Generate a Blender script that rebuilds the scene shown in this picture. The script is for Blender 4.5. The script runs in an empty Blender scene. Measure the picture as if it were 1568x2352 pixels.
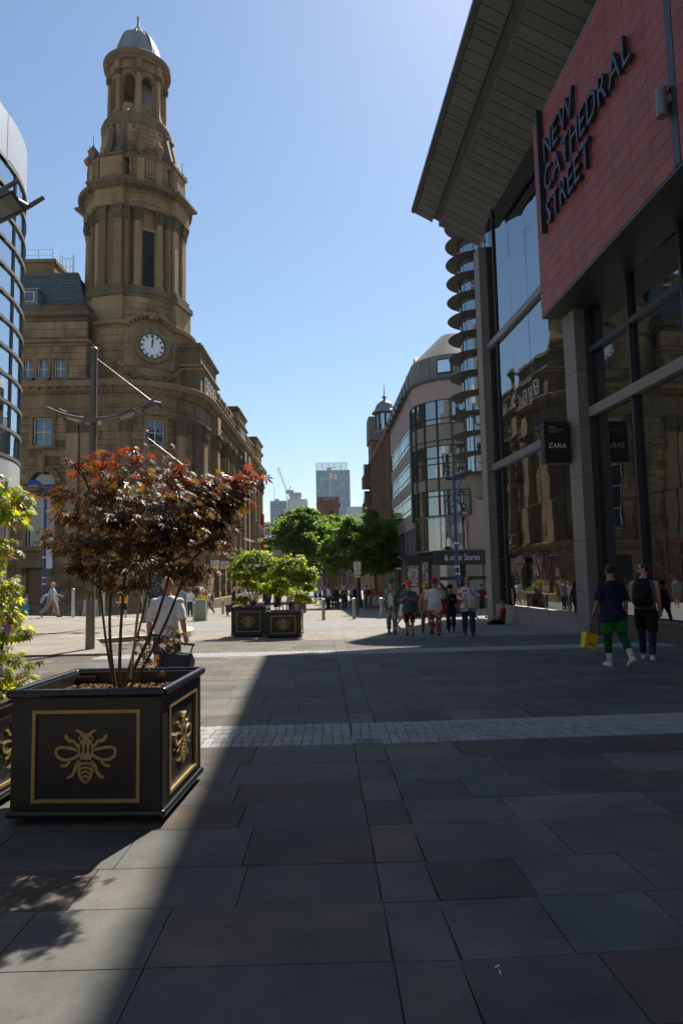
import bpy, bmesh, math, random
from mathutils import Vector, Matrix, noise
R = math.radians
random.seed(7)
SC = bpy.context.scene
COL = SC.collection
PI = math.pi

# ---------------------------------------------------------------- camera
CAM_H = 1.72
PITCH = math.atan(146 / 1568.0); ROLL = R(1.15); FPX = 1568.0
cam = bpy.data.cameras.new('camera'); camo = bpy.data.objects.new('camera', cam)
COL.objects.link(camo); SC.camera = camo
cam.sensor_fit = 'VERTICAL'; cam.sensor_height = 36.0; cam.sensor_width = 24.0; cam.lens = 24.0
cam.clip_start = 0.05; cam.clip_end = 6000
_f = Vector((0, math.cos(PITCH), math.sin(PITCH))); _r0 = Vector((1, 0, 0)); _u0 = _r0.cross(_f)
_r = _r0 * math.cos(ROLL) - _u0 * math.sin(ROLL); _u = _r0 * math.sin(ROLL) + _u0 * math.cos(ROLL)
_m = Matrix((( _r.x, _u.x, -_f.x, 0), (_r.y, _u.y, -_f.y, 0), (_r.z, _u.z, -_f.z, CAM_H), (0, 0, 0, 1)))
camo.matrix_world = _m

# ---------------------------------------------------------------- sky, sun, exposure
SUN_AZ = R(19.0); SUN_EL = R(49.0)          # azimuth clockwise from +Y
world = bpy.data.worlds.new('World'); SC.world = world; world.use_nodes = True
wn = world.node_tree
for n in list(wn.nodes): wn.nodes.remove(n)
sky = wn.nodes.new('ShaderNodeTexSky'); sky.sky_type = 'NISHITA'; sky.sun_disc = False
sky.sun_elevation = SUN_EL; sky.sun_rotation = SUN_AZ
sky.altitude = 50; sky.air_density = 1.4; sky.dust_density = 0.32; sky.ozone_density = 4.0
bg = wn.nodes.new('ShaderNodeBackground'); bg.inputs['Strength'].default_value = 0.068
wo = wn.nodes.new('ShaderNodeOutputWorld')
wn.links.new(sky.outputs[0], bg.inputs['Color']); wn.links.new(bg.outputs[0], wo.inputs['Surface'])
sl = bpy.data.lights.new('sun', 'SUN'); sl.energy = 5.0; sl.angle = R(0.53); sl.color = (1.0, 0.92, 0.80)
so = bpy.data.objects.new('sun', sl); COL.objects.link(so)
_sd = Vector((math.sin(SUN_AZ) * math.cos(SUN_EL), math.cos(SUN_AZ) * math.cos(SUN_EL), math.sin(SUN_EL)))
so.rotation_euler = _sd.to_track_quat('Z', 'Y').to_euler(); so.location = (20, 40, 60)
SC.view_settings.view_transform = 'Standard'; SC.view_settings.look = 'None'
SC.view_settings.exposure = 0.9; SC.view_settings.gamma = 1.0; SC.view_settings.use_curve_mapping = False
SC.cycles.use_denoising = True
SC.cycles.max_bounces = 8; SC.cycles.transparent_max_bounces = 12

# ---------------------------------------------------------------- photo pixel -> place (pixel grid 1568 x 2352)
def ray(x, y):
    return _r * ((x - 784) / FPX) + _u * ((1176 - y) / FPX) + _f
def gz(Y):                                   # the square falls gently away from the camera
    if Y < 14: return 0.0
    if Y > 75: return -1.33
    t = Y - 14
    return -0.022 * (t - 1.0 + math.exp(-t))
def at_y(x, y, Y):
    d = ray(x, y); t = Y / d.y; return Vector((d.x * t, Y, CAM_H + d.z * t))
def on_ground(x, y, z=None):
    d = ray(x, y); lo, hi = 0.5, 400.0
    for _ in range(50):
        m = (lo + hi) / 2; t = m / d.y; zz = CAM_H + d.z * t
        if zz > (gz(m) if z is None else z): lo = m
        else: hi = m
    t = lo / d.y
    return Vector((d.x * t, lo, gz(lo) if z is None else z))

# ---------------------------------------------------------------- materials
MATS = {}
def nt(name):
    m = bpy.data.materials.new(name); m.use_nodes = True
    t = m.node_tree; b = t.nodes['Principled BSDF']
    return m, t, b
def node(t, kind, **kw):
    n = t.nodes.new(kind)
    for k, v in kw.items(): setattr(n, k, v)
    return n
def mixc(t, fac, a, b, blend='MIX'):
    n = t.nodes.new('ShaderNodeMix'); n.data_type = 'RGBA'; n.blend_type = blend
    for i, v in ((0, fac), (6, a), (7, b)):
        if hasattr(v, 'is_linked'): t.links.new(v, n.inputs[i])
        else: n.inputs[i].default_value = v if i == 0 else (*v, 1)
    return n.outputs[2]
def noise_tex(t, scale, detail=4, rough=.55, vec=None):
    n = t.nodes.new('ShaderNodeTexNoise'); n.inputs['Scale'].default_value = scale
    n.inputs['Detail'].default_value = detail; n.inputs['Roughness'].default_value = rough
    if vec is not None: t.links.new(vec, n.inputs['Vector'])
    return n.outputs[0]
def ramp(t, fac, stops):
    n = t.nodes.new('ShaderNodeValToRGB'); e = n.color_ramp.elements
    while len(e) < len(stops): e.new(0.5)
    for i, (p, c) in enumerate(stops):
        e[i].position = p; e[i].color = (*c, 1) if len(c) == 3 else c
    t.links.new(fac, n.inputs[0]); return n.outputs[0]
def wpos(t):
    return t.nodes.new('ShaderNodeNewGeometry').outputs['Position']
def ocoord(t):
    return t.nodes.new('ShaderNodeTexCoord').outputs['Object']
def bump(t, b, h, strength=.3, dist=.01):
    n = t.nodes.new('ShaderNodeBump'); n.inputs['Strength'].default_value = strength
    n.inputs['Distance'].default_value = dist; t.links.new(h, n.inputs['Height'])
    t.links.new(n.outputs[0], b.inputs['Normal'])
def mat(name, col, rough=.6, metal=0., var=.12, scale=6., bmp=0., bdist=.01, rnd=0., spec=.5, coat=0.):
    """plain procedural material: colour with noise variation, per-object variation, bump"""
    if name in MATS: return MATS[name]
    m, t, b = nt(name)
    p = wpos(t)
    n1 = noise_tex(t, scale, 5, .6, p)
    lo = tuple(max(0, c * (1 - var)) for c in col); hi = tuple(min(1, c * (1 + var)) for c in col)
    c = ramp(t, n1, [(.3, lo), (.7, hi)])
    if rnd:
        oi = t.nodes.new('ShaderNodeObjectInfo')
        f = ramp(t, oi.outputs['Random'], [(0, (1 - rnd,) * 3), (1, (1 + rnd,) * 3)])
        c = mixc(t, 1.0, c, f, 'MULTIPLY')
    t.links.new(c, b.inputs['Base Color'])
    b.inputs['Roughness'].default_value = rough; b.inputs['Metallic'].default_value = metal
    b.inputs['Specular IOR Level'].default_value = spec; b.inputs['Coat Weight'].default_value = coat
    if bmp:
        n2 = noise_tex(t, scale * 5, 6, .65, p); bump(t, b, n2, bmp, bdist)
    MATS[name] = m; return m
def stone_mat(name, cols, scale=1.2, rough=.85, stain=.5, rnd=True, bmp=.5, bdist=.02):
    """weathered masonry: each piece its own tone, soot stains and fine relief"""
    if name in MATS: return MATS[name]
    m, t, b = nt(name); p = wpos(t)
    oi = t.nodes.new('ShaderNodeObjectInfo')
    base = ramp(t, oi.outputs['Random'] if rnd else noise_tex(t, scale * .35, 2, .5, p),
                [(i / max(1, len(cols) - 1), c) for i, c in enumerate(cols)])
    g = noise_tex(t, scale * 9, 6, .7, p)
    c = mixc(t, 1.0, base, ramp(t, g, [(.25, (.78,) * 3), (.75, (1.18,) * 3)]), 'MULTIPLY')
    mp = t.nodes.new('ShaderNodeMapping'); mp.inputs['Scale'].default_value = (1, 1, .22); t.links.new(p, mp.inputs[0])
    s = noise_tex(t, scale, 6, .7, mp.outputs[0])
    c = mixc(t, ramp(t, s, [(.42, (0,) * 3), (.72, (stain,) * 3)]), c, (.05, .042, .035))
    t.links.new(c, b.inputs['Base Color']); b.inputs['Roughness'].default_value = rough
    b.inputs['Specular IOR Level'].default_value = .25
    bump(t, b, g, bmp, bdist)
    MATS[name] = m; return m
def glass_mat(name, tint, trans=.35, rough=.015, wave=.03, wscale=.5, ior=1.5, fmin=.08):
    """pane of float glass: fresnel reflection over a tinted, partly clear body"""
    if name in MATS: return MATS[name]
    m = bpy.data.materials.new(name); m.use_nodes = True; t = m.node_tree
    for n in list(t.nodes): t.nodes.remove(n)
    out = t.nodes.new('ShaderNodeOutputMaterial')
    gl = t.nodes.new('ShaderNodeBsdfGlossy'); gl.inputs['Roughness'].default_value = rough
    gl.inputs['Color'].default_value = (.86, .94, 1.0, 1)
    tr = t.nodes.new('ShaderNodeBsdfTransparent'); tr.inputs['Color'].default_value = (*[.5 + .5 * c for c in tint], 1)
    df = t.nodes.new('ShaderNodeBsdfDiffuse'); df.inputs['Color'].default_value = (*tint, 1)
    body = t.nodes.new('ShaderNodeMixShader'); body.inputs[0].default_value = trans
    t.links.new(df.outputs[0], body.inputs[1]); t.links.new(tr.outputs[0], body.inputs[2])
    fr = t.nodes.new('ShaderNodeFresnel'); fr.inputs['IOR'].default_value = ior
    mx = t.nodes.new('ShaderNodeMath'); mx.operation = 'MAXIMUM'; mx.inputs[1].default_value = fmin
    t.links.new(fr.outputs[0], mx.inputs[0])
    ms = t.nodes.new('ShaderNodeMixShader'); t.links.new(mx.outputs[0], ms.inputs[0])
    t.links.new(body.outputs[0], ms.inputs[1]); t.links.new(gl.outputs[0], ms.inputs[2])
    bn = t.nodes.new('ShaderNodeBump'); bn.inputs['Strength'].default_value = wave; bn.inputs['Distance'].default_value = .1
    t.links.new(noise_tex(t, wscale, 2, .5, wpos(t)), bn.inputs['Height'])
    t.links.new(bn.outputs[0], gl.inputs['Normal'])
    t.links.new(ms.outputs[0], out.inputs['Surface'])
    MATS[name] = m; return m
def emit_mat(name, col, s):
    m, t, b = nt(name); b.inputs['Base Color'].default_value = (*col, 1)
    b.inputs['Emission Color'].default_value = (*col, 1); b.inputs['Emission Strength'].default_value = s
    return m
def leaf_mat(name, stops, trans=.45, rough=.35, bright=1.6):
    """leaf: per-leaf tone, waxy surface, light shining through"""
    m = bpy.data.materials.new(name); m.use_nodes = True; t = m.node_tree; b = t.nodes['Principled BSDF']
    out = t.nodes['Material Output']; p = wpos(t)
    v = t.nodes.new('ShaderNodeTexVoronoi'); v.inputs['Scale'].default_value = 9; t.links.new(p, v.inputs['Vector'])
    sp = t.nodes.new('ShaderNodeSeparateColor'); t.links.new(v.outputs['Color'], sp.inputs[0])
    c = ramp(t, sp.outputs[0], stops)
    t.links.new(c, b.inputs['Base Color']); b.inputs['Roughness'].default_value = rough
    tl = t.nodes.new('ShaderNodeBsdfTranslucent')
    t.links.new(mixc(t, 1.0, c, (bright, bright * .95, bright * .55), 'MULTIPLY'), tl.inputs['Color'])
    ms = t.nodes.new('ShaderNodeMixShader'); ms.inputs[0].default_value = trans
    t.links.new(b.outputs[0], ms.inputs[1]); t.links.new(tl.outputs[0], ms.inputs[2])
    t.links.new(ms.outputs[0], out.inputs['Surface'])
    return m

# ---------------------------------------------------------------- mesh builder
class MB:
    """collects shapes; build() links them as one mesh object"""
    def __init__(s, M=None): s.v = []; s.f = []; s.M = M
    def add(s, vs, fs):
        k = len(s.v)
        s.v += [tuple(s.M @ Vector(p)) if s.M is not None else tuple(p) for p in vs]
        s.f += [tuple(i + k for i in f) for f in fs]; return s
    def box(s, x0, x1, y0, y1, z0, z1):
        vs = [(x, y, z) for z in (z0, z1) for y in (y0, y1) for x in (x0, x1)]
        return s.add(vs, [(0, 2, 3, 1), (4, 5, 7, 6), (0, 1, 5, 4), (2, 6, 7, 3), (0, 4, 6, 2), (1, 3, 7, 5)])
    def hexa(s, b, t):
        """two quads of points, bottom and top, joined"""
        return s.add(list(b) + list(t), [(3, 2, 1, 0), (4, 5, 6, 7), (0, 1, 5, 4), (1, 2, 6, 5), (2, 3, 7, 6), (3, 0, 4, 7)])
    def prism(s, poly, a, b, axis='z'):
        """polygon extruded from a to b along an axis"""
        n = len(poly)
        f = {'z': lambda p, h: (p[0], p[1], h), 'y': lambda p, h: (p[0], h, p[1]), 'x': lambda p, h: (h, p[0], p[1])}[axis]
        vs = [f(p, a) for p in poly] + [f(p, b) for p in poly]
        fs = [tuple(range(n - 1, -1, -1)), tuple(range(n, 2 * n))] + [(i, (i + 1) % n, n + (i + 1) % n, n + i) for i in range(n)]
        return s.add(vs, fs)
    def lathe(s, prof, c=(0, 0, 0), n=16, a0=0., a1=2 * PI, cap=True):
        full = abs(a1 - a0) > 2 * PI - 1e-6; cols = n if full else n + 1
        vs = []; fs = []
        for r, z in prof:
            for i in range(cols):
                a = a0 + (a1 - a0) * i / n
                vs.append((c[0] + r * math.cos(a), c[1] + r * math.sin(a), c[2] + z))
        for j in range(len(prof) - 1):
            for i in range(n):
                i2 = (i + 1) % cols
                fs.append((j * cols + i, j * cols + i2, (j + 1) * cols + i2, (j + 1) * cols + i))
        if cap and full:
            fs.append(tuple(range(cols - 1, -1, -1))); k = (len(prof) - 1) * cols; fs.append(tuple(range(k, k + cols)))
        return s.add(vs, fs)
    def arc(s, c, r0, r1, a0, a1, z0, z1, n=6):
        """curved block between two radii"""
        vs = []; fs = []
        for i in range(n + 1):
            a = a0 + (a1 - a0) * i / n; ca, sa = math.cos(a), math.sin(a)
            vs += [(c[0] + r * ca, c[1] + r * sa, z) for r, z in ((r0, z0), (r1, z0), (r1, z1), (r0, z1))]
        for i in range(n):
            k = 4 * i
            for q in range(4): fs.append((k + q, k + 4 + q, k + 4 + (q + 1) % 4, k + (q + 1) % 4))
        fs += [(0, 1, 2, 3), (4 * n + 3, 4 * n + 2, 4 * n + 1, 4 * n)]
        return s.add(vs, fs)
    def tube(s, pts, rad, n=8, sx=1., cap=True, up=None):
        """tapered tube along points; rad one value, a list, or a list of (rx, ry)"""
        pts = [Vector(p) for p in pts]; m = len(pts)
        if not isinstance(rad, (list, tuple)): rad = [rad] * m
        vs = []; fs = []; prev = Vector(up) if up else None
        for i, p in enumerate(pts):
            d = (pts[min(i + 1, m - 1)] - pts[max(i - 1, 0)]).normalized()
            if prev is None: prev = Vector((1, 0, 0)) if abs(d.x) < .8 else Vector((0, 1, 0))
            a = (prev - d * prev.dot(d))
            a = a.normalized() if a.length > 1e-6 else d.orthogonal().normalized()
            prev = a; b = d.cross(a)
            r = rad[i]; rx, ry = (r if isinstance(r, (list, tuple)) else (r, r))
            for k in range(n):
                t = 2 * PI * k / n; vs.append(tuple(p + a * (rx * math.cos(t)) + b * (ry * math.sin(t))))
        for i in range(m - 1):
            for k in range(n):
                k2 = (k + 1) % n; fs.append((i * n + k, i * n + k2, (i + 1) * n + k2, (i + 1) * n + k))
        if cap: fs += [tuple(range(n - 1, -1, -1)), tuple(range((m - 1) * n, m * n))]
        return s.add(vs, fs)
    def ball(s, c, r, n=10, m=7):
        if not isinstance(r, (list, tuple)): r = (r, r, r)
        prof = []
        vs = []; fs = []
        for j in range(m + 1):
            t = -PI / 2 + PI * j / m
            for i in range(n):
                a = 2 * PI * i / n
                vs.append((c[0] + r[0] * math.cos(t) * math.cos(a), c[1] + r[1] * math.cos(t) * math.sin(a), c[2] + r[2] * math.sin(t)))
        for j in range(m):
            for i in range(n):
                i2 = (i + 1) % n; fs.append((j * n + i, j * n + i2, (j + 1) * n + i2, (j + 1) * n + i))
        return s.add(vs, fs)
    def mesh(s, name, smooth=None):
        me = bpy.data.meshes.new(name); me.from_pydata(s.v, [], s.f)
        bm = bmesh.new(); bm.from_mesh(me)
        bmesh.ops.remove_doubles(bm, verts=bm.verts, dist=1e-5)
        bmesh.ops.dissolve_degenerate(bm, dist=1e-6, edges=bm.edges)
        bmesh.ops.recalc_face_normals(bm, faces=bm.faces)
        bm.to_mesh(me); bm.free()
        if smooth:
            me.polygons.foreach_set('use_smooth', [True] * len(me.polygons))
            me.set_sharp_from_angle(angle=R(smooth))
        return me
    def raw(s, name, smooth=False):
        me = bpy.data.meshes.new(name); me.from_pydata(s.v, [], s.f)
        if smooth: me.polygons.foreach_set('use_smooth', [True] * len(me.polygons))
        return me
    def build(s, name, m, parent=None, smooth=None, raw=False):
        me = s.raw(name, bool(smooth)) if raw else s.mesh(name, smooth)
        return obj(name, me, m, parent)
def obj(name, me, m=None, parent=None):
    o = bpy.data.objects.new(name, me); COL.objects.link(o)
    if m is not None and me is not None and not me.materials: me.materials.append(m)
    if parent is not None: attach(o, parent)
    return o
def attach(o, parent):
    o.parent = parent
    if parent.type == 'EMPTY':           # parts are built in world coordinates
        o.matrix_parent_inverse = parent.matrix_basis.inverted()
def tag(o, label, cat, group=None):
    o['label'] = label; o['category'] = cat
    if group: o['group'] = group
    return o
def thing(name, label, cat, loc=(0, 0, 0), group=None):
    o = bpy.data.objects.new(name, None); COL.objects.link(o); o.location = loc
    o.empty_display_size = .2
    o.matrix_basis = Matrix.Translation(loc)
    return tag(o, label, cat, group)
def struct(o): o['kind'] = 'structure'; return o
def stuff(o): o['kind'] = 'stuff'; return o
def copy_tree(o, delta, parent=None):
    """copy a thing with its parts and sub-parts, moved by delta (a matrix)"""
    c = o.copy(); COL.objects.link(c)
    if parent is None: c.matrix_basis = delta @ o.matrix_basis
    else: c.parent = parent; c.matrix_parent_inverse = o.matrix_parent_inverse.copy()
    for ch in list(o.children): copy_tree(ch, delta, c)
    return c
UNIT = MB().box(-.5, .5, -.5, .5, -.5, .5).mesh('unit_block')
def unit_for(m, bev=0.0):
    k = ('unit', m.name, bev)
    if k not in MATS:
        me = UNIT.copy()
        if bev:
            bm = bmesh.new(); bm.from_mesh(me); bmesh.ops.bevel(bm, geom=bm.edges[:], offset=bev, segments=1, affect='EDGES'); bm.to_mesh(me); bm.free()
        me.materials.clear(); me.materials.append(m); MATS[k] = me
    return MATS[k]
def block(name, m, c, size, parent, rotz=0., rotx=0., bev=0.):
    """one piece made from shared block mesh data"""
    o = bpy.data.objects.new(name, unit_for(m, bev)); COL.objects.link(o)
    o.location = c; o.scale = size; o.rotation_euler = (rotx, 0, rotz)
    if parent is not None: attach(o, parent)
    return o
BENCH = bpy.data.scenes.new('bench')            # empty side scene, so that evaluating one mesh stays cheap
def bake(mb, name, voxel, smooth_it=4, mods=None):
    """union overlapping closed shapes into one continuous surface"""
    me = mb.raw(name + '_tmp'); o = bpy.data.objects.new(name + '_tmp', me); BENCH.collection.objects.link(o)
    rm = o.modifiers.new('r', 'REMESH'); rm.mode = 'VOXEL'; rm.voxel_size = voxel; rm.use_smooth_shade = True
    sm = o.modifiers.new('s', 'SMOOTH'); sm.iterations = smooth_it; sm.factor = .5
    vl = BENCH.view_layers[0]; vl.update(); dg = vl.depsgraph
    out = bpy.data.meshes.new_from_object(o.evaluated_get(dg)); out.name = name
    bpy.data.objects.remove(o); bpy.data.meshes.remove(me)
    return out
_tc = {}
def text_mesh(txt, size, ext, name, sx=1., bold=0.0, font_shear=0.):
    c = bpy.data.curves.new('txt', 'FONT'); c.body = txt; c.size = size; c.extrude = ext; c.offset = bold; c.shear = font_shear
    c.resolution_u = 3
    o = bpy.data.objects.new('txt', c); BENCH.collection.objects.link(o)
    vl = BENCH.view_layers[0]; vl.update(); dg = vl.depsgraph
    me = bpy.data.meshes.new_from_object(o.evaluated_get(dg)); me.name = name
    bpy.data.objects.remove(o)
    return me
def mesh_bounds(me):
    xs = [v.co.x for v in me.vertices]; ys = [v.co.y for v in me.vertices]
    return min(xs), max(xs), min(ys), max(ys)
# ================================================================ ground
M_bed = mat('joint_sand', (.075, .068, .06), .95, var=.3, scale=30, bmp=.4)
def paving_material():
    m, t, b = nt('york_stone_slab'); p = wpos(t)
    oi = t.nodes.new('ShaderNodeObjectInfo')
    base = ramp(t, oi.outputs['Random'], [(0, (.26, .22, .18)), (.2, (.35, .30, .24)), (.4, (.30, .285, .25)), (.55, (.40, .345, .275)), (.7, (.26, .195, .155)), (.85, (.31, .30, .27)), (1, (.37, .28, .21))])
    n1 = noise_tex(t, 1.7, 6, .62, p); n2 = noise_tex(t, 42, 4, .7, p)
    c = mixc(t, 1.0, base, ramp(t, n1, [(.28, (.225, .262, .305)), (.72, (.52, .565, .615))]), 'MULTIPLY')
    c = mixc(t, 1.0, c, ramp(t, n2, [(.3, (.9,) * 3), (.7, (1.08,) * 3)]), 'MULTIPLY')
    v = t.nodes.new('ShaderNodeTexVoronoi'); v.inputs['Scale'].default_value = 2.6; t.links.new(p, v.inputs['Vector'])
    nn = noise_tex(t, 11, 3, .6, p)
    ad = t.nodes.new('ShaderNodeMath'); ad.operation = 'ADD'; t.links.new(v.outputs['Distance'], ad.inputs[0])
    sc_ = t.nodes.new('ShaderNodeMath'); sc_.operation = 'MULTIPLY'; sc_.inputs[1].default_value = .16; t.links.new(nn, sc_.inputs[0]); t.links.new(sc_.outputs[0], ad.inputs[1])
    c = mixc(t, ramp(t, ad.outputs[0], [(.10, (.6,) * 3), (.15, (0,) * 3)]), c, (.07, .066, .062))   # trodden gum and oil spots
    st = noise_tex(t, .7, 7, .75, p)
    c = mixc(t, ramp(t, st, [(.50, (0,) * 3), (.66, (.55,) * 3)]), c, (.10, .093, .086))
    t.links.new(c, b.inputs['Base Color'])
    t.links.new(ramp(t, n1, [(.3, (.62,) * 3), (.7, (.85,) * 3)]), b.inputs['Roughness'])
    b.inputs['Specular IOR Level'].default_value = .12
    mx = mixc(t, .5, n2, noise_tex(t, 7, 5, .6, p)); bump(t, b, mx, .35, .006)
    return m
M_slab = paving_material()
def far_paving(name, tint):
    m, t, b = nt(name); p = wpos(t)
    br = t.nodes.new('ShaderNodeTexBrick'); br.inputs['Scale'].default_value = 1.0
    br.inputs['Brick Width'].default_value = .9; br.inputs['Row Height'].default_value = .58; br.inputs['Mortar Size'].default_value = .012
    br.inputs['Color1'].default_value = (tint[0] * 1.08, tint[1] * 1.06, tint[2] * 1.02, 1); br.inputs['Color2'].default_value = (tint[0] * .9, tint[1] * .88, tint[2] * .85, 1)
    br.inputs['Mortar'].default_value = (.12, .11, .1, 1); t.links.new(p, br.inputs['Vector'])
    c = mixc(t, 1.0, br.outputs['Color'], ramp(t, noise_tex(t, .8, 6, .65, p), [(.3, (.8,) * 3), (.7, (1.12,) * 3)]), 'MULTIPLY')
    t.links.new(c, b.inputs['Base Color']); b.inputs['Roughness'].default_value = .8; b.inputs['Specular IOR Level'].default_value = .15
    return m
M_farpave = far_paving('far_paving', (.24, .225, .20))
M_plat = far_paving('platform_paving', (.265, .245, .218))
M_tarmac = mat('worn_tarmac', (.19, .188, .182), .9, var=.16, scale=1.2, bmp=.5, bdist=.01)
M_ground = mat('ground_stone', (.25, .225, .19), .9, var=.2, scale=.6)
M_sett = mat('granite_sett', (.27, .275, .278), .8, var=.25, scale=60, bmp=.5, bdist=.004, rnd=.13, spec=.15)
M_kerb = mat('kerb_granite', (.46, .42, .36), .8, var=.12, scale=14, bmp=.3)

YS = [-200, -5, 0, 5, 10, 14, 15, 16, 17, 18, 20, 23, 26, 30, 35, 40, 48, 56, 65, 75, 120, 300, 1400]
def sheet(name, m, ys, xa, xb, dz, nx=1):
    b = MB(); fs = []
    for y in ys:
        for i in range(nx + 1):
            x0 = xa(y) if callable(xa) else xa; x1 = xb(y) if callable(xb) else xb
            b.v.append((x0 + (x1 - x0) * i / nx, y, gz(y) + dz))
    for j in range(len(ys) - 1):
        for i in range(nx):
            k = j * (nx + 1) + i; b.f.append((k, k + 1, k + nx + 2, k + nx + 1))
    return struct(b.build(name, m, None))
sheet('ground', M_ground, YS, -1000, 1000, -.09)
YSP = [y for y in YS if 18 < y < 130]
sheet('square_paving', M_farpave, [19.95] + [y for y in YSP if y > 20], lambda y: -34, lambda y: 40, -.004)
sheet('road', M_tarmac, [25.6, 27, 28.5, 30, 32.4], lambda y: -5.5 - (y - 25.6) * .9, 45, .0)
bed = sheet('paving_bed', M_bed, [-4, 0, 5, 10, 14, 15, 16, 17, 18, 19, 20], -22, 12, -.016)

paving = struct(bpy.data.objects.new('paving', None)); COL.objects.link(paving); paving.matrix_basis = Matrix.Identity(4)
SLABS = []; SETTS = []
PIV = 0.12
def piv(y): return .28 - .03 * y              # the drain run splits the two laying directions
def lay_row(y0, h, side, kind='slab'):
    m = .062 if side > 0 else .012
    xp = piv(y0) + (.30 if side > 0 else 0)
    L = 0.0; lim = 9.4 if side > 0 else (9.5 if y0 < 15 else 5.4)
    if side < 0 and y0 > 16: lim = 5.0
    while L < lim:
        w = (random.choice([.5, .62, .7, .78, .88, .98, 1.1]) + random.uniform(-.04, .04)) if kind == 'slab' else random.uniform(.097, .112)
        gap = .0065 if kind == 'slab' else .007
        cx = (L + w / 2) * side; c = (xp + cx * math.cos(m), y0 + h / 2 + cx * math.sin(m))
        z = gz(c[1]); tilt = -math.atan((gz(c[1]) - gz(c[1] + .3)) / .3)
        rec = (c[0], c[1], z, w - gap, h - gap, m, tilt)
        (SLABS if kind == 'slab' else SETTS).append(rec)
        L += w
y = -.2; B1 = 7.18; B2 = 15.35
while y < 19.6:
    if abs(y - B1) < .02 or abs(y - B2) < .02:
        for k in range(5):
            for s in (-1, 1): lay_row(y + k * .2, .2, s, 'sett')
            for i in range(3):
                c = (piv(y) + .05 + i * .1, y + .1 + k * .2); SETTS.append((c[0], c[1], gz(c[1]), .092, .192, 0, 0))
        y += 1.0; continue
    h = random.choice([.5, .56, .6, .62])
    for B in (B1, B2):
        if y < B - .05 and y + h > B - .3: h = B - y
    for s in (-1, 1): lay_row(y, h, s)
    c = (piv(y) + .15, y + h / 2); SLABS.append((c[0], c[1], gz(c[1]), .29, h - .01, .03, 0))
    y += h
def lay(recs, name, m, thick, keep, jit):
    def score(r):                             # apparent size; out-of-frame pieces rank last
        if r[1] < 2.2 or abs(r[0]) > .54 * r[1] + .4: return 0
        return r[3] * r[4] / (r[1] ** 3)
    recs = sorted(recs, key=score, reverse=True)
    rest = MB()
    for i, (x, y, z, w, h, mm, tl) in enumerate(recs):
        dz = random.uniform(-jit, jit)
        if i < keep:
            block(name, m, (x, y, z - thick / 2 + dz), (w, h, thick), paving, mm, tl + random.uniform(-.002, .002), .005 if name == 'slab' else .03)
        else:
            rest.M = Matrix.Translation((x, y, z + dz)) @ Matrix.Rotation(mm, 4, 'Z') @ Matrix.Rotation(tl, 4, 'X')
            rest.box(-w / 2, w / 2, -h / 2, h / 2, -.02, 0)
    rest.M = None
    stuff(rest.build('distant_' + name + 's', m, paving, raw=True))
lay(SLABS, 'slab', M_slab, .05, 300, .0018)
lay(SETTS, 'sett', M_sett, .05, 300, .0022)

# raised terrace on the left with a rounded stone nose
plat_pts = [(-60, 44), (-24, 37.5), (-16.2, 34.6), (-11.2, 31.9), (-8.9, 29.6), (-7.6, 27.7), (-6.6, 26.0), (-5.75, 24.6), (-5.35, 23.4), (-5.3, 22.6), (-5.5, 21.8), (-6.0, 21.2), (-6.6, 20.7), (-7.2, 20.2), (-5.6, 16.6), (-5.5, 16.35), (-60, 16.35)]
struct(MB().prism([(p[0], p[1]) for p in plat_pts], -1.5, .0).build('terrace', M_plat))
kb = MB()
for i in range(1, 13):
    a, b_ = Vector(plat_pts[i]), Vector(plat_pts[i + 1]); d = (b_ - a).normalized(); n_ = Vector((d.y, -d.x))
    n_ = -n_ if n_.dot(Vector((1, 1))) < 0 else n_
    nstep = max(1, int((b_ - a).length / 1.0))
    for k in range(nstep):
        p0 = a + (b_ - a) * (k / nstep); p1 = a + (b_ - a) * ((k + .985) / nstep)
        kb.hexa([(p0.x, p0.y, -.6), (p1.x, p1.y, -.6), (p1.x + n_.x * .3, p1.y + n_.y * .3, -.6), (p0.x + n_.x * .3, p0.y + n_.y * .3, -.6)],
                [(p0.x, p0.y, .012), (p1.x, p1.y, .012), (p1.x + n_.x * .3, p1.y + n_.y * .3, .012), (p0.x + n_.x * .3, p0.y + n_.y * .3, .012)])
struct(kb.build('terrace_kerb', M_kerb))

# drain grate in the sett band
M_iron = mat('cast_iron', (.10, .10, .105), .5, metal=.6, var=.3, scale=40, bmp=.3)
gr = thing('drain_grate', 'square cast iron drain grate set in the white sett band', 'drain grate', (.20, 7.27, 0))
gx, gy = .205, 7.27
fr = MB()
for a in ((-.145, .145, -.11, -.085), (-.145, .145, .085, .11), (-.145, -.115, -.085, .085), (.115, .145, -.085, .085)): fr.box(gx + a[0], gx + a[1], gy + a[2], gy + a[3], -.03, .007)
fr.build('frame', M_iron, gr)
for i in range(7):
    b = MB(Matrix.Translation((gx - .09 + i * .03, gy, 0)) @ Matrix.Rotation(R(-22), 4, 'Z')); b.box(-.007, .007, -.082, .082, -.02, .005)
    b.build('bar', M_iron, gr)
# small litter: two cigarette ends by a joint
for i, (px, py) in enumerate(((1141, 2222), (1148, 2236))):
    p = on_ground(px, py)
    o = MB(Matrix.Translation(p) @ Matrix.Rotation(R(35 + 50 * i), 4, 'Z')).tube([(-.014, 0, .004), (.014, 0, .004)], .0038, 8).build('cigarette_end', mat('paper_white', (.75, .73, .7), .8))
    tag(o, ['white cigarette end lying on the slab joint, upper of two', 'white cigarette end lying on the slab joint, lower of two'][i], 'cigarette end', 'cigarette ends on the paving')

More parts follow.
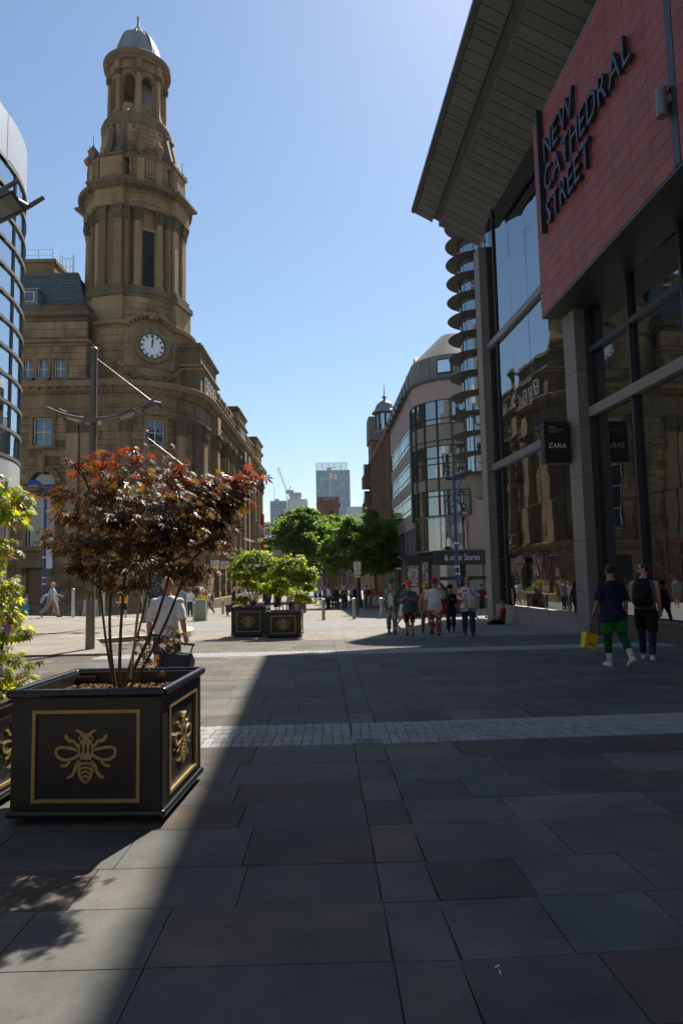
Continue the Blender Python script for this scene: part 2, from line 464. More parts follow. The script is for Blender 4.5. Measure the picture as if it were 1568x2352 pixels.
# ================================================================ planters
M_blk = mat('black_gloss_paint', (.014, .014, .016), .22, var=.25, scale=3, bmp=.03, coat=.4)
M_blk2 = mat('black_satin_panel', (.016, .016, .016), .40, var=.5, scale=7, bmp=.10)
M_gold = mat('gold_paint', (.36, .275, .12), .42, metal=.35, var=.18, scale=18, bmp=.1)
M_mulch = stone_mat('bark_mulch', [(.16, .085, .045), (.22, .13, .07), (.10, .055, .03), (.27, .17, .10)], scale=14, rnd=False, stain=.3)
def ribbon(b, pts, w, y0, y1):
    """flat strip of varying width following points, extruded in y"""
    pts = [Vector(p) for p in pts]; n = len(pts); L = []; Rr = []
    for i, p in enumerate(pts):
        d = (pts[min(i + 1, n - 1)] - pts[max(0, i - 1)]).normalized(); q = Vector((-d.y, d.x)); ww = (w[i] if isinstance(w, (list, tuple)) else w) / 2
        L.append(p + q * ww); Rr.append(p - q * ww)
    for i in range(n - 1):
        poly = [Rr[i], Rr[i + 1], L[i + 1], L[i]]
        b.prism([(v.x, v.y) for v in poly], y0, y1, 'y')
def bee(M, k, parent):
    """worker-bee emblem; drawn in millimetres round its centre, facing -y"""
    def q(pts): return [((x - 650) * .001 * k, (925 - y) * .001 * k) for x, y in pts]
    g = MB(M); d0, d1 = -.016 * k, 0.002
    def mir(pts): return [(1300 - x, y) for x, y in pts]
    for f in (lambda p: p, mir):
        ribbon(g, q(f([(577, 745), (605, 757), (632, 778)])), [.010 * k, .018 * k, .022 * k], d0, d1)            # antenna
        ribbon(g, q(f([(505, 780), (530, 815), (566, 822), (598, 862)])), [.022 * k, .026 * k, .022 * k, .018 * k], d0, d1)   # foreleg
        ribbon(g, q(f([(590, 880), (540, 867), (480, 860), (450, 870), (441, 895), (455, 925), (490, 945), (530, 947), (575, 932), (598, 912)])), .019 * k, d0, d1)  # wing loop
        ribbon(g, q(f([(545, 945), (528, 972), (508, 985), (478, 986)])), [.016 * k, .02 * k, .02 * k, .013 * k], d0, d1)     # middle leg
        ribbon(g, q(f([(606, 955), (582, 985), (572, 1025), (553, 1052), (520, 1066)])), [.022 * k, .02 * k, .02 * k, .026 * k, .013 * k], d0, d1)  # hind leg
        ribbon(g, q(f([(612, 952), (600, 990), (603, 1030), (618, 1070), (648, 1100)])), .017 * k, d0, d1)       # side of abdomen
    g.prism(q([(620, 770), (682, 770), (705, 795), (700, 815), (690, 828), (612, 828), (602, 815), (597, 795)]), d0, d1, 'y')   # head
    g.prism(q([(612, 828), (690, 828), (702, 850), (706, 890), (694, 925), (690, 945), (612, 945), (608, 925), (594, 890), (598, 850)]), d0, d1, 'y')
    for yy, hw in ((975, 44), (1003, 42), (1032, 34), (1060, 22)):
        ribbon(g, q([(650 - hw, yy + 8), (650 - hw * .5, yy - 4), (650, yy - 8), (650 + hw * .5, yy - 4), (650 + hw, yy + 8)]), .0155 * k, d0, d1)
    g.prism(q([(634, 1080), (666, 1080), (650, 1106)]), d0, d1, 'y')
    e = g.build('bee_emblem', M_gold, parent)
    h = MB(M)
    for cx in (617, 684):
        c = q([(cx, 803)])[0]; h.prism([(c[0] + .011 * k * math.cos(a * PI / 5), c[1] + .011 * k * math.sin(a * PI / 5)) for a in range(10)], d0 - .0015, d0 + .003, 'y')
    for cx in (619, 650, 681):
        c = q([(cx, 873)])[0]; h.prism([(c[0] + .0085 * k * math.cos(a * PI / 5), c[1] + .036 * k * math.sin(a * PI / 5)) for a in range(10)], d0 - .0015, d0 + .003, 'y')
    h.build('bee_markings', M_blk2, e)
def planter(loc, rot, w, h, label, fill=True, group='black planters with gold bees'):
    t = thing('planter', label, 'planter', loc, group)
    T = Matrix.Translation(loc) @ Matrix.Rotation(rot, 4, 'Z'); s = w / 2
    M4 = [T @ Matrix.Rotation(a * PI / 2, 4, 'Z') @ Matrix.Translation((0, -s, 0)) for a in range(4)]
    for Mf in M4:
        p = MB(Mf); i0 = s - .10
        p.box(-s + .012, s - .012, .012, .04, .07, h - .03)
        fx = w * .355; z0, z1 = h * .165, h * .845
        # raised surround leaves the centre panel recessed
        p.box(-s + .012, -fx, 0.0, .012, .07, h - .03); p.box(fx, s - .012, 0.0, .012, .07, h - .03)
        p.box(-fx, fx, 0.0, .012, .07, z0); p.box(-fx, fx, 0.0, .012, z1, h - .03)
        p.build('side_panel', M_blk2, t)
        f = MB(Mf); g_ = .024
        f.box(-fx, fx, -.009, .011, z0, z0 + g_); f.box(-fx, fx, -.009, .011, z1 - g_, z1)
        f.box(-fx, -fx + g_, -.009, .011, z0 + g_, z1 - g_); f.box(fx - g_, fx, -.009, .011, z0 + g_, z1 - g_)
        f.build('gold_frame', M_gold, t)
        bee(Mf @ Matrix.Translation((0, .012, h * .50)), (w / 1.1) * 1.04, t)
    b = MB(T)
    e = s + .005
    for a in range(4):
        c0 = Matrix.Rotation(a * PI / 2, 3, 'Z') @ Vector((-e, -e, 0)); c1 = Matrix.Rotation(a * PI / 2, 3, 'Z') @ Vector((e, -e, 0))
        b.tube([c0 + Vector((0, 0, h - .028)), c1 + Vector((0, 0, h - .028))], .034, 12); b.ball(c0 + Vector((0, 0, h - .028)), .034, 12, 8)
    b.build('rim', M_blk, t, 50)
    b = MB(T)
    e = s - .002
    for a in range(4):
        c0 = Matrix.Rotation(a * PI / 2, 3, 'Z') @ Vector((-e, -e, 0)); c1 = Matrix.Rotation(a * PI / 2, 3, 'Z') @ Vector((e, -e, 0))
        b.tube([c0 + Vector((0, 0, .075)), c1 + Vector((0, 0, .075))], .028, 10); b.ball(c0 + Vector((0, 0, .075)), .028, 10, 7)
    b.build('base_moulding', M_blk, t, 50)
    b = MB(T); b.box(-s + .08, s - .08, -s + .08, s - .08, 0.0, .075); b.build('plinth', M_blk2, t)
    b = MB(T)
    for a in range(4):
        q = MB(T @ Matrix.Rotation(a * PI / 2, 4, 'Z')); q.box(-s + .04, s - .04, -s + .041, -s + .055, h - .25, h - .02); b.v, b.f = b.v, b.f
        k = len(b.v); b.v += q.v; b.f += [tuple(i + k for i in f) for f in q.f]
    b.build('inner_lip', M_blk2, t)
    zs = h - .13
    b = MB(T); n = 14; q = s - .055
    for j in range(n + 1):
        for i in range(n + 1):
            x = -q + 2 * q * i / n; yy = -q + 2 * q * j / n
            b.v.append(tuple(T @ Vector((x, yy, zs + .02 * noise.noise(Vector((x * 5, yy * 5, loc[0])))))))
    b.f += [(j * (n + 1) + i, j * (n + 1) + i + 1, (j + 1) * (n + 1) + i + 1, (j + 1) * (n + 1) + i) for j in range(n) for i in range(n)]
    soil = b.build('soil', M_mulch, t, raw=True)
    if fill:
        b = MB(); rg = random.Random(3)
        for i in range(1100):
            x, yy = rg.uniform(-q, q), rg.uniform(-q, q)
            b.M = T @ Matrix.Translation((x, yy, zs + .012 + .02 * noise.noise(Vector((x * 5, yy * 5, loc[0]))))) @ Matrix.Rotation(rg.uniform(0, 6.3), 4, 'Z') @ Matrix.Rotation(rg.uniform(-.6, .6), 4, 'Y')
            l_ = rg.uniform(.012, .035); b.box(-l_, l_, -.006, .006, -.004, .004)
        b.M = None
        stuff(b.build('bark_chips', M_mulch, soil, raw=True))
    return t, T, zs
PL = {}
PL['big'] = planter((-1.83, 5.55, 0), R(-2.4), 1.10, .945, 'large black planter with gold bee holding the red maple, nearest the camera')
PL['left'] = planter((-3.22, 5.72, 0), R(-2.4), 1.10, .80, 'lower black planter with yellow green maple, cut off by the left picture edge')
def mid(px0, px1, py, w, h, lab):
    p = on_ground((px0 + px1) / 2, py); return planter((p.x, p.y + w / 2, p.z), R(-1), w, h, lab, False)
PL['tall'] = mid(532, 610, 1463, 1.08, .94, 'taller of the two black bee planters in the sunny square, left one')
PL['short'] = mid(613, 689, 1465, 1.08, .79, 'shorter of the two black bee planters in the sunny square, right one')
p = on_ground(683, 1408)
PL['far'] = planter((p.x, p.y, p.z), 0, 1.1, .9, 'small distant black planter behind the two mid-square planters', False)
# hook plate inside the big planter
T0 = PL['big'][1]
MB(T0).box(-.50, -.34, .40, .495, .86, .895).build('corner_bracket', M_blk, PL['big'][0])

# ================================================================ foliage
def palmate(mb, M, n=7, droop=.25, width=.17):
    vs = [(0, 0, 0)]; fs = []
    for i in range(n):
        a = (i - (n - 1) / 2) * R(36 if n == 7 else 44)
        L = 1.0 - .42 * abs(i - (n - 1) / 2) / ((n - 1) / 2)
        d = (math.sin(a), math.cos(a)); q = (d[1], -d[0]); k = len(vs)
        m1 = .52
        vs += [(d[0] * L * m1 + q[0] * width * L, d[1] * L * m1 + q[1] * width * L, -.05 - droop * L * m1 * .5), (d[0] * L, d[1] * L, -droop * L), (d[0] * L * m1 - q[0] * width * L, d[1] * L * m1 - q[1] * width * L, -.05 - droop * L * m1 * .5)]
        fs += [(0, k, k + 1), (0, k + 1, k + 2)]
    mb.M = M; mb.add(vs, fs); mb.M = None
LEAF_PROTO = {}
def leaf_proto(m, n, width, droop, tag_):
    k = (m.name, tag_)
    if k not in LEAF_PROTO:
        b = MB(); palmate(b, None, n, droop, width); me = b.raw('leaf'); me.materials.append(m); LEAF_PROTO[k] = me
    return LEAF_PROTO[k]
def leaf_matrix(rg, p, out, size, hang=.5):
    yaw = math.atan2(-out.x, out.y) + rg.gauss(0, .8)
    pitch = -rg.uniform(.1, hang * 1.9); roll = rg.gauss(0, .45)
    return Matrix.Translation(p) @ Matrix.Rotation(yaw, 4, 'Z') @ Matrix.Rotation(pitch, 4, 'X') @ Matrix.Rotation(roll, 4, 'Y') @ Matrix.Scale(size, 4)
M_bark = mat('maple_bark', (.085, .062, .045), .85, var=.35, scale=22, bmp=.5)
def curve_pts(a, b, bend, n=6):
    a = Vector(a); b = Vector(b); m = (a + b) / 2 + Vector(bend)
    return [a * (1 - t) ** 2 + m * 2 * t * (1 - t) + b * t * t for t in [i / n for i in range(n + 1)]]
def acer(name, label, base, forks, clumps, mats, leaf, dens, group=None, keep=0, seed=1, n_lobes=7, lw=.17, stake=None, canopy_c=None):
    """small ornamental maple: stems -> branches to each leaf layer -> twigs -> leaves"""
    rg = random.Random(seed); t = thing(name, label, 'tree', base, group); base = Vector(base)
    tr = MB(); ends = []
    for tip, bend, r0 in forks:
        pts = curve_pts(base + Vector((rg.uniform(-.03, .03), rg.uniform(-.03, .03), -.06)), tip, bend, 8)
        tr.tube(pts, [r0 * .8 * (1 - .55 * i / 8) for i in range(9)], 8); ends.append(pts)
    tr.build('trunk', M_bark, t, 60)
    br = MB(); leaves = []
    for c, r, k in clumps:
        c = Vector(c)
        best = min(((p, e) for e in ends for p in e[4:]), key=lambda q: (q[0] - c).length + max(0, q[0].z - c.z + .1) * 1.5)[0]
        pts = curve_pts(best, c, (rg.uniform(-.08, .08), rg.uniform(-.08, .08), rg.uniform(.0, .12)), 6)
        br.tube(pts, [.011 * (1 - .1 * i) * (leaf / .085) ** .3 for i in range(7)], 5)
        n = int(dens * k); tw = []
        for i in range(max(4, n // 9)):
            d = Vector((rg.gauss(0, 1), rg.gauss(0, 1), rg.gauss(0, .45))).normalized()
            q = c + Vector((d.x * r[0], d.y * r[1], d.z * r[2])) * rg.uniform(.45, 1.0)
            s0 = pts[rg.choice([3, 4, 5, 6])]
            tp = curve_pts(s0, q, (0, 0, rg.uniform(0, .06)), 4); br.tube(tp, [.005, .0042, .0035, .0028, .002], 4); tw.append(tp)
        for i in range(n):
            tp = rg.choice(tw); f = rg.uniform(.35, 1.0); j = min(3, int(f * 4)); p = tp[j].lerp(tp[j + 1], f * 4 - j)
            p = p + Vector((rg.gauss(0, .055), rg.gauss(0, .055), rg.gauss(0, .04))) * (leaf / .085)
            out = (p - (canopy_c or base)); out.z = 0
            leaves.append((p, out.normalized() if out.length > 1e-4 else Vector((1, 0, 0)), leaf * rg.uniform(.6, 1.2)))
    stuff(br.build('branches', M_bark, t, 60))
    cam_p = Vector((0, 0, CAM_H)); cc = canopy_c or base
    bm_ = {}
    leaves.sort(key=lambda L: (L[0] - cam_p).length)
    pick = set(rg.sample(range(len(leaves) // 2), min(keep, len(leaves) // 2))) if keep else set()
    for i, (p, out, s) in enumerate(leaves):
        mi = mats(rg, p); Mx = leaf_matrix(rg, p, out, s)
        if i in pick:
            o = bpy.data.objects.new('leaf', leaf_proto(mi, n_lobes, lw, .3, n_lobes)); COL.objects.link(o); o.matrix_basis = Mx; attach(o, t)
        else:
            palmate(bm_.setdefault(mi.name, (MB(), mi))[0], Mx, n_lobes, .3, lw)
    for b, mi in bm_.values(): stuff(b.build('foliage', mi, t, raw=True))
    return t
# ---------------------------------------------------------------- the three kinds of maple
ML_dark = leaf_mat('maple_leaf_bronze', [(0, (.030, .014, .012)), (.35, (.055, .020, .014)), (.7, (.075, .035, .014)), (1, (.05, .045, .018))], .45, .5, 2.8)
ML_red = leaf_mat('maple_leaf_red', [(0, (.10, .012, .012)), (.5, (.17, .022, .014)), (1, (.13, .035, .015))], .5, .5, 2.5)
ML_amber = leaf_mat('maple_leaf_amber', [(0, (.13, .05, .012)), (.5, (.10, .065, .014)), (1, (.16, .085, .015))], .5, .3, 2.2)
ML_green = leaf_mat('acer_leaf_green', [(0, (.045, .105, .014)), (.5, (.075, .145, .018)), (1, (.11, .165, .022))], .55, .45, 2.5)
ML_lime = leaf_mat('acer_leaf_lime', [(0, (.17, .23, .02)), (.5, (.26, .29, .024)), (1, (.34, .31, .026))], .58, .45, 2.2)
ML_plane = leaf_mat('street_tree_leaf', [(0, (.05, .10, .016)), (.5, (.075, .135, .02)), (1, (.115, .165, .026))], .55, .5, 2.8)

def px_clumps(rows, Y, sc=1.0):
    """leaf layers listed by where they show, at depth Y (+/- dy), with real radii"""
    out = []
    for x, y, dy, rx, rz, k in rows:
        p = at_y(x, y, Y + dy); s = (Y + dy) / FPX
        out.append((p, (rx * s * sc, rx * s * .95 * sc, rz * s * sc * 1.25), k))
    return out
Y1 = 5.5
rows = [(395, 1062, 0, 26, 18, 1), (318, 1050, .1, 34, 20, 1), (240, 1052, 0, 26, 18, .9), (205, 1075, .1, 36, 22, 1.2), (180, 1060, -.1, 22, 20, .6), (270, 1095, -.2, 46, 26, 2.2),
        (345, 1100, .1, 50, 26, 2.4), (430, 1105, -.1, 46, 28, 2.2), (500, 1108, 0, 46, 28, 2.2), (548, 1105, .1, 36, 28, 1.6), (585, 1110, .05, 22, 18, .8), (560, 1140, -.1, 34, 26, 1.4),
        (150, 1128, 0, 40, 26, 1.5), (225, 1140, -.3, 52, 30, 2.6), (310, 1150, -.4, 56, 32, 3.0), (395, 1150, -.3, 56, 30, 3.0), (470, 1150, -.2, 54, 30, 2.8), (530, 1170, 0, 40, 28, 1.9),
        (135, 1180, .1, 34, 24, 1.2), (175, 1195, -.2, 46, 28, 2.2), (255, 1195, -.45, 56, 32, 3.0), (340, 1200, -.5, 60, 32, 3.2), (425, 1200, -.35, 58, 30, 3.0), (500, 1205, -.1, 46, 28, 2.2),
        (130, 1240, 0, 30, 20, 1.1), (165, 1255, -.2, 40, 24, 1.6), (230, 1250, -.4, 52, 28, 2.4), (310, 1250, -.4, 56, 30, 2.8), (395, 1250, -.3, 54, 28, 2.6), (460, 1250, -.1, 46, 24, 2.0), (505, 1245, .1, 26, 22, 1.0),
        (165, 1295, .0, 36, 20, 1.3), (225, 1300, -.1, 42, 22, 1.7), (290, 1300, -.2, 46, 24, 2.0), (352, 1298, -.2, 36, 20, 1.3), (420, 1300, 0, 42, 24, 1.8), (475, 1310, .1, 30, 20, 1.0),
        (240, 1345, 0, 34, 18, 1.1), (300, 1350, 0, 36, 18, 1.2), (440, 1345, .1, 24, 16, .7),
        (270, 1140, .5, 60, 34, 2.4), (380, 1130, .5, 60, 34, 2.6), (480, 1150, .5, 56, 30, 2.2), (330, 1210, .5, 60, 34, 2.4), (430, 1220, .5, 56, 30, 2.2), (220, 1210, .45, 50, 30, 2.0), (340, 1280, .4, 56, 26, 2.0),
        (385, 1478, -.05, 26, 10, .38), (345, 1500, -.1, 18, 10, .28), (320, 1470, .05, 12, 16, .22), (405, 1470, .0, 16, 8, .25), (330, 1530, .1, 26, 6, .3)]
cl = px_clumps(rows, Y1, 1.22)
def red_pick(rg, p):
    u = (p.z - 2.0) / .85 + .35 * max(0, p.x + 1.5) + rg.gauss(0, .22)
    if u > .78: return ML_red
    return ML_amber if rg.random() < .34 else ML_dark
bz = PL['big'][2]; b0 = PL['big'][1] @ Vector((.02, -.02, bz))
f_ = lambda x, y, d: tuple(at_y(x, y, Y1 + d))
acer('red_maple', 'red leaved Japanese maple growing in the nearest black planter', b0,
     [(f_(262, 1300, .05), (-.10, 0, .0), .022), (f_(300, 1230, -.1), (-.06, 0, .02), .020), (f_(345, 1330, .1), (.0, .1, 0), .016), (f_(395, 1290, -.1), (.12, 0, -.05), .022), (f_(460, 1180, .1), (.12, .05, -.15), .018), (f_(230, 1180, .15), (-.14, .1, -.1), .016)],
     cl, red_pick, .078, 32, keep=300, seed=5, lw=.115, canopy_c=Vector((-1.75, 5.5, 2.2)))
# bamboo stake tied to the red maple
st = MB().tube([f_(300, 1560, -.05), f_(346, 1150, .05)], .011, 8).build('garden_stake', mat('bamboo', (.42, .30, .15), .6, var=.2))
tag(st, 'thin bamboo stake standing among the red maple stems', 'stake')

Y2 = 5.75
rows = [(5, 1125, 0, 40, 22, 2.2), (40, 1150, -.1, 30, 20, 1.6), (10, 1180, .1, 36, 18, 1.8), (45, 1185, 0, 22, 14, 1.0), (-40, 1150, 0, 50, 40, 3), (-90, 1180, .1, 60, 50, 4), (15, 1255, 0, 26, 20, 1.4), (-20, 1290, 0, 40, 30, 2), (-70, 1260, .1, 60, 50, 3.5),
        (30, 1345, .05, 24, 14, .9), (0, 1385, 0, 34, 20, 1.6), (25, 1425, 0, 30, 18, 1.6), (50, 1450, -.1, 22, 12, .9), (0, 1465, 0, 30, 16, 1.2), (-50, 1400, .1, 50, 50, 3), (10, 1510, 0, 26, 12, .8), (55, 1515, -.1, 18, 10, .5), (40, 1560, -.1, 22, 14, .8), (5, 1570, 0, 20, 20, .8), (15, 1598, .1, 30, 6, .6), (-60, 1500, 0, 50, 40, 2)]
def lime_pick(rg, p): return ML_lime if rg.random() < .72 else (ML_green if rg.random() < .7 else ML_amber)
b1 = PL['left'][1] @ Vector((.06, 0, PL['left'][2]))
g_ = lambda x, y, d: tuple(at_y(x, y, Y2 + d))
acer('golden_maple', 'bright yellow green maple at the left picture edge', b1,
     [(g_(-5, 1380, .05), (.05, 0, .1), .014), (g_(-40, 1200, 0), (-.05, 0, .1), .018), (g_(10, 1470, 0), (.1, 0, .05), .010), (g_(-90, 1250, 0), (-.1, 0, .1), .016)],
     px_clumps(rows, Y2), lime_pick, .078, 30, keep=150, seed=9, lw=.15, canopy_c=Vector((-3.3, 5.8, 1.8)))
fl = MB()
pf = at_y(22, 1443, 5.5)
for i in range(6):
    M_ = Matrix.Translation(pf) @ Matrix.Rotation(i * 1.05, 4, 'Y') @ Matrix.Rotation(.5, 4, 'X')
    q = MB(M_); q.add([(0, 0, 0), (.022, -.01, .03), (0, -.02, .065), (-.022, -.01, .03)], [(0, 1, 2, 3)]); k = len(fl.v); fl.v += q.v; fl.f += [tuple(j + k for j in f) for f in q.f]
tag(fl.build('lilac_flower', mat('lilac_petal', (.42, .25, .45), .5)), 'pale lilac clematis flower among the yellow green leaves', 'flower')

ym = PL['tall'][0].location.y
gp = PL['tall'][0].location; gs = PL['short'][0].location
rows = [(560, 1280, 0, 26, 10, 1.2), (590, 1272, .1, 26, 10, 1.2), (545, 1300, -.1, 22, 12, 1.2), (580, 1300, -.2, 34, 14, 2), (615, 1290, 0, 30, 14, 1.6), (555, 1325, 0, 24, 10, 1.2), (600, 1325, -.2, 34, 14, 2), (575, 1345, .1, 24, 10, 1.2), (535, 1325, 0, 10, 6, .5), (630, 1310, 0, 24, 16, 1.4), (553, 1380, -.2, 18, 9, .9), (600, 1350, .3, 30, 14, 1.4)]
def green_pick(rg, p): return ML_green if rg.random() < .62 else ML_lime
h_ = lambda x, y, d, Y: tuple(at_y(x, y, Y + d))
acer('green_acer', 'broad green acer in the taller mid-square planter', (gp.x + .1, gp.y, gp.z + .8),
     [(h_(565, 1330, 0, gp.y), (0, 0, 0), .03), (h_(590, 1320, .1, gp.y), (0, 0, 0), .026), (h_(575, 1330, -.1, gp.y), (.05, 0, 0), .02)],
     px_clumps(rows, gp.y, 1.3), green_pick, .095, 230, 'acers in the mid-square planters', seed=3, n_lobes=5, lw=.2)
rows = [(650, 1290, 0, 26, 12, 1.3), (680, 1288, .1, 24, 10, 1.2), (640, 1315, -.1, 26, 14, 1.6), (675, 1310, -.2, 30, 14, 1.8), (705, 1315, 0, 20, 12, 1.2), (720, 1325, 0, 12, 10, .8), (650, 1340, 0, 26, 12, 1.4), (690, 1335, -.1, 26, 12, 1.4), (625, 1355, .1, 14, 12, .7), (690, 1370, -.1, 18, 6, .7), (708, 1378, -.1, 10, 5, .4), (655, 1360, .3, 24, 8, .9), (708, 1350, 0, 14, 10, .7)]
acer('green_acer', 'spreading yellowish green acer in the shorter mid-square planter', (gs.x + .05, gs.y, gs.z + .66),
     [(h_(660, 1345, 0, gs.y), (.05, 0, 0), .03), (h_(690, 1335, .1, gs.y), (.1, 0, 0), .022), (h_(640, 1340, -.1, gs.y), (-.05, 0, 0), .022)],
     px_clumps(rows, gs.y, 1.3), lambda rg, p: ML_green if rg.random() < .5 else ML_lime, .095, 230, 'acers in the mid-square planters', seed=4, n_lobes=5, lw=.2)
fp = PL['far'][0].location
acer('green_acer', 'small acer in the distant planter behind the mid-square pair', (fp.x, fp.y, fp.z + .75), [((fp.x, fp.y, fp.z + 1.5), (0, 0, 0), .03)],
     [((fp.x, fp.y, fp.z + 1.6), (.6, .6, .35), 1), ((fp.x + .3, fp.y, fp.z + 1.25), (.5, .5, .3), 1)], green_pick, .1, 160, 'acers in the mid-square planters', seed=6, n_lobes=5, lw=.22)

# ---------------------------------------------------------------- street trees
M_trunk = mat('street_tree_bark', (.09, .075, .06), .9, var=.4, scale=9, bmp=.6, bdist=.03)
def big_tree(label, base, h, crown, n, leaf, seed, trunk_r=.16, lean=(0, 0)):
    rg = random.Random(seed); t = thing('street_tree', label, 'tree', base, 'street trees in the square')
    base = Vector(base); tr = MB()
    top = base + Vector((lean[0], lean[1], h * .55))
    tr.tube(curve_pts(base - Vector((0, 0, .1)), top, (rg.uniform(-.2, .2), 0, 0), 8), [trunk_r * (1.25 - .1 * i) for i in range(9)], 10)
    tr.build('trunk', M_trunk, t, 60)
    lm = MB(); lv = MB()
    clumps = []
    for (cx, cy, cz, rx, ry, rz) in crown:
        c = base + Vector((cx, cy, cz)); clumps.append((c, rx, ry, rz))
        lm.tube(curve_pts(base + (top - base) * rg.uniform(.55, 1), c, (rg.uniform(-.3, .3), rg.uniform(-.3, .3), .2), 6), [.09 - .011 * i for i in range(7)], 6)
    vol = sum(a[1] * a[2] * a[3] for a in clumps)
    for c, rx, ry, rz in clumps:
        k = int(n * rx * ry * rz / vol)
        subs = []
        for i in range(max(7, k // 95)):
            d = Vector((rg.gauss(0, 1), rg.gauss(0, 1), rg.gauss(0, 1))).normalized() * rg.uniform(.45, 1.12)
            s = c + Vector((d.x * rx, d.y * ry, d.z * rz)); subs.append(s)
            if i % 2 == 0: lm.tube([c, c.lerp(s, .55) + Vector((0, 0, .1)), s], [.035, .022, .01], 4)
        for i in range(k):
            s = rg.choice(subs); q = s + Vector((rg.gauss(0, .24), rg.gauss(0, .24), rg.gauss(0, .13))) * (rx / 2.2 + .4)
            M_ = Matrix.Translation(q) @ Matrix.Rotation(rg.uniform(0, 6.3), 4, 'Z') @ Matrix.Rotation(rg.gauss(-.5, .5), 4, 'X') @ Matrix.Rotation(rg.gauss(0, .4), 4, 'Y') @ Matrix.Scale(leaf * rg.uniform(.6, 1.25), 4)
            lv.M = M_
            lv.add([(0, 0, 0), (.42, .35, -.06), (.3, .8, -.1), (0, 1, -.2), (-.3, .8, -.1), (-.42, .35, -.06)], [(0, 1, 2, 3), (0, 3, 4, 5)]); lv.M = None
    lm.build('limbs', M_trunk, t, 60)
    stuff(lv.build('crown', ML_plane, t, raw=True))
    return t
def crown_px(base, rows):
    out = []
    for x, y, dy, rx, rz in rows:
        p = at_y(x, y, base[1] + dy); s = (base[1] + dy) / FPX
        out.append((p.x - base[0], dy, p.z - base[2], rx * s, rx * s, rz * s))
    return out
b = at_y(826, 1392, 58); b.z = gz(58)
big_tree('dark leafy street tree behind the zone sign, right of the square', b, 7.6, crown_px(b, [(838, 1185, 0, 34, 26), (800, 1215, -.5, 46, 34), (860, 1225, 0, 46, 34), (772, 1250, 0, 34, 30), (820, 1255, -1, 56, 36), (880, 1255, .5, 40, 36), (790, 1290, -.5, 44, 24), (845, 1290, -1, 50, 24), (895, 1285, 0, 26, 26), (760, 1285, 0, 22, 24), (830, 1230, 1.8, 60, 40), (870, 1290, 1.5, 50, 26)]), 17000, .27, 21, .2)
b = at_y(745, 1392, 84); b.z = gz(84)
big_tree('large pale green street tree left of the dark one, below the church tower', b, 10, crown_px(b, [(690, 1185, 0, 34, 24), (660, 1215, 0, 40, 30), (715, 1210, 0, 44, 32), (640, 1245, 0, 32, 28), (690, 1250, -1, 54, 34), (745, 1235, 0, 38, 34), (655, 1275, 0, 36, 22), (705, 1285, 0, 50, 22), (750, 1275, 0, 32, 26), (690, 1225, 2.5, 64, 40)]), 17000, .36, 22, .22)
b = at_y(795, 1390, 110); b.z = gz(110)
big_tree('far street tree showing between the two nearer crowns', b, 12, crown_px(b, [(770, 1195, 0, 30, 22), (790, 1215, 0, 34, 30), (760, 1235, 0, 40, 30), (800, 1250, 0, 40, 34), (770, 1275, 0, 44, 24)]), 7000, .42, 23, .25)
b = at_y(1172, 1392, 62); b.z = gz(62)
big_tree('green tree glimpsed past the glass corner at right', b, 8, crown_px(b, [(1165, 1185, 0, 30, 34), (1160, 1240, 0, 30, 34), (1170, 1290, 0, 30, 34), (1195, 1220, 0, 40, 60)]), 5000, .3, 24, .18)
# ================================================================ stone exchange building with its clock tower
K = 1.45                                        # the survey below was taken at 1/1.45 of true size
S_ = Matrix.Translation((0, 0, CAM_H)) @ Matrix.Scale(K, 4) @ Matrix.Translation((0, 0, -CAM_H))
STC = [(.20, .132, .068), (.31, .21, .108), (.39, .275, .145), (.28, .20, .112), (.16, .11, .06), (.42, .31, .175), (.24, .165, .088)]
M_st = stone_mat('sandstone_block', STC, scale=.5, stain=.62)
M_st2 = stone_mat('sandstone_carved', [(.21, .145, .078), (.285, .20, .108), (.335, .24, .13)], scale=.5, stain=.7, rnd=False)
M_st3 = stone_mat('sandstone_sooty', [(.10, .077, .052), (.17, .13, .085), (.22, .17, .108)], scale=.6, stain=.8, rnd=False)
M_lead = mat('lead_roof', (.21, .22, .225), .6, metal=.1, var=.2, scale=2, bmp=.2, bdist=.02)
M_slate = mat('slate', (.085, .10, .10), .6, var=.35, scale=3, bmp=.3, rnd=.2)
M_frame = mat('painted_window_frame', (.62, .58, .5), .5, var=.08)
M_wgl = glass_mat('window_glass', (.05, .06, .065), .25, wave=.10, wscale=1.2, fmin=.13)
M_dark = mat('dark_interior', (.012, .012, .013), .8)
M_blackpaint = mat('black_iron_paint', (.012, .012, .013), .45)
AX, AY = -12.8, 42.0; BAY = R(-58)
exch = thing('exchange_building', 'sandstone exchange building with round corner and tall clock tower at left', 'building', S_ @ Vector((AX, AY, -.2)))
def eb(): return MB(S_)
def band(path, prof, b=None, closed=False):
    """moulding: closed profile (out, z) carried along a plan path of (x, y, nx, ny)"""
    b = b or eb(); n = len(prof); m = len(path); vs = []; fs = []
    for x, y, nx, ny in path:
        for o, z in prof: vs.append((x + nx * o, y + ny * o, z))
    for i in range(m if closed else m - 1):
        for k in range(n): fs.append((i * n + k, ((i + 1) % m) * n + k, ((i + 1) % m) * n + (k + 1) % n, i * n + (k + 1) % n))
    if not closed: fs += [tuple(range(n)), tuple(range(m * n - 1, (m - 1) * n - 1, -1))]
    return b.add(vs, fs)
def arc_path(r, a0, a1, n, c=(AX, AY)):
    return [(c[0] + r * math.cos(a), c[1] + r * math.sin(a), math.cos(a), math.sin(a)) for a in [a0 + (a1 - a0) * i / n for i in range(n + 1)]]
FY, RX, RR = 37.72, -8.36, 4.38
